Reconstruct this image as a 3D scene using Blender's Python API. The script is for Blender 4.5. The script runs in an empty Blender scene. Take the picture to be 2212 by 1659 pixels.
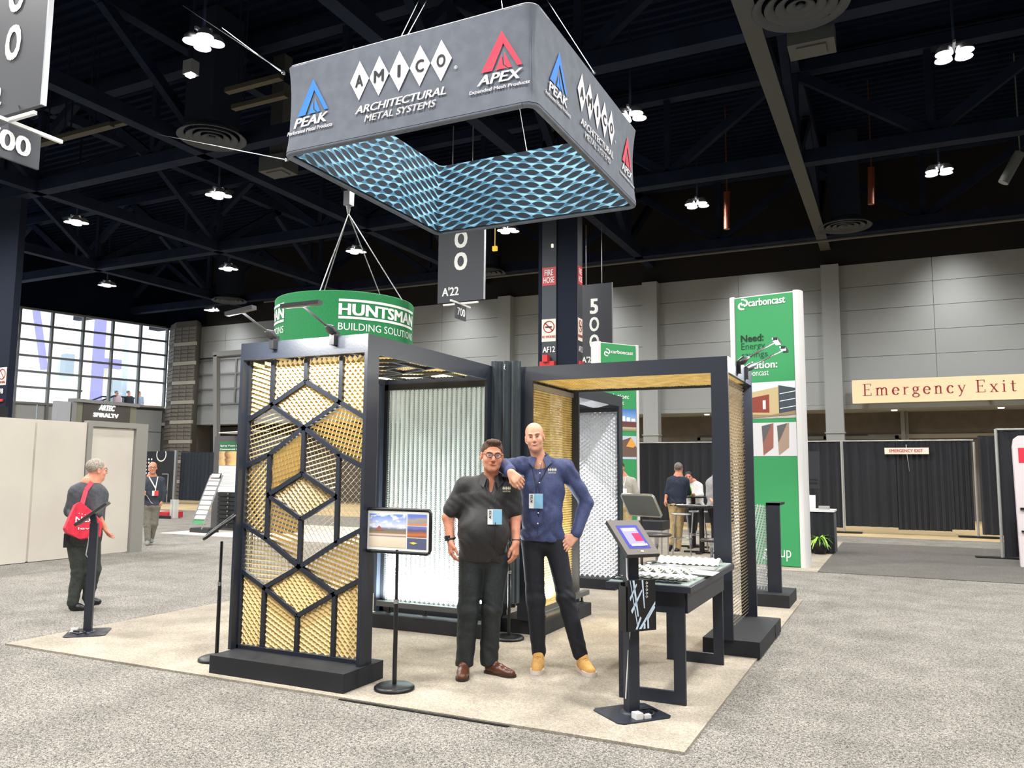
import bpy, math, random
import numpy as np
from mathutils import Matrix, Vector
random.seed(7)
SC = bpy.context.scene
COL = SC.collection
# ------------------------------------------------------------------ camera
F, YAW, PITCH, ROLL, CH = 1729.4, -0.45, 0.108, 0.008, 1.581
def cam_axes():
    cy, sy, cp, sp = math.cos(YAW), math.sin(YAW), math.cos(PITCH), math.sin(PITCH)
    f = np.array([sy*cp, cy*cp, sp]); r = np.array([cy, -sy, 0.]); u = np.cross(r, f)
    cr, sr = math.cos(ROLL), math.sin(ROLL)
    return r*cr+u*sr, u*cr-r*sr, f
CR, CU, CF = cam_axes()
cam = bpy.data.objects.new('camera', bpy.data.cameras.new('camera')); COL.objects.link(cam)
cam.data.sensor_width = 36; cam.data.lens = F/2212*36; cam.data.clip_end = 300
cam.matrix_world = Matrix(((CR[0], CU[0], -CF[0], 0), (CR[1], CU[1], -CF[1], 0), (CR[2], CU[2], -CF[2], CH), (0, 0, 0, 1)))
SC.camera = cam
def ray(px, py):
    return CF+CR*(px-1106)/F-CU*(py-829.5)/F
def at(px, py, X=None, Y=None, Z=None):
    d = ray(px, py); o = np.array([0, 0, CH])
    t = (Z-CH)/d[2] if Z is not None else (X/d[0] if X is not None else Y/d[1])
    return o+t*d
# ------------------------------------------------------------------ world, exposure
w = bpy.data.worlds.new('world'); SC.world = w; w.use_nodes = True
w.node_tree.nodes['Background'].inputs[0].default_value = (0.86, 0.93, 1.0, 1)
w.node_tree.nodes['Background'].inputs[1].default_value = 4.5
vs = SC.view_settings; vs.view_transform = 'Standard'; vs.look = 'None'; vs.gamma = 1; vs.exposure = 0.0
vs.use_curve_mapping = False
SC.cycles.max_bounces = 6; SC.cycles.diffuse_bounces = 3; SC.cycles.glossy_bounces = 3
SC.cycles.sample_clamp_indirect = 4.0; SC.cycles.use_denoising = True
def spot(loc, tgt, power, ang=150, blend=0.9, rad=0.25, col=(1, .985, .965)):
    l = bpy.data.lights.new('lamp_light', 'SPOT'); l.energy = power; l.spot_size = math.radians(ang); l.spot_blend = blend
    l.shadow_soft_size = rad; l.color = col
    o = bpy.data.objects.new('lamp_light', l); COL.objects.link(o); o.location = loc
    o.rotation_euler = (Vector(tgt)-Vector(loc)).to_track_quat('-Z', 'Y').to_euler(); return o
def area(loc, tgt, power, sx, sy, col=(1, 1, 1)):
    l = bpy.data.lights.new('strip_light', 'AREA'); l.shape = 'RECTANGLE'; l.size = sx; l.size_y = sy; l.energy = power; l.color = col
    o = bpy.data.objects.new('strip_light', l); COL.objects.link(o); o.location = loc
    o.rotation_euler = (Vector(tgt)-Vector(loc)).to_track_quat('-Z', 'Y').to_euler(); return o
LX = [-30.5, -23.5, -17.35, -11.25, -5.07, 1.22, 7.5]
LY = [-2.5, 3.7, 10.1, 16.4, 22.9, 28.75]
LAMP_P = 1500
for x in LX:
    for y in LY:
        spot((x+(.6 if y > 28 else 0), y, 9.42), (x+(.6 if y > 28 else 0), y, 0), LAMP_P*(0.75 if y > 28 else 1), 104 if y > 28 else 168, (1.0 if y > 28 else 0.6), (.7 if y > 28 else .3))
# ------------------------------------------------------------------ helpers
WM = {}
def rz(a): return Matrix.Rotation(a, 4, 'Z')
class MB:
    def __init__(s): s.v = []; s.f = []; s.m = []; s.sm = []
    def add(s, vs, fs, mi=0, sm=False):
        b = len(s.v); s.v.extend([tuple(map(float, p)) for p in vs])
        for f in fs: s.f.append(tuple(b+i for i in f)); s.m.append(mi); s.sm.append(sm)
        return s
    def box(s, x0, y0, z0, x1, y1, z1, mi=0):
        return s.add([(x0,y0,z0),(x1,y0,z0),(x1,y1,z0),(x0,y1,z0),(x0,y0,z1),(x1,y0,z1),(x1,y1,z1),(x0,y1,z1)],
                     [(0,3,2,1),(4,5,6,7),(0,1,5,4),(1,2,6,5),(2,3,7,6),(3,0,4,7)], mi)
    def obox(s, c, ax, ay, az, mi=0):
        c, ax, ay, az = [np.array(q, float) for q in (c, ax, ay, az)]
        P = [c+i*ax+j*ay+k*az for k in (-1, 1) for i, j in ((-1,-1),(1,-1),(1,1),(-1,1))]
        return s.add(P, [(0,3,2,1),(4,5,6,7),(0,1,5,4),(1,2,6,5),(2,3,7,6),(3,0,4,7)], mi)
    def bar(s, a, b, w, h=None, up=(0, 0, 1), mi=0):
        h = h or w
        a = np.array(a, float); b = np.array(b, float); d = b-a; L = np.linalg.norm(d); d /= L
        u = np.array(up, float)
        if abs(d@u) > .98: u = np.array([0, 1., 0])
        sd = np.cross(d, u); sd /= np.linalg.norm(sd); u = np.cross(sd, d)
        return s.obox((a+b)/2, d*L/2, sd*w/2, u*h/2, mi)
    def tube(s, pts, r, n=8, mi=0, caps=True):
        pts = [np.array(p, float) for p in pts]; R = r if isinstance(r, (list, tuple)) else [r]*len(pts)
        V = []; ref = None
        for i, p in enumerate(pts):
            d = pts[min(i+1, len(pts)-1)]-pts[max(i-1, 0)]; d = d/(np.linalg.norm(d)+1e-12)
            if ref is None: ref = np.array([0, 0, 1.]) if abs(d[2]) < .9 else np.array([1., 0, 0])
            a = np.cross(d, ref); a /= np.linalg.norm(a)+1e-12; b = np.cross(a, d); ref = b
            for k in range(n):
                t = 2*math.pi*k/n; V.append(p+R[i]*(a*math.cos(t)+b*math.sin(t)))
        Fs = [(i*n+k, i*n+(k+1) % n, (i+1)*n+(k+1) % n, (i+1)*n+k) for i in range(len(pts)-1) for k in range(n)]
        s.add(V, Fs, mi, True)
        if caps:
            s.add(V[:n], [tuple(range(n))[::-1]], mi); s.add(V[-n:], [tuple(range(n))], mi)
        return s
    def lathe(s, prof, c=(0, 0, 0), n=24, mi=0, smooth=True):
        V = [(c[0]+r*math.cos(2*math.pi*k/n), c[1]+r*math.sin(2*math.pi*k/n), c[2]+z) for r, z in prof for k in range(n)]
        m = len(prof)
        return s.add(V, [(i*n+k, i*n+(k+1) % n, (i+1)*n+(k+1) % n, (i+1)*n+k) for i in range(m-1) for k in range(n)], mi, smooth)
    def prism(s, poly, fn, d, mi=0):
        n = len(poly); A = [fn(p[0], p[1], 0) for p in poly]; B = [fn(p[0], p[1], d) for p in poly]
        return s.add(A+B, [tuple(range(n)), tuple(range(2*n-1, n-1, -1))]+[(i, (i+1) % n, n+(i+1) % n, n+i) for i in range(n)], mi)
    def grid(s, fn, nu, nv, mi=0, sm=True):
        V = [fn(i/nu, j/nv) for j in range(nv+1) for i in range(nu+1)]
        return s.add(V, [(j*(nu+1)+i, j*(nu+1)+i+1, (j+1)*(nu+1)+i+1, (j+1)*(nu+1)+i) for j in range(nv) for i in range(nu)], mi, sm)
    def mesh(s, name, mats, M=None):
        me = bpy.data.meshes.new(name); v = s.v
        if M is not None: v = [tuple(M @ Vector(p)) for p in v]
        me.from_pydata(v, [], s.f)
        for m in (mats if isinstance(mats, (list, tuple)) else [mats]): me.materials.append(m)
        me.polygons.foreach_set('material_index', s.m); me.polygons.foreach_set('use_smooth', s.sm); me.update(); return me
def setp(o, label=None, cat=None, group=None, kind=None):
    if label: o['label'] = label
    if cat: o['category'] = cat
    if group: o['group'] = group
    if kind: o['kind'] = kind
    return o
def thing(name, label, cat, loc=(0, 0, 0), rot=0, group=None, kind=None):
    o = bpy.data.objects.new(name, None); COL.objects.link(o); o.location = loc; o.rotation_euler = (0, 0, rot); o.empty_display_size = .1
    WM[o.name] = Matrix.Translation(Vector(loc)) @ rz(rot)
    return setp(o, label, cat, group, kind)
def rootof(p):
    while p.parent is not None: p = p.parent
    return p
def part(name, mb, mat, parent=None, world=True, label=None, kind=None):
    """world=True: the geometry is given in world coordinates"""
    M = WM[rootof(parent).name].inverted() if (parent is not None and world) else None
    me = mb.mesh(name, mat, M) if isinstance(mb, MB) else mb
    o = bpy.data.objects.new(name, me); COL.objects.link(o)
    if parent is not None: o.parent = parent
    else: WM[o.name] = Matrix.Identity(4)
    return setp(o, label, None, None, kind)
def solo(name, mb, mat, label=None, cat=None, group=None, kind=None):
    c = [sum(q[i] for q in mb.v)/len(mb.v) for i in range(3)]; c[2] = min(q[2] for q in mb.v)
    me = mb.mesh(name, mat, Matrix.Translation(Vector(c)).inverted())
    o = bpy.data.objects.new(name, me); COL.objects.link(o); o.location = c
    WM[o.name] = Matrix.Translation(Vector(c))
    return setp(o, label, cat, group, kind)
def dup(o, M=None, parent=None, **k):
    c = o.copy(); COL.objects.link(c)
    if parent is not None: c.parent = parent
    else:
        if M is not None:
            c.matrix_world = M
        WM[c.name] = M if M is not None else Matrix.Identity(4); setp(c, **k)
    for ch in list(o.children): dup(ch, parent=c)
    return c
# ------------------------------------------------------------------ materials
MC = {}
def srgb(r, g, b):
    return tuple((x/255/12.92 if x/255 <= .04045 else ((x/255+.055)/1.055)**2.4) for x in (r, g, b))
def mat(name, col, rough=.6, metal=0., noise=None, bump=0., nscale=20, emit=None, estr=0., alpha=1., trans=0., spec=.5, coord='Object', sheen=0.):
    """noise: second colour mixed by noise"""
    if name in MC: return MC[name]
    m = bpy.data.materials.new(name); m.use_nodes = True; nt = m.node_tree; b = nt.nodes['Principled BSDF']
    b.inputs['Base Color'].default_value = (*col, 1); b.inputs['Roughness'].default_value = rough; b.inputs['Metallic'].default_value = metal
    b.inputs['Specular IOR Level'].default_value = spec
    if sheen: b.inputs['Sheen Weight'].default_value = sheen
    if trans: b.inputs['Transmission Weight'].default_value = trans
    if alpha < 1: b.inputs['Alpha'].default_value = alpha
    if emit: b.inputs['Emission Color'].default_value = (*emit, 1); b.inputs['Emission Strength'].default_value = estr
    if noise or bump:
        tc = nt.nodes.new('ShaderNodeTexCoord'); n = nt.nodes.new('ShaderNodeTexNoise'); n.inputs['Scale'].default_value = nscale; n.inputs['Detail'].default_value = 4
        nt.links.new(tc.outputs[coord], n.inputs['Vector'])
        if noise:
            mx = nt.nodes.new('ShaderNodeMix'); mx.data_type = 'RGBA'
            mx.inputs['A'].default_value = (*col, 1); mx.inputs['B'].default_value = (*noise, 1)
            mr = nt.nodes.new('ShaderNodeMapRange'); mr.inputs['From Min'].default_value = .38; mr.inputs['From Max'].default_value = .62
            nt.links.new(n.outputs['Fac'], mr.inputs['Value']); nt.links.new(mr.outputs['Result'], mx.inputs['Factor']); nt.links.new(mx.outputs['Result'], b.inputs['Base Color'])
        if bump:
            bp = nt.nodes.new('ShaderNodeBump'); bp.inputs['Strength'].default_value = bump; bp.inputs['Distance'].default_value = .02
            nt.links.new(n.outputs['Fac'], bp.inputs['Height']); nt.links.new(bp.outputs['Normal'], b.inputs['Normal'])
    MC[name] = m; return m
def carpet(name, c1, c2, s1, patch, streak=1.0, bump=.5):
    m = bpy.data.materials.new(name); m.use_nodes = True; nt = m.node_tree; N = nt.nodes; Lk = nt.links; b = N['Principled BSDF']
    b.inputs['Roughness'].default_value = .95; b.inputs['Specular IOR Level'].default_value = .1
    g = N.new('ShaderNodeNewGeometry'); mp = N.new('ShaderNodeMapping'); mp.inputs['Scale'].default_value = (1, streak, 1); Lk.new(g.outputs['Position'], mp.inputs['Vector'])
    n1 = N.new('ShaderNodeTexNoise'); n1.inputs['Scale'].default_value = s1; n1.inputs['Detail'].default_value = 3; n1.inputs['Distortion'].default_value = 1.5; Lk.new(mp.outputs[0], n1.inputs['Vector'])
    n2 = N.new('ShaderNodeTexNoise'); n2.inputs['Scale'].default_value = 2.2; n2.inputs['Detail'].default_value = 5; Lk.new(g.outputs['Position'], n2.inputs['Vector'])
    r = N.new('ShaderNodeMapRange'); r.inputs['From Min'].default_value = .4; r.inputs['From Max'].default_value = .6; Lk.new(n1.outputs['Fac'], r.inputs['Value'])
    mx = N.new('ShaderNodeMix'); mx.data_type = 'RGBA'; mx.inputs['A'].default_value = (*c1, 1); mx.inputs['B'].default_value = (*c2, 1); Lk.new(r.outputs[0], mx.inputs['Factor'])
    r2 = N.new('ShaderNodeMapRange'); r2.inputs['From Min'].default_value = .35; r2.inputs['From Max'].default_value = .65; r2.inputs['To Min'].default_value = 1-patch; r2.inputs['To Max'].default_value = 1; Lk.new(n2.outputs['Fac'], r2.inputs['Value'])
    m2 = N.new('ShaderNodeMix'); m2.data_type = 'RGBA'; m2.blend_type = 'MULTIPLY'; m2.inputs['Factor'].default_value = 1
    Lk.new(mx.outputs['Result'], m2.inputs['A']); Lk.new(r2.outputs[0], m2.inputs['B']); Lk.new(m2.outputs['Result'], b.inputs['Base Color'])
    bp = N.new('ShaderNodeBump'); bp.inputs['Strength'].default_value = bump; bp.inputs['Distance'].default_value = .01; Lk.new(n1.outputs['Fac'], bp.inputs['Height']); Lk.new(bp.outputs[0], b.inputs['Normal'])
    return m
def ramp_mat(name, stops, axis='Z', rough=.5, dist=.0, nscale=6, emit=0.):
    """flat print: colour bands along a Generated axis, edges roughened by noise"""
    m = bpy.data.materials.new(name); m.use_nodes = True; nt = m.node_tree; N = nt.nodes; Lk = nt.links; b = N['Principled BSDF']; b.inputs['Roughness'].default_value = rough
    tc = N.new('ShaderNodeTexCoord'); sx = N.new('ShaderNodeSeparateXYZ'); Lk.new(tc.outputs['Generated'], sx.inputs[0])
    n = N.new('ShaderNodeTexNoise'); n.inputs['Scale'].default_value = nscale; n.inputs['Detail'].default_value = 6; Lk.new(tc.outputs['Generated'], n.inputs['Vector'])
    ma = N.new('ShaderNodeMath'); ma.operation = 'MULTIPLY_ADD'; Lk.new(n.outputs['Fac'], ma.inputs[0]); ma.inputs[1].default_value = dist; Lk.new(sx.outputs[axis], ma.inputs[2])
    r = N.new('ShaderNodeValToRGB'); cr = r.color_ramp
    while len(cr.elements) < len(stops): cr.elements.new(.5)
    for e, (p, c) in zip(cr.elements, stops): e.position = p; e.color = (*c, 1)
    Lk.new(ma.outputs[0], r.inputs[0]); Lk.new(r.outputs[0], b.inputs['Base Color'])
    if emit: Lk.new(r.outputs[0], b.inputs['Emission Color']); b.inputs['Emission Strength'].default_value = emit
    return m
BLK = mat('black_powder_coat', srgb(35, 40, 51), .42, 0, None, .05, 60)
BLK2 = mat('black_satin', srgb(24, 25, 28), .35)
BLKM = mat('black_matte_board', srgb(30, 33, 39), .7, 0, srgb(24, 26, 32), 0, 3)
DARKST = mat('dark_steel', srgb(26, 34, 52), .8, 0, srgb(20, 27, 44), 0, 1.5, spec=.12)
LIGHTST = mat('grey_steel_flange', srgb(120, 120, 118), .6)
DECK = mat('dark_roof_deck', srgb(14, 21, 38), .95, 0, srgb(9, 15, 30), 0, .4, spec=.06)
GOLD = mat('gold_anodised_mesh', srgb(232, 207, 148), .4, .3)
BRONZE = mat('champagne_mesh', srgb(196, 178, 138), .38, .4)
GOLDP = mat('bright_gold_sheet', srgb(240, 214, 140), .34, .3, srgb(214, 182, 104), 0, 8)
SILV = mat('white_aluminium_mesh', srgb(238, 248, 247), .4, .1)
SILV2 = mat('silver_aluminium_mesh', srgb(222, 225, 230), .35, .25)
BRUSH = mat('brushed_bronze_slat', srgb(206, 190, 162), .32, .5)
CHROME = mat('chrome', srgb(200, 200, 205), .2, 1)
ALU = mat('aluminium', srgb(170, 172, 175), .4, .6)
WHITE = mat('white_print', srgb(238, 238, 236), .6)
PAPER = mat('white_paper', srgb(240, 240, 236), .7)
WHITEP = mat('white_paint', srgb(225, 225, 222), .5)
GREEN = mat('green_print', srgb(52, 148, 88), .6)
GREENF = mat('green_fabric', srgb(30, 128, 72), .8, 0, srgb(27, 120, 66), 0, 30)
RED = mat('red_paint', srgb(190, 45, 50), .5)
DRAPE = mat('black_drape', srgb(26, 29, 36), .85, 0, srgb(20, 22, 28), .1, 40, sheen=.2)
DRAPE2 = mat('charcoal_drape', srgb(42, 54, 60), .8, 0, srgb(38, 49, 55), .1, 40, sheen=.3)
GALV = mat('galvanised_pole', srgb(180, 180, 176), .4, .5)
WALLG = mat('grey_wall_panel', srgb(154, 157, 157), .75, 0, srgb(147, 150, 150), .02, 60)
WALLD = mat('grey_wall_panel_dark', srgb(120, 121, 120), .75)
TAUPE = mat('taupe_lower_wall', srgb(104, 97, 90), .85, 0, srgb(96, 89, 82), 0, 3)
BRICK = mat('grey_brick', srgb(118, 112, 104), .85, 0, srgb(98, 93, 87), .1, 14)
STONE = mat('pale_stone_band', srgb(165, 160, 148), .8)
CREAM = mat('cream_partition', srgb(206, 199, 186), .6, 0, srgb(200, 192, 181), 0, 1)
LAMPW = mat('lamp_glow', (1, 1, 1), .5, emit=(1, .97, .9), estr=25)
LEDW = mat('led_glow', (1, 1, 1), .5, emit=(.95, 1, .98), estr=14)
GLASS = mat('glass', (.95, .98, 1), .02, 0, alpha=.14)
SKIN1 = mat('skin_ruddy', srgb(214, 150, 122), .5, 0, srgb(200, 132, 106), 0, 14, spec=.35)
SKIN2 = mat('skin_fair', srgb(226, 170, 142), .45, 0, srgb(214, 152, 124), 0, 14, spec=.4)
# ------------------------------------------------------------------ lettering
def glyphs(s, bold=0., shear=0., space=1.):
    cu = bpy.data.curves.new('t', 'FONT'); cu.body = s; cu.offset = bold; cu.shear = shear; cu.space_character = space; cu.resolution_u = 3; cu.fill_mode = 'FRONT'
    o = bpy.data.objects.new('t', cu); COL.objects.link(o); dg = bpy.context.evaluated_depsgraph_get()
    me = bpy.data.meshes.new_from_object(o.evaluated_get(dg)); V = [(v.co.x, v.co.y) for v in me.vertices]; Fs = [tuple(p.vertices) for p in me.polygons]
    bpy.data.objects.remove(o); bpy.data.curves.remove(cu); bpy.data.meshes.remove(me); return V, Fs
def subdiv(V, Fs, n=1): return V, Fs
def text(mb, s, fn, u0, v0, w, h, bold=.0, shear=0., space=1., mi=0):
    """maps the lettering's box onto u0..u0+w, v0..v0+h of fn(u,v)->point"""
    V, Fs = glyphs(s, min(bold, 0.), shear, space); V = np.array(V)
    lo = V.min(0); hi = V.max(0); b = bold*.8 if bold > .009 else 0
    sh = [(0, 0)] if not b else [(b, b*.5), (-b, b*.5), (b, -b*.5), (-b, -b*.5)]
    o_ = np.array(fn(u0, v0), float); nn = np.cross(np.array(fn(u0+w*.05, v0), float)-o_, np.array(fn(u0, v0+h*.5), float)-o_); nn = nn/(np.linalg.norm(nn)+1e-12)
    if mb is not None and nn@(-o_+np.array([0, 0, CH])) < 0 and abs(o_[1]) > 2.5: nn = -nn
    if abs(o_[0])+abs(o_[1]) < 2.5 and nn[1] > 0: nn = -nn
    for ci, (dx, dy) in enumerate(sh):      # heavier weight: overlapping shifted outlines, each a hair proud of the last
        P = [nn*.0007*ci*(1 if h < .03 else 2)+fn(u0+w*(x+dx-lo[0]+b)/(hi[0]-lo[0]+2*b), v0+h*(y+dy-lo[1]+b*.5)/(hi[1]-lo[1]+b)) for x, y in V]; mb.add(P, Fs, mi)
def pl(O, u, v):
    O, u, v = [np.array(q, float) for q in (O, u, v)]
    return lambda a, b: O+u*a+v*b
def poly(mb, pts, fn, mi=0): mb.add([fn(*p) for p in pts], [tuple(range(len(pts)))], mi)
def rect(mb, fn, u0, v0, u1, v1, mi=0): poly(mb, [(u0, v0), (u1, v0), (u1, v1), (u0, v1)], fn, mi)
def ring(mb, fn, cu, cv, r0, r1, a0=0, a1=360, n=32, mi=0, sx=1.):
    P = []; 
    for i in range(n+1):
        t = math.radians(a0+(a1-a0)*i/n); P += [fn(cu+sx*r0*math.cos(t), cv+r0*math.sin(t)), fn(cu+sx*r1*math.cos(t), cv+r1*math.sin(t))]
    mb.add(P, [(2*i, 2*i+1, 2*i+3, 2*i+2) for i in range(n)], mi)
# ================================================================== THE HALL
FL = carpet('aisle_carpet', srgb(84, 81, 79), srgb(180, 175, 165), 80, .22, 1.0, .6)
FLD = carpet('dark_aisle_carpet', srgb(82, 80, 77), srgb(128, 125, 119), 95, .1, 1.0, .5)
BEI = carpet('booth_carpet', srgb(158, 149, 135), srgb(190, 180, 164), 60, .24, 1.0, .25)
WHC = carpet('pale_carpet', srgb(205, 200, 190), srgb(225, 220, 210), 60, .08, 1.0, .2)
CONC = mat('concrete', srgb(205, 180, 135), .7, 0, srgb(190, 168, 128), 0, 1)
fb = MB().box(-60, -12, -.3, 20, 22.3, 0)
solo('floor', fb, FL, kind='structure')
solo('trim_1', MB().box(-60, 22.3, -.3, 20, 34, -.012), CONC, kind='structure')
solo('wall_right', MB().box(19.5, -12, 0, 20, 30, 13), DARKST, kind='structure')
solo('wall_front', MB().box(-60, -12.5, 0, 20, -12, 13), WALLD, kind='structure')
# ceiling deck, corrugated
cd = MB(); x = -62
ys = []
V = []; Fs = []; y = -13.; k = 0
def xcut(y): return P1_[0]+(y-30)/dv_[1]*dv_[0]-.2
dv_ = ray(2630, 1031); dv_[2] = 0; dv_ /= np.linalg.norm(dv_); P1_ = at(357, 800, Y=30.)
while y < 31:
    for dy, z in ((0, 12.6), (.12, 12.6), (.16, 12.5), (.28, 12.5)):
        V += [(max(xcut(min(y+dy, 30)), -75), y+dy, z), (20, y+dy, z)]; k += 1
    y += .32
cd.add(V, [(2*i, 2*i+2, 2*i+3, 2*i+1) for i in range(k-1)]); cd.prism([(-75, -13), (20, -13), (20, 31), (xcut(30), 31), (max(xcut(-13), -75), -13)] if xcut(-13) > -75 else [(-75, -13), (20, -13), (20, 31), (xcut(30), 31), (-75, 30-(75+xcut(30))*dv_[1]/dv_[0])], lambda a, b, d: (a, b, 12.65+d), .25)
solo('ceiling', cd, DECK, kind='structure')
# back wall
WB = thing('wall_back', None, None, (0, 30, 0), kind='structure')
part('wall_core', MB().box(-32.7, 30.12, 3.95, 20, 30.5, 12.6), WALLD, WB)
panel = MB().box(-1.594, 0, 0.007, 1.594, .1, .818).mesh('panel', WALLG)
pxs = [-1.96+3.2*k+1.6 for k in range(-10, 6)]
for r in range(6):
    for xx in pxs:
        if xx < -28.5 and 0 < r < 4: continue
        o = bpy.data.objects.new('panel', panel); COL.objects.link(o); o.parent = WB; o.location = (xx, 0.02, 3.95+r*.825)
part('soffit', MB().box(-36, 30.0, 3.8, 20, 32.2, 3.95), WALLG, WB)
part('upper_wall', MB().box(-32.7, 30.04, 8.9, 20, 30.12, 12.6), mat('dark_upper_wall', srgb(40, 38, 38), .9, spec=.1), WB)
part('lower_wall', MB().box(-40, 32.0, -.1, 20, 32.3, 3.9), TAUPE, WB)
part('lower_band', MB().box(-1.0, 31.96, 2.85, 20, 32.0, 3.0), STONE, WB)
for i, xx in enumerate([-21.2, -14.7, -8.45, -1.96, 4.4]):
    c = MB().box(xx-.29, 29.6, 2.5 if False else 0, xx+.29, 30.05, 8.88)
    c.box(xx-.33, 29.55, 2.95, xx+.33, 30.0, 2.99)
    part('pilaster', c, WALLG, WB)
part('conduit', MB().bar((.15, 31.5, 0), (.15, 31.5, 3.85), .13).bar((.28, 31.6, 1.5), (.28, 31.6, 3.8), .1), LIGHTST, WB)
for xx in (-14, -10.5, -6.6, -3.4, -.1, 3.1):
    part('soffit_light', MB().lathe([(0, 0), (.09, 0), (.1, .03)], (xx, 30.9, 3.77), 12), mat('soft_lamp', (1, 1, 1), emit=(1, .95, .85), estr=5), WB)
# doors in the lower wall
for i, (xa, xb) in enumerate([(-7.2, -4.6), (-11.2, -8.9), (-1.95, 0), (-4.3, -2.4)]):
    d = thing('door_%d' % (i+1), None, None, (xa, 31.9, 0), kind='structure')
    part('door_frame', MB().box(xa, 31.86, 0, xa+.12, 32, 2.95).box(xb-.12, 31.86, 0, xb, 32, 2.95).box(xa, 31.86, 2.83, xb, 32, 2.95), LIGHTST, d)
    part('door_leaf', MB().box(xa+.12, 31.93, 0, xb-.12, 31.99, 2.83), WALLD, d)
# Emergency exit lettering board with built serif letters
def band(mb, pts, fn, n=1):
    """pts: (x, y, halfwidth) centre line of a stroke"""
    P = []
    for i, (x, y, hw) in enumerate(pts):
        x0, y0 = pts[max(i-1, 0)][:2]; x1, y1 = pts[min(i+1, len(pts)-1)][:2]
        dx, dy = x1-x0, y1-y0; L = math.hypot(dx, dy) or 1; nx, ny = -dy/L, dx/L
        P += [fn(x+nx*hw, y+ny*hw), fn(x-nx*hw, y-ny*hw)]
    mb.add(P, [(2*i, 2*i+1, 2*i+3, 2*i+2) for i in range(len(pts)-1)])
def arc(cx, cy, rx, ry, a0, a1, t0, t1, n=14):
    out = []
    for i in range(n+1):
        a = math.radians(a0+(a1-a0)*i/n); out.append((cx+rx*math.cos(a), cy+ry*math.sin(a), t0+(t1-t0)*abs(math.cos(a))))
    return out
def serif_text(mb, s, fn):
    T, t = .062, .022; x = 0
    for ch in s:
        f = (lambda X: (lambda a, b: fn(X+a, b)))(x)
        R = lambda a, b, c, d: rect(mb, f, a, b, c, d)
        if ch == 'E':
            R(.1, 0, .2, 1); R(0, 0, .6, .035); R(0, .965, .58, 1); R(.2, .49, .45, .525); R(.56, .035, .6, .22); R(.54, .8, .58, .965); R(.42, .42, .45, .6); w_ = .72
        elif ch == 'm' or ch == 'n' or ch == 'r':
            R(.08, 0, .17, .64); R(0, 0, .25, .03); R(0, .61, .1, .64)
            k = {'m': 2, 'n': 1, 'r': 0}[ch]
            for q in range(k):
                o = .17+q*.32; band(mb, arc(o+.13, .47, .13, .17, 170, 0, t, T*.9), f); R(o+.215, 0, o+.305, .48); R(o+.14, 0, o+.38, .03)
            if ch == 'r': band(mb, [(.17, .45, t), (.25, .6, .03), (.34, .62, .035), (.38, .56, .04)], f)
            w_ = {'m': .98, 'n': .66, 'r': .46}[ch]
        elif ch == 'e':
            band(mb, arc(.25, .32, .2, .31, 5, 325, t, T), f); R(.08, .33, .46, .36); w_ = .56
        elif ch == 'c':
            band(mb, arc(.25, .32, .2, .31, 45, 320, t, T), f); ring(mb, f, .38, .52, 0, .055, n=10); w_ = .54
        elif ch == 'g':
            band(mb, arc(.24, .44, .15, .19, 0, 360, t, T*.8), f); band(mb, [(.34, .57, .02), (.45, .62, .03), (.5, .6, .03)], f)
            band(mb, [(.16, .27, t), (.1, .2, .03), (.16, .12, .035), (.34, .09, .035)], f); band(mb, arc(.25, -.08, .21, .16, 40, 400, t, T*.7), f); w_ = .58
        elif ch == 'y':
            band(mb, [(.08, .62, .045), (.28, .08, .045)], f); band(mb, [(.46, .62, t), (.26, .05, t), (.16, -.22, .03), (.06, -.26, .04)], f); R(0, .61, .2, .64); R(.36, .61, .55, .64); w_ = .6
        elif ch == 'x':
            band(mb, [(.08, .62, .045), (.44, .02, .045)], f); band(mb, [(.42, .62, t), (.08, .02, t)], f); R(0, .61, .2, .64); R(.33, .61, .52, .64); R(0, 0, .2, .03); R(.34, 0, .55, .03); w_ = .6
        elif ch == 'i':
            R(.08, 0, .17, .64); R(0, 0, .25, .03); R(0, .61, .1, .64); ring(mb, f, .125, .86, 0, .06, n=12); w_ = .36
        elif ch == 't':
            R(.1, .08, .19, .86); R(0, .6, .34, .64); band(mb, [(.145, .12, T*.9), (.17, .03, .04), (.25, .01, .03), (.35, .07, .02)], f); w_ = .42
        else: w_ = .22
        x += w_+.16
    return x
q0 = at(1842, 872, Y=29.4); q1 = at(1842, 822, Y=29.4); xr = at(2212, 809, Y=29.4)[0]
ES = thing('exit_board', 'long cream board reading Emergency Exit in red serif letters, high on the grey back wall', 'sign', (q0[0], 29.4, q0[2]))
zb_, zt_ = q0[2], q1[2]
part('board', MB().box(q0[0], 29.35, zb_, q0[0]+6.7, 29.5, zt_), mat('cream_board', srgb(245, 226, 185), .6), ES)
mb = MB(); hh = (zt_-zb_)
L0 = (1870-1842)/(2212-1842)*(xr-q0[0]); Lw = (2198-1862)/(2212-1842)*(xr-q0[0])
tot = 0
tmp = MB(); tot = serif_text(tmp, 'Emergency Exit', lambda a, b: (a, 0, b))
serif_text(mb, 'Emergency Exit', lambda a, b: (q0[0]+.33+a*Lw/tot, 29.34, zb_+hh*.32+b*hh*.5))
part('lettering', mb, mat('crimson_letters', srgb(150, 30, 50), .6), ES)
for yy in (29.6,):
    part('bracket', MB().box(q0[0]+.5, 29.5, zb_+.2, q0[0]+.6, 30.0, zb_+.3).box(q0[0]+4, 29.5, zb_+.2, q0[0]+4.1, 30.0, zb_+.3), BLK, ES)
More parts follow.
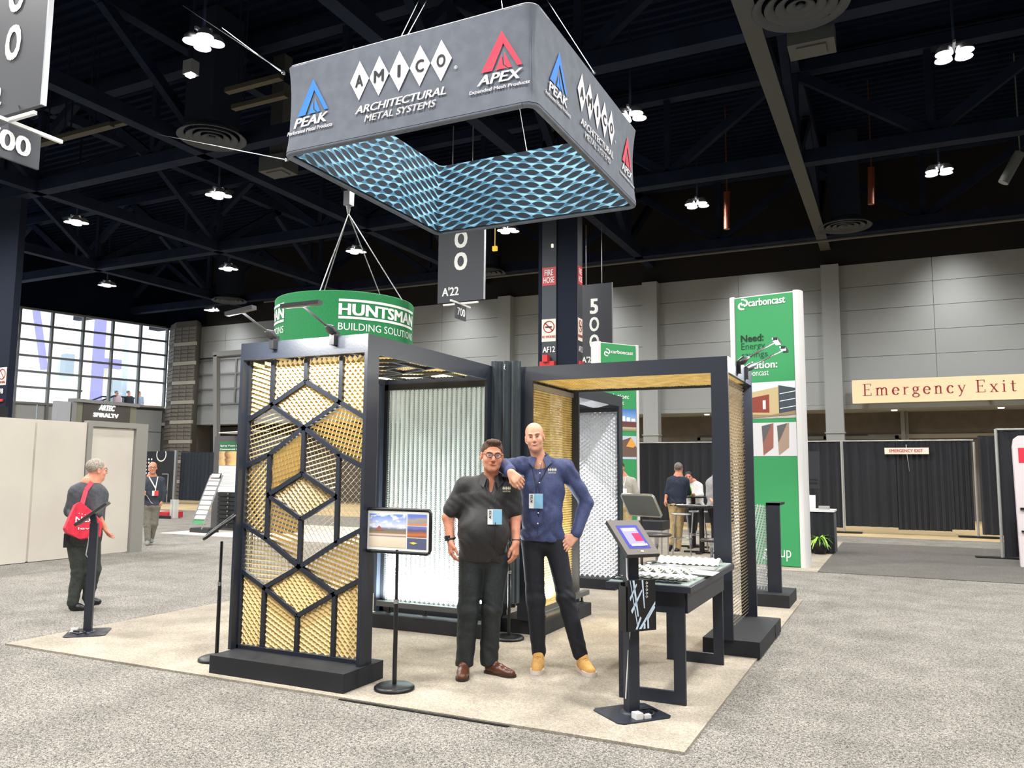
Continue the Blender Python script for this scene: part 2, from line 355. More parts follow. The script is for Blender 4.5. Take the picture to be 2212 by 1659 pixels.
# window wall on the left, slanting
dv = ray(2630, 1031); dv[2] = 0; dv /= np.linalg.norm(dv); nv = np.array([dv[1], -dv[0], 0])
P1 = at(357, 800, Y=30.); P1[2] = 0
def on_line(px):  # distance back along the window wall for an image column
    d = ray(px, 850); A = np.array([[d[0], dv[0]], [d[1], dv[1]]]); s = np.linalg.solve(A, P1[:2]); return s[1]
cols = [on_line(q) for q in (357, 293, 231, 164, 98, 34)]
step = (cols[-1]-cols[0])/5
WZ0, WZ1 = 4.86, 9.02
WW = thing('window_1', None, None, tuple(P1), kind='structure')
def wp(s, z, off=0): return P1-dv*s+nv*off+np.array([0, 0, z])
rows = 7; dz = (WZ1-WZ0)/5.6
zl = [WZ1-dz*k for k in range(8)]
for k in range(7):
    m_ = MB().bar(wp(0 if k < 5 else step*2.9, zl[k]), wp(step*6.5, zl[k]), .1, .1); part('mullion', m_, mat('grey_mullion', srgb(110, 112, 112), .5), WW)
for k in range(8):
    m_ = MB().bar(wp(step*k, 3.4 if k > 2 else WZ0-.1), wp(step*k, WZ1), .16, .1); part('mullion', m_, MC['grey_mullion'], WW)
pane = None
for i in range(6):
    for j in range(6 if i > 2 else 5):
        a = wp(step*i+.08, zl[j+1]+.05); b = wp(step*(i+1)-.08, zl[j]-.05)
        m_ = MB().obox((a+b)/2, dv*(step/2-.08), nv*.01, (0, 0, dz/2-.05)); part('pane', m_, GLASS, WW)
WLW = thing('wall_left', None, None, tuple(P1), kind='structure')
def wbox(s0, s1, z0, z1, t=.3, off=-.2):
    a = wp((s0+s1)/2, (z0+z1)/2, off); return MB().obox(a, dv*abs(s1-s0)/2, nv*t/2, (0, 0, (z1-z0)/2))
part('wall_head', wbox(-1, 30, WZ1, 12.6), DECK, WLW)
part('wall_core', wbox(-.5, step*2.9, 0, WZ0-.12, .2, -.3), WALLD, WLW)
part('wall_core', wbox(step*2.9, 30, 0, 3.3, .2, -.3), WALLD, WLW)
part('sill', wbox(0, step*2.9, WZ0-.15, WZ0-.05, .5, -.1), STONE, WLW)
for r in range(4):
    for c in range(6):
        part('panel', wbox(c*3+.02, c*3+2.98, r*1.15+.01, r*1.15+1.13, .1, -.1) if (r < 3 or c < 3) else wbox(c*3+.02, c*3+2.98, 2.4, 3.3, .1, -.11), WALLG, WLW)
# brick pier
PR = thing('wall_corner', None, None, (-34, 30, 0), kind='structure')
pb = [at(357, 900, Y=30)[:2], at(370, 900, Y=29.3)[:2], at(415, 900, Y=29.3)[:2], at(427, 900, Y=30.1)[:2]]
pc = [(p[0], p[1]) for p in pb]+[(pb[3][0], 31), (pb[0][0], 31)]
part('pier_core', MB().prism(pc, lambda a, b, d: (a, b, d), 9.1), mat('pier_mortar', srgb(84, 80, 75), .9), PR)
part('pier_head', MB().box(pb[0][0]-1.5, 29.9, 9.0, -32.2, 30.5, 12.6), DECK, PR)
zz = 0; k = 0
w_p = (pb[2][0]-pb[1][0]); 
bx_, by_ = pb[1][0], 29.3
brick = MB().box(0, -.03, 0, w_p/3-.03, .02, .17).mesh('brick', BRICK)
brickc = MB().obox((0, 0, .085), ((pb[1][0]-pb[0][0])/2*.94, (pb[1][1]-pb[0][1])/2*.94, 0), (.01, .03, 0), (0, 0, .085)).mesh('brick', BRICK)
for k in range(44):
    z = .02+k*.2
    if k % 5 == 4:
        part('stone_band', MB().box(bx_-.03, by_-.06, z, bx_+w_p+.03, by_+.05, z+.18), STONE, PR); continue
    for j in range(3):
        o = bpy.data.objects.new('brick', brick); COL.objects.link(o); o.parent = PR; o.location = (bx_+j*w_p/3+.015+34, by_-30, z)
    o = bpy.data.objects.new('brick', brickc); COL.objects.link(o); o.parent = PR; o.location = ((pb[0][0]+pb[1][0])/2+34, (pb[0][1]+pb[1][1])/2-30, z)
# second window in the back wall
W2 = thing('window_2', None, None, (-31, 30, 4.85), kind='structure')
for z in (4.83, 5.6, 6.36, 7.12): part('mullion', MB().box(-32.7, 29.95, z-.04, -26.5, 30.05, z+.04), MC['grey_mullion'], W2)
for xx in (-32.6, -31.3, -29.9, -28.3, -26.6): part('mullion', MB().box(xx-.05, 29.94, 4.8, xx+.05, 30.06, 7.15), MC['grey_mullion'], W2)
for i, (a, b) in enumerate(((-32.55, -31.35), (-31.25, -29.95), (-29.85, -28.35), (-28.25, -26.65))):
    for z in (4.87, 5.64, 6.4): part('pane', MB().box(a, 29.99, z, b, 30.01, z+.69), GLASS, W2)
# tall grey frame near that window
solo('trim_2', MB().bar(at(468, 1030, Y=27), at(468, 768, Y=27), .22).bar(at(464, 766, Y=27), at(560, 758, Y=27), .22), LIGHTST, kind='structure')
# the concourse beyond the glass
CWH = mat('concourse_white', srgb(232, 238, 240), .6); CPU = mat('concourse_purple', srgb(140, 135, 200), .6); CCR = mat('concourse_cream', srgb(240, 228, 190), .6); CSH = mat('concourse_grey', srgb(150, 165, 175), .6)
CC = thing('wall_concourse', None, None, tuple(wp(6, 0, -14)), kind='structure')
part('far_wall', wbox(-14, 45, 0, 16, .4, -16), CWH, CC)
part('concourse_floor', wbox(-14, 45, -.3, 2.2, 15, -8), CWH, CC)
def cbox(px0, px1, z0, z1, off, m, n, t=.8):
    def sl(px):
        d = ray(px, 850); A = np.array([[d[0], dv[0]], [d[1], dv[1]]]); Q = (P1+nv*off)[:2]; return np.linalg.solve(A, Q)[1]
    s0, s1 = sl(px0), sl(px1); c = P1+nv*off-dv*(s0+s1)/2+np.array([0, 0, (z0+z1)/2])
    return part(n, MB().obox(c, dv*abs(s1-s0)/2, nv*t/2, (0, 0, (z1-z0)/2)), m, CC)
cbox(184, 211, 2, 16, -10, CPU, 'purple_column', 1.4); cbox(166, 184, 2, 16, -10, CWH, 'white_column', 1.4); cbox(212, 224, 2, 16, -13, CCR, 'cream_pilaster')
cbox(131, 162, 7.6, 9, -15, CSH, 'recess'); cbox(121, 152, 3.2, 5.7, -15, CSH, 'recess'); cbox(237, 256, 3.4, 7.6, -15, CSH, 'recess'); cbox(268, 300, 2, 13, -15.4, mat('concourse_pale', srgb(205, 218, 228), .6), 'pale_panel')
cbox(206, 256, 8.0, 8.6, -12, CPU, 'purple_beam', .4)
part('brace', MB().bar(wp(on_line(232), 11, -11), wp(on_line(262), 7.4, -11), .3), CPU, CC)
part('brace', MB().bar(wp(on_line(128), 6.6, -13), wp(on_line(140), 5.6, -13), .22).bar(wp(on_line(152), 6.6, -13), wp(on_line(140), 5.6, -13), .22).bar(wp(on_line(123), 5.5, -13), wp(on_line(156), 5.5, -13), .35), CWH, CC)
# yellow, blue and orange pieces behind the second window
part('yellow_column', MB().box(-36.5, 40, 2, -35.2, 41, 14), CCR, CC); part('blue_panel', MB().box(-34.6, 40, 2, -31.5, 40.3, 14), mat('pale_blue', srgb(165, 190, 220), .5), CC)
part('orange_banner', MB().box(-33.2, 39.8, 6.9, -32.3, 39.9, 8.4), mat('orange_cloth', srgb(225, 130, 50), .7), CC)
part('side_wall', MB().box(-44, 43, 0, -14, 43.4, 14), CWH, CC); part('side_floor', MB().box(-38, 31, 3.8, -20, 43, 4.0), CWH, CC)
# escalator
EG = thing('escalator', 'escalator with glass sides and black handrails seen through the tall window', 'escalator', tuple(wp(on_line(290), 4.3, -3)))
part('landing', wbox(on_line(310), on_line(345), 4.55, 4.8, 1.6, -3.2), CSH, EG)
part('handrail', MB().tube([wp(on_line(238), 4.75, -3), wp(on_line(300), 5.45, -3), wp(on_line(345), 5.4, -3)], .05), BLK2, EG)
part('handrail', MB().tube([wp(on_line(228), 4.75, -4), wp(on_line(290), 5.45, -4), wp(on_line(330), 5.45, -4)], .05), BLK2, EG)
for q in (306, 320, 343): part('post', MB().bar(wp(on_line(q), 4.7, -3), wp(on_line(q), 5.42, -3), .06), BLK2, EG)
a, b, c, d = wp(on_line(238), 4.4, -3), wp(on_line(300), 4.8, -3), wp(on_line(300), 5.42, -3), wp(on_line(238), 4.72, -3)
part('glass_side', MB().add([a, b, c, d], [(0, 1, 2, 3)]), mat('blue_glass', srgb(130, 170, 185), .1, alpha=.6), EG)
# ------------------------------------------------------------------ roof steel
def truss(name, A, B, nodes, label, zb=9.5, zt=12.1, light=False, w=.34, ph=0):
    A = np.array(A, float); B = np.array(B, float); d = B-A; L = np.linalg.norm(d); d /= L
    t = thing(name, label, 'truss', (A[0], A[1], zb))
    up = lambda p, z: np.array([p[0], p[1], z])
    part('bottom_chord', MB().bar(up(A, zb+.17), up(B, zb+.17), w, .34), DARKST, t)
    if light: part('flange', MB().bar(up(A, zb-.012), up(B, zb-.012), w+.04, .02), mat('truss_flange', srgb(78, 79, 78), .8, spec=.2), t, label='pale grey underside')
    part('top_chord', MB().bar(up(A, zt), up(B, zt), w, .3), DARKST, t)
    for n_ in nodes:
        c = A+d*n_
        for e in (-1, 1):
            q = A+d*min(max(n_+e*3.1, 0), L); part('web_bar', MB().bar(up(c, zb+.3), up(q, zt-.1), .2, .24), DARKST, t)
        part('post', MB().bar(up(c, zb+.3), up(c, zt), .16, .16), DARKST, t)
    return t
X0_, X1_ = -40, 14
TR_A = [(14.35, 'dark roof truss crossing above the round vent and hanging ring banner'), (21.25, 'dark roof truss crossing in line with the fire hose column'), (28.3, 'dark roof truss nearest the grey back wall'), (7.4, 'dark roof truss nearest the camera, over the booth')]
for y, lb in TR_A:
    nodes = [x_-X0_ for x_ in (-36.5, -30.2, -24, -17.6, -11.3, -5.5, 1.0, 7.3)]
    truss('roof_truss', (X0_, y), (X1_, y), nodes, lb)
TR_B = [(-2.08, 'dark roof truss with pale underside running to the pilaster right of the tall green tower', True), (-8.45, 'dark roof truss running to the back wall above the fire hose column', False), (-15.7, 'dark roof truss passing left of the round vent, running away to the back wall', False), (-22.3, 'dark roof truss passing over the purple-windowed corner', False), (-28.9, 'dark roof truss farthest left, above the tall window', False)]
for x_, lb, li in TR_B:
    truss('roof_truss', (x_, -4), (x_, 29.9), [4, 11.4, 18.3, 25.2, 31], lb, 9.5, 12.1, li, .3)
# sprinkler pipe and rails
solo('sprinkler_pipe', MB().tube([(-26, 27.6, 9.2), (12, 27.6, 9.2)], .05), mat('truss_flange2', srgb(80, 80, 80), .7), 'long thin grey sprinkler pipe running below the farthest roof truss', 'pipe')
for i, (a, b, lb) in enumerate([((-21.5, 12.6, 9.9), (-16.2, 12.6, 9.9), 'brass-lit cable tray left of the square duct, upper one'), ((-21, 12.1, 9.6), (-16.3, 12.1, 9.6), 'brass-lit cable tray left of the square duct, lower one'), ((-12.6, 12.0, 9.6), (-11.1, 12.0, 9.6), 'brass-lit cable tray right of the square duct, upper one'), ((-12.9, 12.5, 9.5), (-11.4, 12.5, 9.5), 'brass-lit cable tray right of the square duct, lower one')]):
    t = thing('cable_tray', lb, 'cable tray', a, group='cable trays under the roof')
    part('tray', MB().box(a[0], a[1]-.07, a[2]-.08, b[0], a[1]+.07, a[2]+.02), mat('gold_lit_tray', srgb(66, 60, 44), .6, .3), t)  # gold light falling on the trays is put into their base colour
    for k in range(int((b[0]-a[0])/.9)): part('hanger', MB().bar((a[0]+.3+k*.9, a[1], a[2]), (a[0]+.3+k*.9, a[1], 12), .03), DARKST, t)
# hanging copper-coloured pipes and grey tube
for i, (px, y0, y1, Y, lb, m_) in enumerate([(1570, 415, 495, 23.5, 'short rust-red hanging pipe in the dark roof, left of two', 'rust_pipe'), (1882, 362, 441, 23.5, 'short rust-red hanging pipe in the dark roof, right of two', 'rust_pipe'), (2185, 330, 395, 23.5, 'slanting pale grey duct tube at the right edge of the roof', 'grey_pipe')]):
    mt = mat(m_, srgb(110, 55, 35) if m_[0] == 'r' else srgb(120, 122, 120), .4, .3)
    a, b = at(px+(18 if i == 2 else 0), y0, Y=Y), at(px-(18 if i == 2 else 0), y1, Y=Y)
    solo('hanging_pipe', MB().tube([a, b], .09 if i < 2 else .13, 10).bar(a, (a[0], a[1], 12.5), .03), mt, lb, 'pipe')
# round air diffusers on square ducts
DIF = [(-14.56, 13.48, 'large round ceiling vent under a square duct, left of the grey ring banner'), (-1.21, 13.67, 'large round ceiling vent cut by the top edge of the picture'), (-1.27, 27.15, 'round ceiling vent right of the pale-flanged truss'), (-14.66, 27.87, 'round ceiling vent half hidden behind the hanging 700 aisle sign'), (-28.24, 27.67, 'small round ceiling vent above the brick pier')]
for x_, y_, lb in DIF:
    t = thing('air_diffuser', lb, 'vent', (x_, y_, 9.4))
    part('duct', MB().box(x_-.45, y_-.45, 9.75, x_+.45, y_+.45, 12.5), mat('duct_dark', srgb(32, 38, 50), .8, spec=.15), t)
    part('neck', MB().lathe([(.42, 0), (.42, .25)], (x_, y_, 9.52), 24), MC['duct_dark'], t)
    for r in (.22, .4, .58, .78):
        part('cone_ring', MB().lathe([(r-.14, .06), (r, -.02), (r+.02, 0), (r-.1, .1)], (x_, y_, 9.46), 28), mat('diffuser_grey', srgb(70, 74, 80), .7, .2), t)
    part('centre_cone', MB().lathe([(0, -.02), (.08, 0), (.02, .08)], (x_, y_, 9.46), 20), MC['diffuser_grey'], t)
for x_, y_, lb in ((-14.4, 15.6, 'square roof vent right of the round vent, left of the ring banner'), (-1.15, 14.9, 'pale square roof vent below the cut-off round vent')):
    solo('square_vent', MB().box(x_-.4, y_-.3, 9.3, x_+.4, y_+.3, 9.7).box(x_-.25, y_-.18, 9.27, x_+.25, y_+.18, 9.3).box(x_-.2, y_-.15, 9.7, x_+.2, y_+.15, 12.5), mat('vent_grey', srgb(72, 74, 73), .7), lb, 'vent')
# high-bay lights
LL = {(-11.25, 10.1): 'largest high-bay light, above the round vent at upper left', (-17.35, 16.4): 'high-bay light below the round vent, left of the blue mesh print', (-23.5, 16.4): 'high-bay light at far left above the tall window',
      (-23.5, 22.9): 'high-bay light above the small round vent', (-17.35, 22.9): 'high-bay light between the cables of the green ring sign', (-30.5, 22.9): 'high-bay light just above the tall window',
      (-30.5, 28.75): 'faint high-bay light beside the small round vent', (-11.25, 22.9): 'high-bay light right of the hanging 700 aisle sign', (-5.07, 16.4): 'high-bay light touching the right side of the grey ring banner',
      (1.22, 16.4): 'high-bay light in the upper right corner', (1.22, 22.9): 'high-bay light under the truss at right', (-5.07, 22.9): 'high-bay light right of the ring banner, over the green towers'}
proto = None
for (x_, y_), lb in LL.items():
    if proto is None:
        t = thing('highbay_light', lb, 'light', (x_, y_, 9.35), group='clustered high-bay lights under the roof')
        part('hanger', MB().bar((0, 0, .2), (0, 0, 3.2), .04), DARKST, t, world=False)
        part('frame', MB().bar((-.2, 0, .22), (.2, 0, .22), .05).bar((0, -.2, .22), (0, .2, .22), .05), ALU, t, world=False)
        for i, (a, b) in enumerate(((-.17, -.12), (.17, -.12), (-.17, .14), (.17, .14))):
            p_ = part('reflector', MB().lathe([(.06, .2), (.13, .12), (.155, .03)], (a, b, 0), 16), ALU, t, world=False)
            part('lamp', MB().lathe([(0, .06), (.145, .05)], (a, b, 0), 16), LAMPW, p_, world=False)
        proto = t
    else: dup(proto, Matrix.Translation((x_, y_, 9.35)), label=lb)
t = thing('corner_floodlight', 'small bright floodlight beside the square duct at upper left', 'light', (-12.5, 10.95, 9.4))
part('housing', MB().box(-12.62, 10.85, 9.42, -12.38, 11.05, 9.7), ALU, t); part('lamp', MB().box(-12.57, 10.88, 9.38, -12.43, 11.0, 9.42), LAMPW, t); part('hanger', MB().bar((-12.5, 10.95, 9.7), (-12.5, 10.95, 12.4), .04), DARKST, t)
solo('exit_light', MB().box(*(at(1069, 537, Y=27)-np.array([.09, .05, .09])), *(at(1069, 537, Y=27)+np.array([.09, .05, .09]))).bar(at(1069, 537, Y=27), at(1069, 537, Y=27)*np.array([1, 1, 0])+np.array([0, 0, 12.5]), .02), mat('amber_sign', srgb(230, 190, 60), .5, emit=srgb(240, 200, 70), estr=1), 'small amber lit sign beside the hanging 700 aisle sign', 'light')
# ------------------------------------------------------------------ hall columns
CK = thing('hall_column', 'dark square hall column with fire hose and no smoking signs behind the booth', 'column', (-8.8, 21.6, 0))
part('shaft', MB().box(-9.25, 21.2, 0, -8.2, 21.62, 12.4), mat('column_navy', srgb(26, 32, 46), .7, spec=.15), CK)
part('front_strip', MB().box(-9.26, 21.15, 0, -8.81, 21.2, 12.4), mat('column_grey', srgb(54, 60, 68), .6), CK)
part('side_strip', MB().box(-8.2, 21.22, 0, -8.17, 21.6, 12.4), mat('column_grey2', srgb(50, 52, 60), .6), CK)
part('corner_guard', MB().box(-9.42, 21.25, 0, -9.3, 21.6, 12.4), MC['column_navy'], CK)
def colsigns(fr, front):
    # fr(u, v): u 0..1 across, v height
    e = .004
    q = MB(); rect(q, fr, .02, 6.98, .98, 7.52); part('sign_plate', q, RED, CK, label='red FIRE HOSE plate')
    q = MB(); f2 = front; text(q, 'FIRE', f2, .2, 7.27, .6, .18, .02); text(q, 'HOSE', f2, .12, 7.05, .76, .18, .02); part('lettering', q, WHITE, CK)
    q = MB(); rect(q, fr, .0, 5.32, .98, 5.98); part('sign_plate', q, mat('cream_plate', srgb(235, 222, 205), .5), CK, label='white NO SMOKING plate')
    q = MB(); sx = 1/.45; ring(q, f2, .5, 5.75, .15, .18, sx=sx); poly(q, [(.5-.3, 5.86), (.5-.24, 5.89), (.5+.3, 5.64), (.5+.24, 5.61)], f2); text(q, 'NO SMOKING', f2, .04, 5.42, .92, .08, .01); part('emblem', q, mat('sign_red', srgb(160, 40, 40), .5), CK)
    q = MB(); rect(q, pl(f2(0, 0)+(f2(0, 0)-fr(0, 0)), f2(1, 0)-f2(0, 0), f2(0, 1)-f2(0, 0)), .25, 5.73, .72, 5.765); part('emblem', q, BLK2, CK)
    q = MB(); text(q, 'AF12', f2, .08, 5.0, .86, .17, .03); part('lettering', q, WHITE, CK)
colsigns(pl((-9.26, 21.14, 0), (.45, 0, 0), (0, 0, 1)), pl((-9.26, 21.13, 0), (.45, 0, 0), (0, 0, 1)))
colsigns(pl((-8.165, 21.23, 0), (0, .36, 0), (0, 0, 1)), pl((-8.16, 21.23, 0), (0, .36, 0), (0, 0, 1)))
part('alarm_box', MB().box(-9.26, 20.98, 4.2, -8.81, 21.14, 4.72).box(-9.14, 20.9, 4.7, -8.98, 21.1, 4.9), RED, CK); part('alarm_box', MB().box(-8.165, 21.25, 4.2, -8.1, 21.55, 4.72), RED, CK)
part('status_light', MB().box(-8.95, 21.1, 8.1, -8.9, 21.14, 8.2), mat('amber2', (1, 1, .8), emit=(1, .9, .6), estr=2), CK)
C2 = thing('hall_column', 'dark hall column at the far left edge with a no smoking sign', 'column', (-23.6, 14.6, 0))
part('shaft', MB().box(-25.0, 14.35, 0, at(24, 720, Y=14.35)[0], 14.55, 12.4), MC['column_navy'], C2)
f = pl((-23.55, 14.34, 0), (.4, 0, 0), (0, 0, 1)); f2 = pl((-23.55, 14.33, 0), (.4, 0, 0), (0, 0, 1))
q = MB(); rect(q, f, 0, 3.93, 1, 4.45); part('sign_plate', q, MC['cream_plate'], C2)
q = MB(); ring(q, f2, .5, 4.25, .13, .16, sx=2.5); poly(q, [(.25, 4.35), (.3, 4.37), (.75, 4.15), (.7, 4.13)], f2); text(q, 'NO SMOKING', f2, .05, 3.98, .9, .07, .01); part('emblem', q, MC['sign_red'], C2)
q = MB(); text(q, 'AF8', f2, .1, 3.68, .7, .15, .03); part('lettering', q, WHITE, C2)
part('red_plate', MB().box(-23.6, 14.3, 3.45, -23.2, 14.34, 3.52), RED, C2)
# ------------------------------------------------------------------ floor coverings
BX0, BY0, BS = -7.252, 4.661, 6.096
bc = solo('booth_carpet', MB().box(BX0, BY0, .001, BX0+BS, BY0+BS, .016), BEI, 'beige carpet under the mesh archway booth', 'carpet')
part('edge_shadow_strip', MB().bar((BX0+3.7, BY0-.012, .004), (BX0+5.0, BY0-.012, .004), .022, .006), BLK2, bc, label='black strip for the shadow gap along the front edge')  # thin black strip painted in for the shadow gap at the carpet edge
solo('aisle_rug', MB().box(-1.25, 13.95, .001, 1.95, 20.1, .01), FLD, 'darker grey aisle carpet strip in front of the emergency exit drapes', 'carpet')
solo('display_carpet', MB().box(-9.5, 13.9, .001, -1.26, 20.3, .01), BEI, 'beige carpet under the green tower display', 'carpet')
solo('display_carpet', MB().box(-16.3, 14.1, .001, -10.5, 18.2, .01), WHC, 'white carpet under the brochure rack and drawer cabinet', 'carpet')
# ================================================================== HANGING RING BANNER
def rr_path(x0, x1, y0, y1, r, n=6, m=14):
    P = []
    for cx, cy, a in ((x1-r, y0+r, -90), (x1-r, y1-r, 0), (x0+r, y1-r, 90), (x0+r, y0+r, 180)):
        for i in range(n+1):
            t = math.radians(a+90*i/n); P.append((cx+r*math.cos(t), cy+r*math.sin(t)))
    out = []
    for i, p in enumerate(P):
        q = P[(i+1) % len(P)]; out.append(p)
        if math.dist(p, q) > .5:
            for k in range(1, m): out.append((p[0]+(q[0]-p[0])*k/m, p[1]+(q[1]-p[1])*k/m))
    return out
GX0, GX1, GY0, GY1, GZ0, GZ1 = -5.92, -2.90, 6.44, 9.72, 4.99, 5.96
def fabric(name, mt):
    m = bpy.data.materials.new(name); m.use_nodes = True; return m
BAN = mat('slate_banner_fabric', srgb(96, 102, 112), .75, 0, srgb(88, 94, 104), .12, 7)
def blueprint():
    m = bpy.data.materials.new('blue_mesh_print'); m.use_nodes = True; nt = m.node_tree; N = nt.nodes; Lk = nt.links; b = N['Principled BSDF']; b.inputs['Roughness'].default_value = .7
    g = N.new('ShaderNodeNewGeometry'); s = N.new('ShaderNodeSeparateXYZ'); Lk.new(g.outputs['Position'], s.inputs[0])
    def M(op, a, b_=None, c=None):
        n = N.new('ShaderNodeMath'); n.operation = op
        for i, q in enumerate((a, b_, c)):
            if q is None: continue
            if isinstance(q, (int, float)): n.inputs[i].default_value = q
            else: Lk.new(q, n.inputs[i])
        return n.outputs[0]
    u = M('ADD', s.outputs[0], s.outputs[1])
    fold = M('PINGPONG', M('ADD', u, 20), .95); w_ = M('ADD', s.outputs[2], M('MULTIPLY', fold, .22))
    v = M('DIVIDE', w_, .088); row = M('FLOOR', v); uu = M('ADD', M('DIVIDE', u, .25), M('MULTIPLY', M('MODULO', row, 2.), .5))
    a = M('SUBTRACT', M('FRACT', uu), .5); c = M('SUBTRACT', M('FRACT', v), .5)
    # lens shaped hole
    e = M('ADD', M('POWER', M('ABSOLUTE', M('DIVIDE', a, .5)), 2.), M('ABSOLUTE', M('DIVIDE', c, .5)))
    mr = N.new('ShaderNodeMapRange'); mr.inputs['From Min'].default_value = .82; mr.inputs['From Max'].default_value = 1.0; Lk.new(e, mr.inputs['Value'])
    n = N.new('ShaderNodeTexNoise'); n.inputs['Scale'].default_value = 1.3; Lk.new(g.outputs['Position'], n.inputs['Vector'])
    r = N.new('ShaderNodeValToRGB'); Lk.new(M('ADD', M('MULTIPLY', c, .5), n.outputs['Fac']), r.inputs[0])
    r.color_ramp.elements[0].position = .35; r.color_ramp.elements[0].color = (*srgb(62, 122, 156), 1); r.color_ramp.elements[1].position = .7; r.color_ramp.elements[1].color = (*srgb(160, 214, 236), 1)
    mx = N.new('ShaderNodeMix'); mx.data_type = 'RGBA'; Lk.new(mr.outputs[0], mx.inputs['Factor']); mx.inputs['A'].default_value = (*srgb(18, 36, 50), 1); Lk.new(r.outputs[0], mx.inputs['B'])
    Lk.new(mx.outputs['Result'], b.inputs['Base Color']); return m
RB = thing('ring_banner', 'large square grey hanging banner ring with blue mesh print inside, over the booth', 'banner', (GX0, GY0, GZ0))
def skin(x0, x1, y0, y1, r, pinch, sgn):
    P = rr_path(x0, x1, y0, y1, r); n = len(P); mb = MB(); K = 10; cx, cy = (x0+x1)/2, (y0+y1)/2
    for j in range(K+1):
        v = j/K; z = GZ0+(GZ1-GZ0)*v; s = pinch*math.sin(math.pi*v)**.8
        for i, p in enumerate(P):
            du = max(abs(p[0]-cx)/((x1-x0)/2), .0); dw = abs(p[1]-cy)/((y1-y0)/2); k = min(du, dw)**3*.8+.2
            rip = .004*math.sin(i*1.7+v*6)*math.sin(math.pi*v)
            ax = (p[0]-cx)/abs(p[0]-cx+1e-9)*(du > dw-.02); ay = (p[1]-cy)/abs(p[1]-cy+1e-9)*(dw > du-.02)
            mb.v.append((p[0]-ax*(s*k+rip)*sgn, p[1]-ay*(s*k+rip)*sgn, z))
    for j in range(K):
        for i in range(n): mb.f.append((j*n+i, j*n+(i+1) % n, (j+1)*n+(i+1) % n, (j+1)*n+i)); mb.m.append(0); mb.sm.append(True)
    return mb
part('outer_fabric', skin(GX0, GX1, GY0, GY1, .13, .05, 1), BAN, RB)
part('inner_fabric', skin(GX0+.09, GX1-.09, GY0+.09, GY1-.09, .08, .0, 1), blueprint(), RB, label='blue printed lining')
for z, m_, nm in ((GZ1, mat('white_piping', srgb(205, 205, 202), .5), 'top_tube'), (GZ0, BAN, 'bottom_tube')):
    Pp = rr_path(GX0+.035, GX1-.035, GY0+.035, GY1-.035, .1); Pp.append(Pp[0]); part(nm, MB().tube([(a, b, z-.01) for a, b in Pp], .034, 8, caps=False), m_, RB)
def mark(mb, fn, u0, v0, w, h):
    f = lambda a, b: fn(u0+a*w, v0+b*h)
    poly(mb, [(0, 0), (.27, 0), (.53, .66), (.5, 1)], f); poly(mb, [(.5, 1), (.53, .68), (.88, .02), (1, 0.02)], f)
    poly(mb, [(.36, 0), (.5, .38), (.53, .1), (.62, 0)], f); poly(mb, [(.56, .44), (.75, 0), (.66, 0), (.56, .12)], f)
def diamonds(mb, ml, fn, u0, v0, w, h, letters='AMICO'):
    n = len(letters); dw = w/n
    for i, ch in enumerate(letters):
        c = u0+dw*(i+.5); poly(mb, [(c-dw*.49, v0+h/2), (c, v0), (c+dw*.49, v0+h/2), (c, v0+h)], fn)
        text(ml, ch, fn, c-dw*({'I': .07, 'M': .25}.get(ch, .2)), v0+h*.345, dw*({'I': .14, 'M': .5}.get(ch, .4)), h*.3, .03)
PBLUE = mat('print_blue', srgb(40, 120, 205), .7); PRED = mat('print_red', srgb(225, 50, 75), .7); PWHT = mat('print_white', srgb(215, 212, 215), .7); PINK_ = mat('print_dark', srgb(30, 32, 38), .7); PGRY = mat('print_grey', srgb(188, 188, 190), .7)
def face(fn, fn2, du, k):
    U = lambda a: du+a*k
    W_ = MB(); L_ = MB(); B_ = MB(); R_ = MB()
    mark(B_, fn, U(.19), 5.37, .43*k, .38); part('blue_mark', B_, PBLUE, RB)
    mark(R_, fn, U(2.45), 5.37, .43*k, .38); part('red_mark', R_, PRED, RB)
    for a_ in (('PEAK', U(.15), 5.24, .47*k, .11, .035, .25), ('APEX', U(2.41), 5.24, .47*k, .105, .035, .25), ('Perforated Metal Products', U(.07), 5.17, .62*k, .045, .012, .1), ('Expanded Mesh Products', U(2.33), 5.16, .63*k, .045, .012, .1), ('ARCHITECTURAL', U(.98), 5.235, 1.09*k, .085, .03, .25)):
        T_ = MB(); text(T_, a_[0], fn, *a_[1:]); part('lettering', T_, PWHT, RB)
    for i_, ch in enumerate('AMICO'):
        D_ = MB(); E_ = MB(); diamonds(D_, E_, fn, U(.9)+1.23*k*i_/5, 5.38, 1.23*k/5, .43, ch); part('diamond', D_, PWHT, RB); part('letter_inlay', E_, PINK_, RB)
    ring(W_, fn, U(2.17), 5.49, .014, .018, n=14, sx=k); text(W_, 'R', fn, U(2.163), 5.482, .014*k, .016, .01)
    part('lettering', W_, PWHT, RB)
    G_ = MB(); text(G_, 'METAL SYSTEMS', fn, U(1.1), 5.13, .86*k, .075, .03, .25); part('lettering', G_, PGRY, RB)
def bowed(O, u, nrm, off, L):
    O, u, nrm = [np.array(q, float) for q in (O, u, nrm)]
    def fn(a, z):
        return O+u*a+nrm*off+np.array([0, 0, z])
    return fn
off_state = {'o': .006}
def facefn(O, u, nrm, L):
    O, u, nrm = [np.array(q, float) for q in (O, u, nrm)]
    def fn(a, z):
        t = abs(2*a/L-1); v = min(max((z-GZ0)/(GZ1-GZ0), 0), 1); s = .05*math.sin(math.pi*v)**.8*(t**3*.8+.2)
        return O+u*a-nrm*(s-.012)+np.array([0, 0, z])
    return fn
F1 = facefn((GX0, GY0, 0), (1, 0, 0), (0, -1, 0), GX1-GX0); F2 = facefn((GX1, GY0, 0), (0, 1, 0), (1, 0, 0), GY1-GY0)
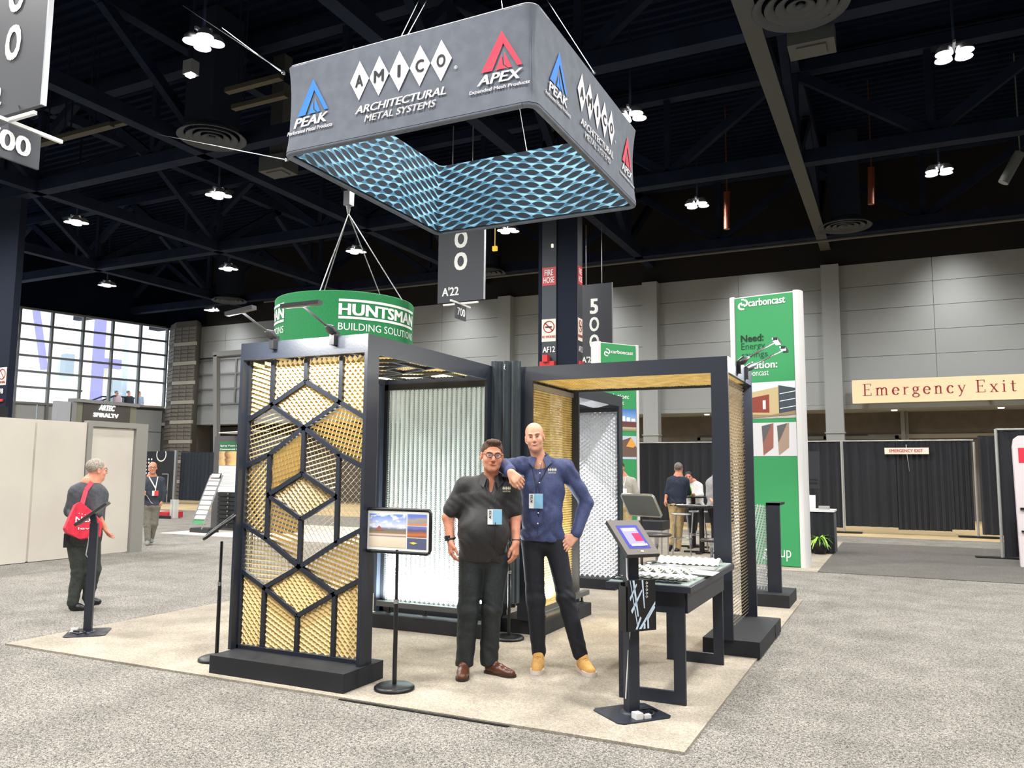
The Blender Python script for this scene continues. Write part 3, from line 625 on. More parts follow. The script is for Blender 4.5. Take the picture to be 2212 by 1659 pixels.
# the dark letters sit a hair in front of the diamonds
def face2(F, nrm, du, k):
    nrm = np.array(nrm, float)
    _t = text
    face(F, None, du, k)
    for o in [c for c in RB.children if c.name.startswith('letter_inlay')][-5:]: o.location = tuple(nrm*.004)
face2(F1, (0, -1, 0), 0, 1.0); face2(F2, (1, 0, 0), .2, .99)
def cable(a, b, m=GALV, r=.008): return MB().tube([a, b], r, 5)
CBL = mat('steel_cable', srgb(170, 172, 172), .35, .7)
for p_, q_ in ((at(864, 84, Y=GY0+.04), at(905, 0, Z=9.5)), (at(878, 80, Y=GY0+.04), at(922, 0, Z=9.5)), (at(1284, 158, X=GX1-.04), at(1182, 0, Z=9.5)), (at(1087, 30, Y=GY0+.1), at(1083, 0, Z=9.5)),
               (at(614, 157, Y=GY0+.05), at(395, 12, Z=9.5)), (at(614, 160, Y=GY0+.05), at(480, 60, Z=9.5)), (at(622, 346, Y=GY0+.3), at(340, 290, Z=9.4)), (at(1139, 332, Y=GY1-.06), at(1110, 160, Z=9.5))):
    part('cable', cable(p_, q_, r=.006), CBL, RB)
    c = Vector(p_); d = (Vector(q_)-c).normalized(); part('turnbuckle', MB().tube([c, c+d*.08, c+d*.13], [.012, .02, .008], 8), CHROME, RB)
# ================================================================== GREEN ROUND SIGN
dd = ray(747, 640); hc = dd[:2]/np.linalg.norm(dd[:2])*19.2
zt = CH+19.2*dd[2]/np.linalg.norm(dd[:2])-.24
HR = 1.62; HZ1 = zt; HZ0 = zt-1.12
HS = thing('round_sign', 'round green hanging sign with white lettering behind the left archway', 'sign', (hc[0], hc[1], HZ0))
part('outer_fabric', MB().lathe([(HR, 0), (HR-.02, (HZ1-HZ0)/2), (HR, HZ1-HZ0)], (hc[0], hc[1], HZ0), 72), GREENF, HS)
part('inner_fabric', MB().lathe([(HR-.06, HZ1-HZ0), (HR-.06, 0)], (hc[0], hc[1], HZ0), 72), mat('green_lining', srgb(24, 92, 56), .8), HS)
for z in (HZ0, HZ1): part('hoop', MB().tube([(hc[0]+(HR-.03)*math.cos(t*math.pi/36), hc[1]+(HR-.03)*math.sin(t*math.pi/36), z) for t in range(73)], .03, 6, caps=False), GREENF, HS)
base = math.atan2(-hc[1], -hc[0])
def cyl(u, v, r=HR+.012):
    a = base+u; vv = v/(HZ1-HZ0); return np.array((hc[0]+(r-.02*math.sin(math.pi*vv))*math.cos(a), hc[1]+(r-.02*math.sin(math.pi*vv))*math.sin(a), HZ0+v))
def dense(mb, s, u0, v0, w_, h_, bold, n=6):
    text(mb, s, cyl, u0, v0, w_, h_, bold)
for u0 in (-.09, -2.36):
    q = MB(); dense(q, 'HUNTSMAN', u0, .60, 1.38, .26, .05)
    for v in (.52, .9):
        P = []
        for i in range(41): P += [cyl(u0+1.38*i/40, v), cyl(u0+1.38*i/40, v+.055)]
        q.add(P, [(2*i, 2*i+2, 2*i+3, 2*i+1) for i in range(40)])
    dense(q, 'BUILDING SOLUTIONS', u0, .27, 1.38, .16, .006); part('lettering', q, WHITE, HS)
hk = at(755, 462, Y=hc[1]-.1) if False else (hc[0], hc[1], CH+ray(755, 462)[2]/np.linalg.norm(ray(755, 462)[:2])*19.2)
for a in (2.4, 3.6, -.35+.0, .9):
    part('cable', MB().tube([(hc[0]+HR*math.cos(base+a), hc[1]+HR*math.sin(base+a), HZ1), hk], .014, 5), CBL, HS)
part('hoist', MB().tube([hk, (hk[0], hk[1], hk[2]+.2)], [.03, .06], 8).box(hk[0]-.09, hk[1]-.09, hk[2]+.2, hk[0]+.09, hk[1]+.09, hk[2]+.55).bar((hk[0], hk[1], hk[2]+.55), (hk[0], hk[1], 12), .02), ALU, HS)
# ================================================================== HANGING AISLE SIGNS
SIGNB = mat('sign_charcoal', srgb(62, 64, 70), .6)
def aisle_sign(lb, x0, x1, Y, z0, z1, txts, arms=None, num=None):
    t = thing('aisle_sign', lb, 'sign', ((x0+x1)/2, Y, z0))
    part('board', MB().box(x0, Y-.02, z0, x1, Y+.02, z1), SIGNB, t); part('edge_strip', MB().box(x1, Y-.025, z0, x1+.02, Y+.025, z1), ALU, t)
    W_ = x1-x0; fn = pl((x0, Y-.024, 0), (1, 0, 0), (0, 0, 1))
    for s, u, z, w_, h_, b in txts: q = MB(); text(q, s, fn, u, z, w_, h_, b); part('lettering' if len(s) > 1 else 'numeral', q, PAPER, t)
    for xx in (x0+W_*.28, x0+W_*.72): part('cable', cable((xx, Y, z1), (xx, Y, 9.6), r=.012), CBL, t)
    if arms:
        cx = (x0+x1)/2; part('cross_arm', MB().bar((cx-.5*W_*.75, Y, z0-.05), (cx+.5*W_*.75, Y, z0-.05), .04).bar((cx, Y-.5*W_*.75, z0-.06), (cx, Y+.5*W_*.75, z0-.06), .04), WHITEP, t)
        part('number_board', MB().box(cx-.015, Y-.24, z0-.42, cx+.015, Y+.24, z0-.08), SIGNB, t)
        q = MB(); text(q, num, pl((cx+.02, Y, 0), (0, 1, 0), (0, 0, 1)), -.18, z0-.34, .36, .18, .03); part('lettering', q, PAPER, t)
    return t
aisle_sign('black hanging aisle sign with two zeros and a small 700 board below', -9.45, -8.25, 15.6, 5.40, 7.85, [('O', .43, 6.64, .34, .42, .06), ('O', .43, 6.12, .34, .42, .06), ('O', .43, 7.2, .34, .42, .06), ("A'22", .12, 5.55, .44, .2, .03)], True, '700')
aisle_sign('black hanging aisle sign reading 500 beside the dark hall column', -9.29, -8.07, 24., 4.95, 7.6, [('5', .48, 6.62, .28, .5, .05), ('O', .46, 6.05, .33, .47, .04), ('O', .46, 5.48, .33, .47, .04), ("A'22", .2, 5.05, .42, .2, .03)], True, '500')
# big one at left, near the camera
P0 = at(92, 228, Y=4.6)
t = aisle_sign('big black hanging aisle sign cut off at the upper left corner', P0[0]-1.25, P0[0], 4.6, P0[2], P0[2]+2.6, [('O', .64, P0[2]+.55, .24, .37, .06), ('O', .64, P0[2]+1.05, .24, .37, .06), ("A'22", .2, P0[2]+.12, .44, .2, .03)])
part('cross_arm', MB().bar((P0[0]-.95, 4.6, P0[2]-.05), (P0[0]-.1, 4.6, P0[2]-.05), .035).bar((P0[0]-.5, 4.05, P0[2]-.06), (P0[0]-.5, 5.15, P0[2]-.06), .035), WHITEP, t)
part('number_board', MB().box(P0[0]-.515, 4.3, P0[2]-.44, P0[0]-.485, 4.92, P0[2]-.09), SIGNB, t)
q = MB(); text(q, '700', pl((P0[0]-.48, 4.6, 0), (0, 1, 0), (0, 0, 1)), -.24, P0[2]-.36, .46, .2, .04); part('lettering', q, PAPER, t)
part('hook', MB().tube([(P0[0]-.32, 4.59, P0[2]), (P0[0]-.32, 4.57, P0[2]+.05)], .008, 6), CHROME, t)
# ================================================================== BOOTH ARCHWAYS
def strands(mb, fn, poly_, s=.026, lam=.05, amp=.5, hz=.007, hy=.005, ang=0., th=.0015, shape='zig', ns=4, jit=0.):
    """expanded metal: wavy ribbons; poly_ convex outline in (u, v); fn(u, v, n) -> point"""
    P = np.array(poly_, float); c, sn = math.cos(ang), math.sin(ang); R = np.array([[c, sn], [-sn, c]]); Q = P @ R.T
    p0, q0 = Q.min(0)-lam; p1, q1 = Q.max(0)+lam; amp = amp*s
    area_ = sum(P[i, 0]*P[(i+1) % len(P), 1]-P[(i+1) % len(P), 0]*P[i, 1] for i in range(len(P))); sg = 1 if area_ > 0 else -1
    i0, i1 = int(q0//s), int(q1//s)+1; step_ = lam/ns; m = int((p1-p0)/step_)+1; pp = p0+np.arange(m)*step_; pp = np.round(p0/lam)*lam+np.arange(m)*step_
    def ins(u, v):
        ok = np.ones(u.shape, bool)
        for k in range(len(P)):
            a, b = P[k], P[(k+1) % len(P)]; ok &= sg*((b[0]-a[0])*(v-a[1])-(b[1]-a[1])*(u-a[0])) > 0
        return ok
    for i in range(i0, i1):
        x = pp/lam+(.5 if i % 2 else 0)
        if shape == 'zig': w_ = 2*np.abs(2*(x-np.floor(x+.5)))-1
        elif shape == 'arch': x2 = pp/lam; w_ = 2*np.abs(np.sin(math.pi*x2))-1
        else: w_ = np.cos(2*math.pi*x)
        q = i*s+amp*w_
        if jit: q = q+np.random.RandomState(i & 0xffff).uniform(-jit, jit, q.shape)
        U = c*pp-sn*q; Vv = sn*pp+c*q; ok = ins(U, Vv); seg = ok[:-1] & ok[1:]
        if not seg.any(): continue
        nn = np.cos(2*math.pi*x)*hy*.4 if shape == 'zig' else 0*pp
        idx = np.nonzero(seg)[0]; base_ = len(mb.v); used = {}; 
        for k in sorted(set(idx) | set(idx+1)):
            used[k] = len(mb.v)
            for dq, dn in ((hz, hy), (hz, hy+th), (-hz, -hy+th), (-hz, -hy)):
                qq = q[k]+dq; mb.v.append(tuple(fn(c*pp[k]-sn*qq, sn*pp[k]+c*qq, dn+nn[k])))
        for k in idx:
            a, b = used[k], used[k+1]
            for e in range(4): mb.f.append((a+e, a+(e+1) % 4, b+(e+1) % 4, b+e)); mb.m.append(0); mb.sm.append(False)
    return mb
ZB, ZT = .149, 2.612
c1, c2, c3, cl, cr_ = .28, .625, .975, .03, 1.21
cT, cB = 2.46, .17
LAT_BARS = [((c2, cT), (c2, 2.28)), ((c2, 1.91), (c2, 1.55)), ((c2, 1.19), (c2, .82)), ((c2, .45), (c2, cB))]
for c_ in (c1, c3): LAT_BARS += [((c_, cT), (c_, 2.10)), ((c_, 1.70), (c_, 1.02)), ((c_, .64), (c_, cB)), ((c2, 2.28), (c_, 2.10)), ((c_, 2.1), (c2, 1.91)), ((c2, 1.91), (c_, 1.70)), ((c2, 1.55), (c_, 1.37)), ((c_, 1.37), (c2, 1.19)), ((c_, 1.02), (c2, .82)), ((c2, .82), (c_, .64)), ((c_, .64), (c2, .45))]
for c_, e in ((c1, cl), (c3, cr_)): LAT_BARS += [((c_, 2.10), (e, 1.98)), ((c_, 1.70), (e, 1.60)), ((c_, 1.02), (e, 1.13)), ((c_, .64), (e, .76))]
CELLS = []
for c_, e, o in ((c1, cl, 0), (c3, cr_, 1)):
    CELLS += [([(e, cT), (c_, cT), (c_, 2.1), (e, 1.98)], 30 if o == 0 else 0, .019, .010, 0), ([(c_, cT), (c2, cT), (c2, 2.28), (c_, 2.1)], 0, .019, .010, 0),
              ([(e, 1.98), (c_, 2.1), (c2, 1.91), (c_, 1.70), (e, 1.60)], 60 if o == 0 else 120, .011 if o == 0 else .018, .009, 1-o), ([(c_, 1.70), (c2, 1.91), (c2, 1.55), (c_, 1.37)], 150 if o == 0 else 60, .0195 if o == 0 else .009, .010, o),
              ([(e, 1.60), (c_, 1.70), (c_, 1.02), (e, 1.13)], 90, .019 if o == 0 else .006, .009, o), ([(c_, 1.37), (c2, 1.19), (c2, .82), (c_, 1.02)], 120 if o == 0 else 80, .0185 if o == 0 else .008, .010, o),
              ([(e, 1.13), (c_, 1.02), (c2, .82), (c_, .64), (e, .76)], 45 if o == 0 else 120, .0095 if o == 0 else .019, .010, 1-o), ([(e, .76), (c_, .64), (c_, cB), (e, cB)], 0, .019, .010, 0), ([(c_, .64), (c2, .45), (c2, cB), (c_, cB)], 20, .0165, .010, 0)]
CELLS += [([(c1, 2.1), (c2, 2.28), (c3, 2.1), (c2, 1.91)], 0, .0175, .010, 0), ([(c1, 1.37), (c2, 1.55), (c3, 1.37), (c2, 1.19)], 0, .0165, .010, 1), ([(c1, .64), (c2, .82), (c3, .64), (c2, .45)], 0, .019, .010, 0)]
def lattice(root, fn, tl=1):
    for a, b in LAT_BARS:
        part('lattice_bar', MB().bar(fn(a[0], a[1], 0), fn(b[0], b[1], 0), .034, .03, up=fn(0, 0, 1)-fn(0, 0, 0)), BLK, root, world=False)
    for pg, an, hz, hy, kind in CELLS:
        part('mesh_infill', strands(MB(), lambda u, v, n: fn(u, v, n-.02), pg, .026, .05, .5, hz, hy*tl, math.radians(an)), BRONZE if kind else GOLD, root, world=False)
def portal(lb, loc, rot, L, W=1.28, base0=True, base1=True):
    t = thing('mesh_archway', lb, 'archway', loc, rot)
    for x in (0, W-.03):
        for y0 in (0, L-.15): part('post', MB().box(x, y0, ZB, x+.03, y0+.15, ZT-.142), BLK, t, world=False)
    for y0, b in ((-.214, base0), (L-.27, base1)):
        if b:
            part('base', MB().box(-.0+.03, y0, .016, W+.025, y0+.484, ZB), BLKM, t, world=False)
            part('base_lid', MB().box(W-.35, y0-.004, .02, W+.028, y0, ZB-.006), BLKM, t, world=False)
    zf = ZT-.142
    part('side_beam', MB().box(W-.03, 0, zf, W, L, ZT), BLK, t, world=False); part('side_beam', MB().box(0, 0, zf, .03, L, ZT), BLK, t, world=False)
    for y in (0, L-.03): part('header', MB().box(.03, y, zf, W-.03, y+.03, ZT), BLK, t, world=False)
    return t
A1 = portal('left archway with gold hexagon-lattice front panel and white wave mesh at its back', (-4.885, 4.942, 0), 0, 2.12)
lattice(A1, lambda u, v, n: np.array([u, .085-n, v]), -1)
def roofmap(u, v, n): return np.array([u, .1+(2.46-v)/2.29*1.93, 2.515-n])
lattice(A1, roofmap, -1)
part('panel_frame', MB().box(.03, .06, ZB, 1.25, .1, ZB+.03).box(.03, .06, ZB, .045, .1, 2.47).box(1.235, .06, ZB, 1.25, .1, 2.47), BLK, A1, world=False)
part('wave_mesh', strands(MB(), lambda u, v, n: np.array([u, 2.06-n, v]), [(.07, .2), (1.235, .2), (1.235, 2.41), (.07, 2.41)], .0185, .056, .75, .0082, .006, 0, shape='arch', ns=8), SILV, A1, world=False, label='white wave-patterned metal mesh')
part('inner_frame', MB().box(.03, 2.03, ZB, .075, 2.09, 2.47).box(1.235, 2.03, ZB, 1.25, 2.09, 2.47).box(.03, 2.03, 2.41, 1.25, 2.09, 2.47).box(.03, 2.03, ZB, 1.25, 2.09, .2), BLK2, A1, world=False)
def led_bar(root, a, b, up, lightdir, power, n=2):
    a = np.array(a, float); b = np.array(b, float)
    r = part('light_bar', MB().bar(a, b, .06, .05), mat('grey_extrusion', srgb(95, 97, 98), .4, .4), root, world=False)
    part('lens', MB().bar(a+np.array(up)*.03, b+np.array(up)*.03, .035, .008), LEDW, r, world=False)
    for k in range(n+1):
        c = a+(b-a)*(.12+.76*k/n); part('clamp', MB().bar(c+np.array([0, 0, -.03]), c+np.array([0, 0, -.085]), .02).bar(c+np.array([-.02, 0, -.08]), c+np.array([.02, 0, -.08]), .03, .012), BLK2, r, world=False)
led_bar(A1, (.08, 1.93, .245), (1.2, 1.93, .245), (0, 1, .2), None, 0)
area((-4.22, 6.88, .29), (-4.22, 7.0, .95), 130, 1.1, .05, (.9, 1, .98))
A2 = portal('right archway with gold roof, gold perforated panel and bronze slatted end', (-1.344, 7.18, 0), math.radians(90), 2.05, 1.3)
part('slat_mesh', strands(MB(), lambda u, v, n: np.array([u, .09-n, v]), [(.03, .17), (1.27, .17), (1.27, 2.46), (.03, 2.46)], .031, .11, .12, .012, .012, 0, shape='cos', ns=6, jit=.001), BRUSH, A2, world=False, label='bronze slatted mesh')
# perforated gold panel: folded strips with slots
def perforated(mb, fn, u0, u1, v0, v1, pr=.026, pc=.024):
    nr = int((v1-v0)/pr); nc = int((u1-u0)/pc)
    for r in range(nr):
        v = v0+r*pr
        a, b, c_, d = [fn(*q) for q in ((u0, v, 0), (u1, v, 0), (u1, v+pr*.68, .006), (u0, v+pr*.68, .006))]; mb.add([a, b, c_, d], [(0, 1, 2, 3)])
        for k in range(nc):
            if (k*7+r*13) % 11 == 0: u2 = u0+(k+1)*pc
            else: u2 = u0+k*pc+pc*.6
            p_ = u0+k*pc
            mb.add([fn(p_, v+pr*.68, .006), fn(u2, v+pr*.68, .006), fn(u2, v+pr, -.004), fn(p_, v+pr, -.004)], [(0, 1, 2, 3)])
    return mb
part('gold_perforated_panel', perforated(MB(), lambda u, v, n: np.array([u, 1.985-n, v]), .03, 1.27, .2, 2.41), GOLDP, A2, world=False, label='gold perforated panel')
part('inner_frame', MB().box(.03, 1.96, 2.41, 1.27, 2.02, 2.46).box(.03, 1.96, ZB, 1.27, 2.02, .2), ALU, A2, world=False)
led_bar(A2, (.05, 1.86, .245), (1.42, 1.86, .245), (0, 1, .2), None, 0)
area((-3.2, 7.82, .3), (-3.33, 7.82, .9), 45, .05, 1.0, (1, .97, .88))
part('gold_roof_mesh', strands(MB(), lambda u, v, n: np.array([u, v, 2.50+n]), [(.03, .03), (1.27, .03), (1.27, 2.02), (.03, 2.02)], .03, .06, .35, .018, .006, .5, shape='cos', ns=4), GOLDP, A2, world=False, label='gold mesh roof')
A3 = portal('rear archway with white bubble mesh seen behind the right archway', (-3.43, 10.62, 0), math.radians(180), 2.12, 1.28, base1=False)
part('bubble_mesh', strands(MB(), lambda u, v, n: np.array([u, .085-n, v]), [(.03, .17), (1.25, .17), (1.25, 2.40), (.03, 2.40)], .028, .075, .42, .022, .010, 0, shape='cos', ns=6), SILV2, A3, world=False, label='white bubble mesh')
part('inner_frame', MB().box(.03, .07, 2.40, 1.25, .12, 2.46), BLK2, A3, world=False)
for k in range(17):
    part('roof_fin', MB().grid(lambda a, b, k=k: (.04+1.2*a, .15+k*.11+.09*math.sin(b*math.pi*.5), 2.60-.12*b*(1-.25*math.cos(a*14+k))), 16, 4), SILV2, A3, world=False)
part('wave_mesh', strands(MB(), lambda u, v, n: np.array([u, 2.04-n, v]), [(.03, .2), (1.25, .2), (1.25, 2.41), (.03, 2.41)], .03, .075, .42, .016, .004, 0, shape='cos', ns=4), SILV2, A3, world=False)
# storage drapes between the archways
def drape(name, lb, pts, z0, z1, m, amp=.03, waves=8, nu=60, nv=8, cat='drape', seed=1, group=None, parent=None, hem=.0):
    rnd = random.Random(seed); ph = [rnd.uniform(0, 6.28) for _ in range(4)]; pts = [np.array(p, float) for p in pts]
    Ls = [np.linalg.norm(pts[i+1]-pts[i]) for i in range(len(pts)-1)]; T = sum(Ls)
    def P(a):
        d = a*T
        for i, l in enumerate(Ls):
            if d <= l or i == len(Ls)-1: return pts[i]+(pts[i+1]-pts[i])*min(d/l, 1), (pts[i+1]-pts[i])/l
            d -= l
    def fn(a, b):
        c, t_ = P(a); n_ = np.array([-t_[1], t_[0]]); f_ = amp*(math.sin(a*waves*6.283+ph[0]+.6*math.sin(a*9+ph[1]))+.45*math.sin(a*waves*2.3*6.283+ph[2]+b*.8))*(.55+.45*(1-b))
        c = c+n_*f_; return (c[0], c[1], z0+(z1-z0)*b+(hem*math.sin(a*11+ph[3])*(1-b)))
    mb = MB().grid(fn, nu, nv)
    if parent is not None: return part(name, mb, m, parent)
    return solo(name, mb, m, lb, cat, group)
drape('storage_drape', 'charcoal drape closing the gap between the left and right archways', [(-3.62, 7.00), (-3.44, 7.05), (-3.33, 7.09)], .32, 2.66, DRAPE2, .032, 3, 60, 10, seed=4)
drape('storage_drape', 'narrow charcoal drape at the left edge of the white wave mesh', [(-5.06, 7.09), (-4.86, 7.07)], .3, 2.5, DRAPE2, .02, 2, 24, 8, seed=8)
drape('storage_drape', 'black drape behind the white wave mesh', [(-4.86, 7.35), (-3.6, 7.35)], .03, 2.5, DRAPE, .02, 7, 60, 4, seed=9)
drape('storage_drape', 'black drape closing the middle of the booth behind the gold panel', [(-3.68, 7.4), (-3.68, 8.3), (-3.6, 8.44)], .17, 2.46, DRAPE, .02, 7, 60, 4, seed=19)
part_ = None
so = solo('drape_hook', MB().tube([(-3.47, 7.02, 2.62), (-3.47, 7.0, 2.58), (-3.45, 7.0, 2.56)], .006, 6), CHROME, 'small steel hook at the top of the drape between the archways', 'hook')
# clip-on arm lights
def arm_light(lb, foot, mid, h0, h1, glow=True, flat=False):
    t = thing('arm_light', lb, 'light', tuple(foot), 0, 'clip-on arm lights on the archway headers')
    foot, mid, h0, h1 = [np.array(q, float) for q in (foot, mid, h0, h1)]
    part('clamp', MB().box(foot[0]-.022, foot[1]-.03, foot[2]-.10, foot[0]+.022, foot[1]+.04, foot[2]+.01), BLK2, t)
    hd = (h0+h1)/2; d = (hd-foot); part('socket', MB().tube([foot+np.array([0, 0, .0]), foot+d*.12, foot+d*.26], [.03, .038, .014], 8), BLK2, t)
    part('arm', MB().tube([foot+d*.2, hd], .009, 6), BLK2, t)
    part('head', MB().bar(h0, h1, .05, .03), mat('dark_extrusion', srgb(70, 72, 76), .4, .5), t)
    tw = foot-hd; tw[2] = 0; tw = tw/np.linalg.norm(tw)*.026+np.array([0, 0, .003]); part('lens', MB().bar(h0+(h1-h0)*.04+tw, h0+(h1-h0)*.96+tw, .006, .014), LEDW, t)
    area((hd[0], hd[1], hd[2]-.03), tuple(np.array([foot[0], foot[1], 2.2])), 26, .3, .05, (1, .98, .92))
Yl = 4.5
for (f_, a_, b_, lb) in (((592, 728), (490, 679), (549, 664), 'black clip-on arm light, left one above the gold lattice panel'), ((722, 718), (610, 662), (692, 653), 'black clip-on arm light, right one above the gold lattice panel')):
    arm_light(lb, at(*f_, Y=4.92), None, at(*a_, Y=Yl), at(*b_, Y=Yl))
def toX(px, py, X): return at(px, py, X=X)
for (f_, a_, lb) in (((1596, 784), (1678, 737), 'clip-on arm light shining over the right archway, rear one'), ((1612, 797), (1694, 755), 'clip-on arm light shining over the right archway, front one')):
    ft = toX(*f_, -1.33); h = toX(*a_, -.86); yy = ft[1]+.1
    h = np.array(at(a_[0], a_[1], Y=min(ft[1]+.25, 9))); h = np.array(h)
    arm_light(lb, ft, None, h+np.array([0, -.14, 0]), h+np.array([0, .14, 0]))
# ================================================================== SIGN STANDS
def sign_stand(lb, base, W=.56, H=.31, zc=1.12, rot=0., tilt=0., img=True, two=False, rbase=.145):
    t = thing('sign_stand', lb, 'sign stand', base, rot)
    part('base', MB().lathe([(rbase, 0), (rbase, .018), (rbase*.86, .032), (0, .036)], (0, 0, 0), 40), BLK2, t, world=False)
    zt_ = zc-H/2+.02
    part('pole', MB().lathe([(.016, .03), (.016, .62)], (0, 0, 0), 12).lathe([(.012, .62), (.012, zt_)], (0, 0, 0), 12), BLK2, t, world=False)
    part('collar', MB().lathe([(.019, 0), (.019, .03)], (0, 0, .6), 12).lathe([(.006, 0), (.006, .012)], (.02, -.01, .61), 8), CHROME if img else BLK2, t, world=False)
    R = Matrix.Translation((0, 0, zc)) @ Matrix.Rotation(tilt, 4, 'X')
    def T(x, y, z): return np.array(R @ Vector((x, y, z)))
    fr = MB(); r_ = .013
    cs = [(-W/2+.02, -H/2), (W/2-.02, -H/2), (W/2, -H/2+.02), (W/2, H/2-.02), (W/2-.02, H/2), (-W/2+.02, H/2), (-W/2, H/2-.02), (-W/2, -H/2+.02)]
    fr.tube([T(a, 0, b) for a, b in cs+cs[:1]], r_, 8, caps=False)
    part('frame', fr, BLK2 if img else mat('silver_frame', srgb(165, 165, 165), .3, .6), t, world=False)
    part('backing', MB().obox(T(0, .006, 0), T(W/2, 0, 0)-T(0, 0, 0), T(0, .003, 0)-T(0, 0, 0), T(0, 0, H/2)-T(0, 0, 0)), mat('grey_backing', srgb(70, 75, 80), .6), t, world=False)
    return t, T
S1, T1 = sign_stand('black pole sign stand with a photo poster in front of the white wave mesh', (-3.335, 5.0, .016), rot=.0)
pr = part('poster', MB().obox(T1(0, -.002, 0), (.267, 0, 0), (0, .003, 0), (0, 0, .142)), PAPER, S1, world=False)
def pic(name, x0, z0, x1, z1, m, T=T1, S=S1, y=-.0065):
    part(name, MB().add([T(x0, y, z0), T(x1, y, z0), T(x1, y, z1), T(x0, y, z1)], [(0, 1, 2, 3)]), m, S, world=False)
def skypic(name):
    m = ramp_mat(name, [(0, srgb(222, 205, 180)), (.3, srgb(235, 220, 200)), (.34, srgb(130, 110, 110)), (.36, srgb(225, 205, 195)), (.40, srgb(220, 190, 180)), (.42, srgb(150, 130, 90)), (.52, srgb(130, 120, 110)), (.56, srgb(120, 130, 165)), (.62, srgb(215, 220, 235)), (1., srgb(95, 140, 225))], dist=.0, nscale=5)
    nt = m.node_tree; N = nt.nodes; tc = N['Texture Coordinate'] if 'Texture Coordinate' in N else [n for n in N if n.type == 'TEX_COORD'][0]
    n2 = N.new('ShaderNodeTexNoise'); n2.inputs['Scale'].default_value = 4; n2.inputs['Detail'].default_value = 8; mp = N.new('ShaderNodeMapping'); mp.inputs['Scale'].default_value = (1, 1, 1.6); nt.links.new(tc.outputs['Generated'], mp.inputs[0]); nt.links.new(mp.outputs[0], n2.inputs[0])
    sx = [n for n in N if n.type == 'SEPXYZ'][0]; g = N.new('ShaderNodeMapRange'); g.inputs['From Min'].default_value = .5; g.inputs['From Max'].default_value = .58; nt.links.new(n2.outputs['Fac'], g.inputs['Value'])
    g2 = N.new('ShaderNodeMapRange'); g2.inputs['From Min'].default_value = .55; g2.inputs['From Max'].default_value = .62; nt.links.new(sx.outputs['Z'], g2.inputs['Value'])
    mu = N.new('ShaderNodeMath'); mu.operation = 'MULTIPLY'; nt.links.new(g.outputs[0], mu.inputs[0]); nt.links.new(g2.outputs[0], mu.inputs[1])
    mx = N.new('ShaderNodeMix'); mx.data_type = 'RGBA'; nt.links.new(mu.outputs[0], mx.inputs['Factor']); r = [n for n in N if n.type == 'VALTORGB'][0]; nt.links.new(r.outputs[0], mx.inputs['A']); mx.inputs['B'].default_value = (.9, .92, .95, 1)
    nt.links.new(mx.outputs['Result'], N['Principled BSDF'].inputs['Base Color']); return m
pic('photo', -.25, -.12, .075, .12, skypic('landscape_print'))
pic('photo', .085, .045, .25, .125, ramp_mat('orange_curve_print', [(0, srgb(235, 110, 80)), (.45, srgb(220, 140, 110)), (.5, srgb(160, 150, 140)), (.8, srgb(170, 160, 150)), (1, srgb(110, 130, 210))], dist=.6, nscale=1.5))
pic('photo', .085, -.04, .25, .038, ramp_mat('dusk_print', [(0, srgb(120, 75, 60)), (.35, srgb(205, 120, 70)), (.55, srgb(150, 100, 90)), (.7, srgb(90, 90, 120)), (1, srgb(120, 120, 190))], dist=.2, nscale=2))
pic('photo', .085, -.125, .25, -.047, mat('slate_print', srgb(90, 95, 125), .5))
q = MB(); q.add([T1(.105, -.008, -.08), T1(.14, -.008, -.092), T1(.175, -.008, -.082), T1(.14, -.008, -.073)], [(0, 1, 2, 3)]); part('star_mark', q, mat('yellow_print', srgb(225, 215, 80), .5), S1, world=False)
q = MB(); q.add([T1(-.2, -.0075, .0), T1(-.17, -.0075, -.0), T1(-.12, -.0075, .0), T1(-.16, -.0075, .035)], [(0, 1, 2, 3)]); part('photo_hill', q, mat('hill_print', srgb(160, 100, 95), .6), S1, world=False)
q = MB(); diamonds(q, q, lambda a, b: T1(a, -.0075, b), -.24, .095, .045, .015, 'AMICO'); part('logo', q, WHITE, S1, world=False)
sign_stand('black pole sign stand between the two men, behind their legs', (-3.36, 6.93, .016), W=.01, H=.02, zc=.9, rot=0)
gp = at(462, 1432, Z=.016)
sign_stand('black pole sign stand seen edge-on left of the gold lattice panel', (-5.12, 5.06, .016), W=.5, H=.32, zc=1.10, rot=math.radians(-47), tilt=math.radians(-52))
gp = at(480, 1308, Z=.016)
sign_stand('grey-backed sign stand farther back, left of the gold lattice panel', (-5.45, 5.75, .016), W=.5, H=.34, zc=1.15, rot=math.radians(140), tilt=math.radians(-25))
sign_stand('silver framed sign stand seen from behind, in front of the stools', (-2.72, 9.1, .016), W=.46, H=.3, zc=1.18, rot=math.radians(160), tilt=math.radians(-35), img=False)
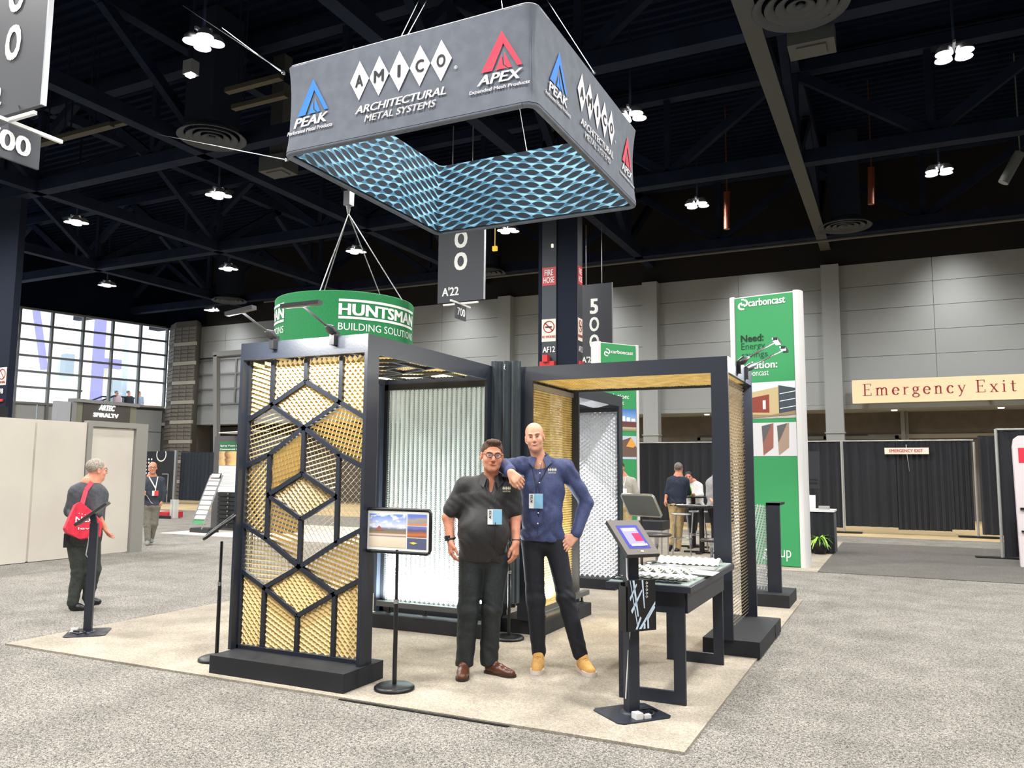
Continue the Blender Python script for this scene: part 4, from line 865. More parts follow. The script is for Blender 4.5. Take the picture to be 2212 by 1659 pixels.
# ================================================================== TABLET STANDS
def tablet_stand(lb, c, rot, holder=True, tilt=50, H=1.13):
    t = thing('tablet_stand', lb, 'tablet stand', (c[0], c[1], .016), rot)
    part('base_plate', MB().prism([(-.2, -.15), (-.17, -.18), (.17, -.18), (.2, -.15), (.2, .15), (.17, .18), (-.17, .18), (-.2, .15)], lambda a, b, d: (a, b, d), .008), BLK, t, world=False)
    part('foot_ring', MB().lathe([(.075, .008), (.07, .02), (.045, .022)], (0, 0, 0), 24), BLK, t, world=False)
    part('column', MB().box(-.04, -.035, .01, .04, .035, H-.1), BLK, t, world=False)
    R = Matrix.Translation((0, -.03, H)) @ Matrix.Rotation(math.radians(-tilt), 4, 'X')
    T = lambda x, y, z: np.array(R @ Vector((x, y, z)))
    def slab(hw, hh, y0, y1): return MB().obox(T(0, (y0+y1)/2, 0), T(hw, 0, 0)-T(0, 0, 0), T(0, (y1-y0)/2, 0)-T(0, 0, 0), T(0, 0, hh)-T(0, 0, 0))
    part('housing', slab(.125, .165, -.0, .025), mat('dark_bezel', srgb(48, 49, 52), .4), t, world=False)
    part('bezel', slab(.123, .163, -.003, .001), mat('taupe_bezel', srgb(118, 112, 107), .75, 0, spec=.15), t, world=False)
    part('screen', slab(.082, .11, -.0045, -.002), mat('screen_blue', srgb(60, 62, 140), .6, spec=.1, emit=srgb(70, 74, 170), estr=.5), t, world=False)
    def qd(x0, z0, x1, z1, m, y=-.006): part('screen_image', MB().add([T(x0, y, z0), T(x1, y, z0), T(x1, y, z1), T(x0, y, z1)], [(0, 1, 2, 3)]), m, t, world=False)
    qd(-.062, -.075, .06, .085, mat('screen_lilac', srgb(140, 135, 205), .6, spec=.1, emit=srgb(140, 135, 215), estr=.5)); qd(-.05, .05, .045, .08, mat('screen_pale', srgb(190, 190, 230), .6, spec=.1, emit=srgb(190, 190, 235), estr=.4), -.007)
    qd(-.0, -.045, .06, .03, mat('screen_red', srgb(160, 40, 75), .6, spec=.1, emit=srgb(160, 40, 80), estr=.4), -.0075); qd(-.055, -.09, .07, -.07, mat('screen_dark', srgb(30, 30, 60), .3), -.007)
    part('home_button', MB().add([T(.012*math.cos(k*.628), -.006, -.137+.008*math.sin(k*.628)) for k in range(10)], [tuple(range(10))]), WHITE, t, world=False)
    part('bracket', MB().bar((0, 0, H-.12), T(0, .02, 0), .06, .05), BLK, t, world=False)
    part('cable', MB().tube([(-.05, -.03, H-.1), (-.06, -.05, H-.25), (-.02, -.06, H-.4), (-.03, -.04, .6 if holder else .7), (-.045, -.0, .1)], .005, 6), WHITEP, t, world=False)
    part('plug', MB().box(-.06, -.15, .008, -.01, -.09, .045), WHITEP, t, world=False); part('plug', MB().box(.0, -.15, .008, .05, -.12, .03), WHITEP, t, world=False)
    part('power_cord', MB().tube([(.05+.06*math.cos(a*.5)+(.04 if a < 6 else 0), -.07+.07*math.sin(a*.5), .02+.003*(a % 3)) for a in range(14)], .007, 6), BLK2, t, world=False)
    return t, T
TS1, _ = tablet_stand('black tablet stand holding a brochure rack, in front of the sample table', (-1.635, 5.215), math.radians(50), True, 52, 1.135)
tablet_stand('black tablet stand seen from behind at the left corner of the booth carpet', (-7.02, 5.3), math.radians(-46), False, 52, 1.13)
BR = thing('brochure_holder', None, None) if False else None
hp = MB().box(-.1, -.135, .52, .1, -.125, .84).box(-.105, -.13, .5, -.1, -.035, .8).box(.1, -.13, .5, .105, -.035, .8).box(-.105, -.135, .5, .105, -.035, .51)
part('leaflet_pocket', MB().box(-.11, -.05, .555, .11, -.04, .85).box(-.115, -.12, .555, -.11, -.04, .83).box(.11, -.12, .555, .115, -.04, .83).box(-.115, -.12, .545, .115, -.04, .555), BLK2, TS1, world=False)
BK = thing('brochure', 'black brochure with white ramp photo in the pocket of the tablet stand', 'brochure', (-1.635, 5.215, .575), math.radians(50))
bf = lambda a, b: np.array([a, -.125-.02*(b-.15), b])
part('pages', MB().prism([(-.105, -.01), (.105, -.01), (.105, .31), (-.105, .31)], lambda a, b, d: tuple(bf(a, b)+np.array([0, d, 0])), .03), BLK2, BK, world=False)
q = MB(); fb_ = lambda a, b: bf(a, b)+np.array([0, -.0015, 0])
for P in ([(-.02, .0), (.0, .0), (.105, .15), (.105, .17)], [(-.09, .31), (-.085, .31), (-.03, .04), (-.035, .03)], [(-.07, .31), (-.055, .31), (-.02, .08), (-.03, .08)], [(-.0, .31), (.012, .31), (.025, .13), (.018, .13)], [(-.045, .0), (-.03, .0), (-.0, .07), (-.01, .08)], [(.045, .0), (.058, .0), (.055, .06), (.105, .13), (.1, .14), (.043, .08)], [(.015, .0), (.03, .0), (.03, .03), (.02, .04)], [(-.09, .2), (-.04, .29), (-.035, .28), (-.085, .18)], [(-.08, .12), (-.0, .25), (.005, .24), (-.07, .1)]):
    poly(q, P, fb_)
part('cover_photo', q, mat('pale_blue_print', srgb(205, 222, 240), .4), BK, world=False)
q = MB()
for k in range(5): ring(q, fb_, .04, .29-.022*k, .006, .0095, n=4)
part('cover_logo', q, WHITE, BK, world=False)
# ================================================================== SAMPLE TABLE
TB = thing('sample_table', 'black display table with glass top and open frame legs', 'table', (-1.7, 6.2, .016))
tx0, tx1, ty0, ty1, th_ = -1.89, -1.29, 5.44, 7.0, .815
part('table_top', MB().box(tx0, ty0, th_-.04, tx1, ty1, th_), BLK, TB)
part('glass_top', MB().box(tx0+.02, ty0+.02, th_+.001, tx1-.02, ty1-.02, th_+.009), mat('green_glass', srgb(178, 192, 186), .12, .0), TB)
for y in (5.56, 6.84):
    part('leg', MB().box(-1.44, y-.015, .016, -1.36, y+.015, th_-.04), BLK, TB); part('leg', MB().box(-1.83, y-.015, .016, -1.75, y+.015, th_-.04), BLK, TB)
    part('foot_rail', MB().box(-1.75, y-.015, .016, -1.44, y+.015, .1), BLK, TB); part('apron', MB().box(-1.75, y-.015, .62, -1.44, y+.015, th_-.04), BLK, TB)
part('apron', MB().box(-1.375, 5.575, .62, -1.345, 6.825, th_-.04), BLK, TB); part('apron', MB().box(-1.83, 5.575, .62, -1.80, 6.825, th_-.04), BLK, TB)
zt0 = th_+.01
def sample(lb, x0, x1, y0, y1, fn, m, nu=40, nv=10, rot=0, cat='metal sample', t_=.003):
    c = np.array([(x0+x1)/2, (y0+y1)/2]); cs, sn = math.cos(rot), math.sin(rot)
    def T(a, b, dz):
        x, y = (a-.5)*(x1-x0), (b-.5)*(y1-y0); return (c[0]+x*cs-y*sn, c[1]+x*sn+y*cs, zt0+fn(a, b)+dz)
    mb = MB().grid(lambda a, b: T(a, b, t_), nu, nv, sm=False); mb.grid(lambda a, b: T(a, b, 0), nu, nv, sm=False)
    n = (nu+1)*(nv+1); e = [i for i in range(nu)]
    mb.f += [(i, i+1, n+i+1, n+i) for i in e]+[(nv*(nu+1)+i, nv*(nu+1)+i+1, n+nv*(nu+1)+i+1, n+nv*(nu+1)+i) for i in e]; mb.m += [0]*2*nu; mb.sm += [False]*2*nu
    return solo('metal_sample', mb, m, lb, cat, 'metal mesh samples on the table')
WS = mat('white_sample', srgb(240, 240, 228), .5); tri = lambda x: abs(2*(x-math.floor(x+.5)))
# black louvre sample: row of tilted blades joined by rails
S_ = thing('metal_sample', 'black louvred metal sample at the front edge of the table', 'metal sample', (-1.62, 5.56, zt0), math.radians(-4), 'metal mesh samples on the table')
for k in range(8): part('blade', MB().obox((-.22+k*.062, 0, .022), (.035, .0, .014), (0, .065, 0), (-.001, 0, .002)), BLK, S_, world=False)
part('rail', MB().bar((-.24, -.065, .006), (.26, -.065, .006), .006).bar((-.24, .065, .006), (.26, .065, .006), .006), BLK, S_, world=False)
sample('plain white rippled sample sheet behind the black louvred sample', -1.80, -1.33, 5.64, 5.84, lambda a, b: .016+.012*tri(a*9)*(b < .7)+.006*tri(b*4), WS, 72, 8, -.1)
# white block mesh
S_ = thing('metal_sample', 'white folded checker mesh sample on the left of the table', 'metal sample', (-1.68, 6.03, zt0), math.radians(-8), 'metal mesh samples on the table')
for r in range(4):
    for k in range(5): part('fold', MB().obox((-.18+k*.088+(.044 if r % 2 else 0), -.09+r*.052, .028), (.024, 0, .018), (0, .026, 0), (-.0015, 0, .002)), WS, S_, world=False)
for r in range(4):
    for k in range(5): part('fold', MB().obox((-.136+k*.088+(.044 if r % 2 else 0), -.09+r*.052, .028), (.022, 0, -.018), (0, .026, 0), (.0015, 0, .002)), WS, S_, world=False)
sample('long white corrugated tube sample at the back of the table', -1.84, -1.34, 6.60, 6.78, lambda a, b: .012+.045*math.sin(math.pi*b)+.006*math.sin(a*60), WS, 90, 10, -.02)
sample('flat grey metal sample at the right edge of the table', -1.60, -1.31, 6.26, 6.5, lambda a, b: .012, mat('grey_sample', srgb(140, 142, 140), .4, .4), 4, 4, .02)
sample('pale grey sheet curling over the right edge of the table', -1.46, -1.25, 5.95, 6.2, lambda a, b: .02-.01*a, mat('pale_sample', srgb(190, 190, 186), .4, .3), 8, 4, .0)
for i, (x, y, r, lb, c_) in enumerate(((-1.76, 6.38, .3, 'small photo leaflet on the table beside the checker mesh', (150, 165, 215)), (-1.68, 6.52, -.2, 'grey and black printed leaflet in the middle of the table', (120, 125, 135)))):
    l = thing('leaflet', lb, 'leaflet', (x, y, zt0), r); part('sheet', MB().box(-.1, -.07, 0, .1, .07, .004), PAPER, l, world=False)
    part('print', MB().box(-.09, -.06, .0042, .09, .02, .005), ramp_mat('leaflet_print_%d' % i, [(0, srgb(*c_)), (.5, srgb(40, 42, 60)), (.6, srgb(200, 205, 225)), (1, srgb(*c_))], 'X', dist=.7, nscale=6), l, world=False)
# low sample stand
LS = thing('low_sample_stand', 'low black sample stand with pale mesh panel at the far right carpet corner', 'display stand', (-1.45, 10.3, .016))
part('base', MB().box(-1.68, 9.98, .016, -1.22, 10.7, .16), BLKM, LS); part('post', MB().box(-1.485, 10.18, .15, -1.33, 10.25, 1.22), BLK, LS)
part('top_rail', MB().box(-1.485, 10.18, 1.19, -1.33, 10.7, 1.22), BLK, LS)
part('mesh_panel', strands(MB(), lambda u, v, n: np.array([-1.42-.11+u*0-n-.0, 10.2, 0]) if False else np.array([-1.66+u, 10.22-n, v]), [(0, .17), (.19, .17), (.19, 1.2), (0, 1.2)], .022, .05, .45, .008, .004, .6), SILV2, LS)
part('post', MB().box(-1.70, 10.18, .15, -1.67, 10.25, 1.22), BLK, LS)
# ================================================================== GREEN TOWERS
def pxuv(px, py, O, d):
    """pixel -> (u, z) on the vertical plane through O along d"""
    O = np.array(O, float); d = np.array([d[0], d[1], 0.]); d /= np.linalg.norm(d); n = np.array([d[1], -d[0], 0]); r = ray(px, py)
    t = ((O-np.array([0, 0, CH]))@n)/(r@n); p = np.array([0, 0, CH])+r*t; return (p-O)@d, p[2]
def tower(lb, O, d, W, H, items, pics):
    O = np.array([O[0], O[1], 0.]); d = np.array([d[0], d[1], 0.]); d /= np.linalg.norm(d); n = np.array([d[1], -d[0], 0])
    if n@(-O) < 0: n = -n
    t = thing('green_tower', lb, 'display tower', tuple(O))
    f = lambda off: (lambda u, z: O+d*u+n*off+np.array([0, 0, z]))
    part('core', MB().obox(O+d*W/2-n*.14+np.array([0, 0, H/2+.01]), d*(W/2-.07), n*.13, (0, 0, H/2-.01)), WHITEP, t)
    for u in (.06, W-.06):
        part('side_profile', MB().prism([(.07*math.cos(a)*(1 if u > .5 else -1), .16*math.sin(a)-.13) for a in np.linspace(-1.571, 1.571, 9)]+[(-.05 if u > .5 else .05, .03), (-.05 if u > .5 else .05, -.29)], lambda a, b, z, u=u: tuple(O+d*(u+a)+n*b+np.array([0, 0, .01+z])), H), mat('tower_white', srgb(216, 214, 212), .45), t)
    q = MB(); rect(q, f(.006), .12, .02, W-.12, H-.02); part('green_sheet', q, GREEN, t)
    for kind, s, b, col in items:
        u0, z0 = pxuv(b[0], b[1], O, d); u1, _ = pxuv(b[2], b[1], O, d); _, z1 = pxuv(b[0], b[3], O, d); q = MB()
        if kind == 'text': text(q, s, f(.012), u0, z0, u1-u0, z1-z0, col[1])
        elif kind == 'logo':
            h = z1-z0; w_ = u1-u0; F_ = f(.012); 
            ring(q, F_, u0+w_*.62, z0+h*.64, h*.2, h*.36, -90, 90, 12, sx=1.1); ring(q, F_, u0+w_*.38, z0+h*.36, h*.2, h*.36, 90, 270, 12, sx=1.1)
            for vv in (.92, .0): rect(q, F_, u0+w_*.3, z0+h*max(vv-.02, 0), u0+w_*.65, z0+h*(max(vv-.02, 0)+.15))
            rect(q, F_, u0+w_*.3, z0+h*.42, u0+w_*.7, z0+h*.58)
        part('lettering', q, col[0], t)
    for z0, z1, m in pics:
        q = MB(); rect(q, f(.010), .12, z0, W-.12, z1); part('print', q, m, t)
    return t, f, O, d
BLT = mat('black_letters', srgb(18, 40, 30), .6); DKG = mat('dark_green_letters', srgb(14, 66, 44), .6)
d1 = (.986, -.165); O1 = (-1.46-.986*1.24, 14.36+.165*1.24)
zz = lambda y: pxuv(1700, y, (*O1, 0), d1)[1]
T1_, f1, o1, dd1 = tower('tall green display tower with white edges standing right of the booth', O1, d1, 1.26, 4.72, [
    ('logo', '', (1597, 671, 1614, 648), (WHITE, 0)), ('text', 'carboncast', (1617, 663, 1697, 647), (WHITE, .03)), ('text', 'Need:', (1601, 740, 1650, 725), (BLT, .025)),
    ('text', 'Energy', (1602, 761, 1653, 742), (DKG, -.004)), ('text', 'savings', (1603, 778, 1659, 762), (DKG, -.004)), ('text', 'Solution:', (1602, 799, 1680, 783), (WHITE, .025)), ('text', 'carboncast', (1603, 814, 1661, 801), (WHITE, 0)),
    ('text', 'group', (1650, 1209, 1710, 1185), (WHITE, -.003))], [])
def tpic(T_, f, z0, z1, m, off=.011, u0=.12, u1=1.14, nm='print'):
    q = MB(); rect(q, f(off), u0, z0, u1, z1); return part(nm, q, m, T_)
za, zb2 = zz(903), zz(823)
tpic(T1_, f1, za, zb2, ramp_mat('sky_print', [(0, srgb(60, 75, 60)), (.12, srgb(190, 185, 175)), (.2, srgb(70, 80, 70)), (.3, srgb(110, 120, 120)), (.75, srgb(190, 195, 200)), (1, srgb(235, 238, 242))], dist=.15, nscale=4))
def tp(P, m, T_=T1_, f=f1, za=za, zb=zb2, off=.014, u0=.12, u1=1.14):
    q = MB(); poly(q, [(u0+(u1-u0)*a, za+(zb-za)*b) for a, b in P], f(off)); part('print_detail', q, m, T_)
BRK = mat('brick_print', srgb(140, 62, 48), .6); TANP = mat('tan_print', srgb(196, 176, 130), .6); GLP = mat('glass_print', srgb(62, 74, 82), .5)
tp([(.0, .12), (.72, .06), (.72, .86), (.0, .66)], TANP); tp([(.0, .2), (.56, .16), (.56, .66), (.0, .52)], BRK, off=.016); tp([(.72, .06), (1, .2), (1, .8), (.72, .9)], GLP)
for a in (.2, .45, .1): tp([(a, .26), (a+.05, .26), (a+.05, .5), (a, .5)], WHITE, off=.018)
for b in (.25, .45, .65): tp([(.74, b), (1, b+.06), (1, b+.08), (.74, b+.02)], WHITE, off=.018)
tp([(0, 0), (1, .1), (1, .2), (.6, .1), (0, .14)], mat('lawn_print', srgb(150, 130, 95), .7), off=.018)
zc0, zc1 = zz(985), zz(912); tpic(T1_, f1, zc0, zc1, mat('panel_print_bg', srgb(214, 212, 214), .6))
DKP = mat('insulation_print', srgb(90, 92, 92), .6)
for a in (.42, .68): 
    tp([(a-.0, .9), (a+.2, .98), (a+.19, .25), (a+.02, .02)], mat('panel_print_%d' % int(a*100), srgb(150, 95, 85) if a < .5 else srgb(165, 140, 120), .6), za=zc0, zb=zc1); tp([(a, .9), (a+.17, .97), (a+.02, .4)], DKP, za=zc0, zb=zc1, off=.016)
O2 = np.array([-6.17-.35, 18.67-.49]); d2 = (.70, .98-.0)
T2_, f2_, o2, dd2 = tower('farther green display tower, partly hidden behind the rear archway', O2, d2, 1.3, 4.72, [
    ('logo', '', (1305, 769, 1317, 753), (WHITE, 0)), ('text', 'carboncast', (1319, 763, 1367, 755), (WHITE, .03)), ('text', 'Solution:', (1309, 859, 1358, 849), (WHITE, .025)), ('text', 'carboncast', (1306, 872, 1347, 863), (WHITE, 0))], [])
z2 = lambda y: pxuv(1358, y, (*O2, 0), d2)[1]
tpic(T2_, f2_, z2(932), z2(884), ramp_mat('building_sky_print', [(0, srgb(110, 120, 80)), (.18, srgb(190, 185, 150)), (.2, srgb(110, 60, 60)), (.42, srgb(110, 60, 60)), (.46, srgb(150, 185, 225)), (1, srgb(60, 110, 190))], dist=0), u1=1.18)
for k in range(5): tp([(.3+k*.14, .45), (.4+k*.14, .45), (.4+k*.14, .78-.05*k), (.3+k*.14, .78-.05*k)], WHITE, T2_, f2_, z2(932), z2(884), u1=1.18)
tpic(T2_, f2_, z2(992), z2(942), mat('pale_sky_print', srgb(190, 200, 215), .6), u1=1.18)
tp([(.2, .1), (1, .1), (1, .5), (.85, .95), (.2, .6)], mat('wood_print', srgb(110, 85, 75), .6), T2_, f2_, z2(992), z2(942), u1=1.18); tp([(.7, .55), (.85, .95), (.98, .6), (.9, .5)], mat('orange_print', srgb(225, 160, 70), .6), T2_, f2_, z2(992), z2(942), off=.016, u1=1.18)
# ================================================================== DRAPE LINES
YD = 23.7
def pole(x, y, z, g='drape poles'):
    t = thing('drape_pole', 'grey drape pole with flat dark floor base, standing %s' % PL[len(PUSED)], 'pole', (x, y, 0), 0, g); PUSED.append(1)
    part('upright', MB().tube([(x, y, .02), (x, y, z)], .028, 8), GALV, t); part('base', MB().box(x-.45, y-.13, 0.001, x+.45, y+.13, .03), BLK2, t)
PUSED = []; PL = ['left of the emergency exit drapes', 'right of the emergency exit drapes', 'at the left end beside the farther green tower', 'beside the tall white kiosk']
zp = at(1825, 953, Y=YD)[2]
pole(-1.42, YD-.1, zp); pole(1.72, YD-.1, at(2103, 955, Y=YD)[2])
solo('crossbar', MB().tube([(-7.5, YD, 2.46), (1.72, YD, 2.46)], .02, 6), GALV, 'thin grey crossbar carrying the black drapes in front of the back wall', 'pipe')
segs = [(-7.4, -5.6), (-5.6, -4.1), (-4.1, -2.8), (-2.8, -1.45), (-1.38, -.1), (-.1, .65), (.65, 1.15), (1.15, 1.66)]
nm = ['leftmost black drape beside the farther green tower', 'black drape behind the two men at the high table', 'black drape right of the seated man', 'black drape hidden mostly by the tall green tower', 'black pleated drape left of the small emergency exit sign', 'black drape below the small emergency exit sign', 'sheer black drape right of the small emergency exit sign', 'black drape against the right drape pole']
for i, (a, b) in enumerate(segs): drape('black_drape', nm[i], [(a, YD+.02), (b, YD+.02)], .12+(.05 if i in (4, 7) else 0), 2.45, DRAPE, .035, 5 if i < 4 else 3+i % 3, 60, 6, seed=20+i, group='black drapes along the back aisle')
drape('black_drape', 'black drape right of the right drape pole, nearer the kiosk', [(1.78, YD-.5), (2.75, YD-.6)], .1, 2.55, DRAPE, .035, 5, 60, 6, seed=40, group='black drapes along the back aisle')
zk = at(2169, 930, Y=17.9)[2]
drape('black_drape', 'black drape at the right edge behind the white kiosk', [(1.72, 17.9), (3.2, 17.95)], .04, zk, DRAPE, .03, 6, 60, 6, seed=41, group='black drapes along the back aisle')
solo('crossbar', MB().tube([(1.68, 17.88, zk+.02), (3.2, 17.93, zk+.02)], .02, 6), GALV, 'grey crossbar over the drape behind the white kiosk', 'pipe')
PUSED.append(1); pole(1.68, 17.88, zk+.03)
SM = thing('exit_sign', 'small white EMERGENCY EXIT sign clipped on the black drapes', 'sign', (0, YD-.12, 2.2))
a, b = at(1911, 981, Y=YD-.12), at(2006, 967, Y=YD-.12)
part('board', MB().box(a[0], YD-.13, a[2], b[0], YD-.10, b[2]+.0), mat('ivory_board', srgb(238, 228, 210), .5), SM)
q = MB(); text(q, 'EMERGENCY EXIT', pl((0, YD-.135, 0), (1, 0, 0), (0, 0, 1)), a[0]+(b[0]-a[0])*.11, a[2]+.05, (b[0]-a[0])*.76, (b[2]-a[2])*.48, .02); part('lettering', q, mat('exit_red', srgb(190, 60, 60), .5), SM)
part('hook', MB().tube([((a[0]+b[0])/2, YD-.1, b[2]), ((a[0]+b[0])/2, YD-.02, b[2]+.08)], .012, 6).tube([((a[0]+b[0])/2+.01, YD-.1, a[2]), ((a[0]+b[0])/2+.05, YD-.09, a[2]-.45)], [.012, .004], 6), GALV, SM)
# white kiosk at the right edge
YK = 16.4; e = [at(2187, 965, Y=YK), at(2190, 948, Y=YK), at(2200, 941, Y=YK), at(2212, 1225, Y=YK)]
KP = [(e[3][0]-.04, .01), (e[0][0], e[0][2]), (e[1][0], e[1][2]), (e[2][0], e[2][2]), (3.2, e[2][2]+.02), (3.2, .01)]
KI = thing('white_kiosk', 'white rounded kiosk board with red marking cut off by the right edge', 'kiosk', (2.4, YK, 0))
part('board', MB().prism(KP, lambda a, b, d: (a, YK+d, b), .14), mat('kiosk_white', srgb(232, 222, 224), .4), KI)
part('red_mark', MB().box(1.86, YK-.006, e[0][2]-.28, 2.4, YK-.001, e[0][2]-.02), PRED, KI); part('dark_shelf', MB().box(1.84, YK-.05, .98, 2.9, YK, 1.02).box(1.84, YK-.05, .6, 2.9, YK, .63), BLK2, KI)
# skirted table with brochure, plant, monitor
ST = thing('skirted_table', 'small table with white top and black pleated skirt right of the tall green tower', 'table', (-1.62, 17.4, .01))
part('table_top', MB().box(-2.15, 17.1, .82, -1.2, 17.8, .86), WHITEP, ST)
drape('skirt', None, [(-2.15, 17.75), (-2.13, 17.12), (-1.22, 17.12), (-1.22, 17.78)], .03, .82, DRAPE, .018, 16, 120, 4, seed=3, parent=ST)
t = thing('leaflet_stand', 'small white leaflet stand on the skirted table', 'leaflet stand', (-1.68, 17.3, .86)); part('sheet', MB().obox((-1.68, 17.3, 1.0), (.12, 0, 0), (0, .01, 0), (0, .04, .14)), PAPER, t); part('print', MB().obox((-1.66, 17.285, .95), (.08, 0, 0), (0, .002, 0), (0, .02, .06)), ramp_mat('leaflet_colour', [(0, srgb(190, 80, 120)), (.5, srgb(230, 220, 220)), (1, srgb(110, 120, 180))], dist=.4), t)
solo('leaflet_box', MB().box(-1.5, 17.25, .861, -1.3, 17.4, .93), mat('grey_card', srgb(150, 150, 150), .6), 'small grey box on the skirted table', 'box')
MO = thing('monitor_stand', 'dark flat monitor on a pole behind the skirted table', 'monitor', (-1.95, 18.2, .01))
part('pole', MB().tube([(-1.95, 18.2, .02), (-1.95, 18.2, 2.1)], .035, 8), BLK2, MO); part('base', MB().box(-2.2, 18.0, .011, -1.7, 18.4, .04), BLK2, MO)
a, b = at(1752, 1055, Y=18.2), at(1769, 975, Y=18.2); part('screen_housing', MB().box(a[0]-.3, 18.18, a[2], b[0], 18.26, b[2]), mat('monitor_back', srgb(40, 42, 46), .4), MO); part('vents', MB().box(a[0]-.2, 18.17, a[2]+.1, b[0]-.05, 18.18, a[2]+.13).box(a[0]-.2, 18.17, a[2]+.18, b[0]-.05, 18.18, a[2]+.2), BLK2, MO)
part('bracket', MB().tube([(-1.95, 18.15, 1.45), (-1.9, 18.1, 1.3), (-1.98, 18.12, 1.2)], .04, 6), WHITEP, MO)
def fern(lb, x, y, s=1.0, n=34, seed=1):
    rnd = random.Random(seed); t = thing('potted_fern', lb, 'plant', (x, y, .012))
    part('pot', MB().lathe([(0, 0), (.10*s, 0), (.14*s, .24*s), (.12*s, .24*s), (.11*s, .2*s), (0, .2*s)], (0, 0, 0), 20), BLK2, t, world=False)
    gm = [mat('fern_green', srgb(110, 160, 50), .5), mat('fern_light', srgb(165, 205, 85), .5)]
    for k in range(n):
        a = rnd.uniform(0, 6.283); L = rnd.uniform(.24, .40)*s; up_ = rnd.uniform(.5, 1.4); V = []; m = 7
        for i in range(m):
            f_ = i/(m-1); r = L*f_*(.8+.2*f_); z = .22*s+L*(up_*f_-(.7+up_*.55)*f_*f_); w_ = .020*s*math.sin(math.pi*min(f_*.9+.1, 1))*(1 if i % 2 else .6)+.002
            c_ = (r*math.cos(a), r*math.sin(a)); V += [(c_[0]-w_*math.sin(a), c_[1]+w_*math.cos(a), z), (c_[0]+w_*math.sin(a), c_[1]-w_*math.cos(a), z)]
        part('frond', MB().add(V, [(2*i, 2*i+1, 2*i+3, 2*i+2) for i in range(m-1)]), gm[k % 2], t, world=False)
pp_ = at(1772, 1196, Z=.01)
fern('bright green potted fern on the floor beside the skirted table', pp_[0], pp_[1]-.05, 1.1)
solo('cable_coil', MB().tube([(pp_[0]-.3+.12*math.cos(k), pp_[1]-.25+.08*math.sin(k), .02+.004*k) for k in range(12)], .015, 6), BLK2, 'black coiled cable on the floor beside the potted fern', 'cable')
# ================================================================== FURNITURE BEHIND THE ARCHWAYS
def stool(lb, x, y, h, r=.2, seatm=None, square=False, g='stools behind the booth'):
    t = thing('bar_stool', lb, 'stool', (x, y, .011), 0, g)
    if square:
        part('seat', MB().box(-r, -r, h-.16, r, r, h), mat('black_leather', srgb(34, 34, 38), .35), t, world=False)
        for a in (-1, 1):
            for b in (-1, 1): part('leg', MB().bar((a*(r-.03), b*(r-.03), 0), (a*(r-.03), b*(r-.03), h-.16), .025), CHROME, t, world=False)
    else:
        part('seat', MB().lathe([(0, h-.05), (r*.9, h-.05), (r, h-.02), (r*.9, h), (0, h+.01)], (0, 0, 0), 28), mat('dark_leather', srgb(62, 56, 54), .3), t, world=False)
        part('column', MB().lathe([(.025, .02), (.025, h*.55), (.04, h*.55), (.04, h-.05)], (0, 0, 0), 14), CHROME, t, world=False); part('base', MB().lathe([(.2, 0), (.19, .015), (0, .03)], (0, 0, 0), 24), CHROME, t, world=False)
p_ = at(1419, 1216, Z=.01); stool('round grey stool on a chrome column beyond the tablet stand', p_[0], p_[1], at(1426, 1154, Y=p_[1])[2], .27)
stool('square black padded stool behind the round stool', at(1410, 1135, Y=14.9)[0], 14.9, at(1410, 1126, Y=14.9)[2], .26, square=True)
stool('dark round stool half hidden by the front post of the right archway', at(1537, 1166, Y=14.2)[0], 14.2, at(1537, 1165, Y=14.2)[2], .2)
def high_table(lb, x, y, h, r, col, m):
    t = thing('high_table', lb, 'table', (x, y, .011)); part('table_top', MB().lathe([(0, h-.03), (r, h-.03), (r, h), (0, h)], (0, 0, 0), 40, smooth=False), m, t, world=False)
    part('column', MB().tube([(0, 0, .02), (0, 0, h-.03)], .05, 12), BLK2, t, world=False); part('base', MB().box(-.35, -.05, 0, .35, .05, .03).box(-.05, -.35, 0, .05, .35, .03), BLK2, t, world=False); return t
hx = at(1515, 1094, Y=16.0)
HT = high_table('high round black table with white leaflets behind the right archway', hx[0], 16.0, hx[2], .48, None, BLK2)
for k in range(5):
    l = thing('leaflet', 'white leaflet on the high round table, %s' % ['at its left edge', 'second from its left edge', 'in the middle', 'right of the middle', 'at its right edge'][k], 'leaflet', (hx[0]-.36+.17*k, 15.85+.05*(k % 2), hx[2]+.012), .3*k, 'leaflets on the high round table')
    part('sheet', MB().prism([(-.09, -.07), (.09, -.07), (.09, .07), (-.09, .07)], lambda a, b, d: (a, b, d+.03*math.cos(a*12)), .006), PAPER, l, world=False)
def wire_stool(lb, x, y, h):
    t = thing('wire_stool', lb, 'stool', (x, y, .011), .3, 'wire stools at the high table')
    part('seat', MB().lathe([(0, h-.03), (.19, h-.03), (.19, h), (0, h)], (0, 0, 0), 24), ALU, t, world=False)
    for a in (0.7, 2.3, 3.9, 5.5): part('leg', MB().tube([(.15*math.cos(a), .15*math.sin(a), h-.03), (.24*math.cos(a), .24*math.sin(a), 0)], .012, 6), CHROME, t, world=False)
    part('foot_ring', MB().tube([(.21*math.cos(k*.524), .21*math.sin(k*.524), .3) for k in range(13)], .01, 6, caps=False), CHROME, t, world=False)
wire_stool('silver wire stool left of the high round table column', at(1482, 1105, Y=15.9)[0], 15.5, .78); wire_stool('silver wire stool right of the high round table column', at(1506, 1105, Y=16.6)[0], 16.7, .78)
h2 = at(1497, 1073, Y=17.1)
high_table('small high table with a green bottle behind the high round table', h2[0], 17.1, h2[2], .3, None, BLK2)
solo('bottle', MB().lathe([(0, 0), (.035, 0), (.035, .13), (.014, .19), (.014, .23), (0, .23)], (h2[0]-.02, 16.95, h2[2]+.012), 14), mat('green_bottle', srgb(150, 220, 60), .2, emit=srgb(150, 220, 60), estr=0.0), 'bright green drink bottle on the small high table', 'bottle')
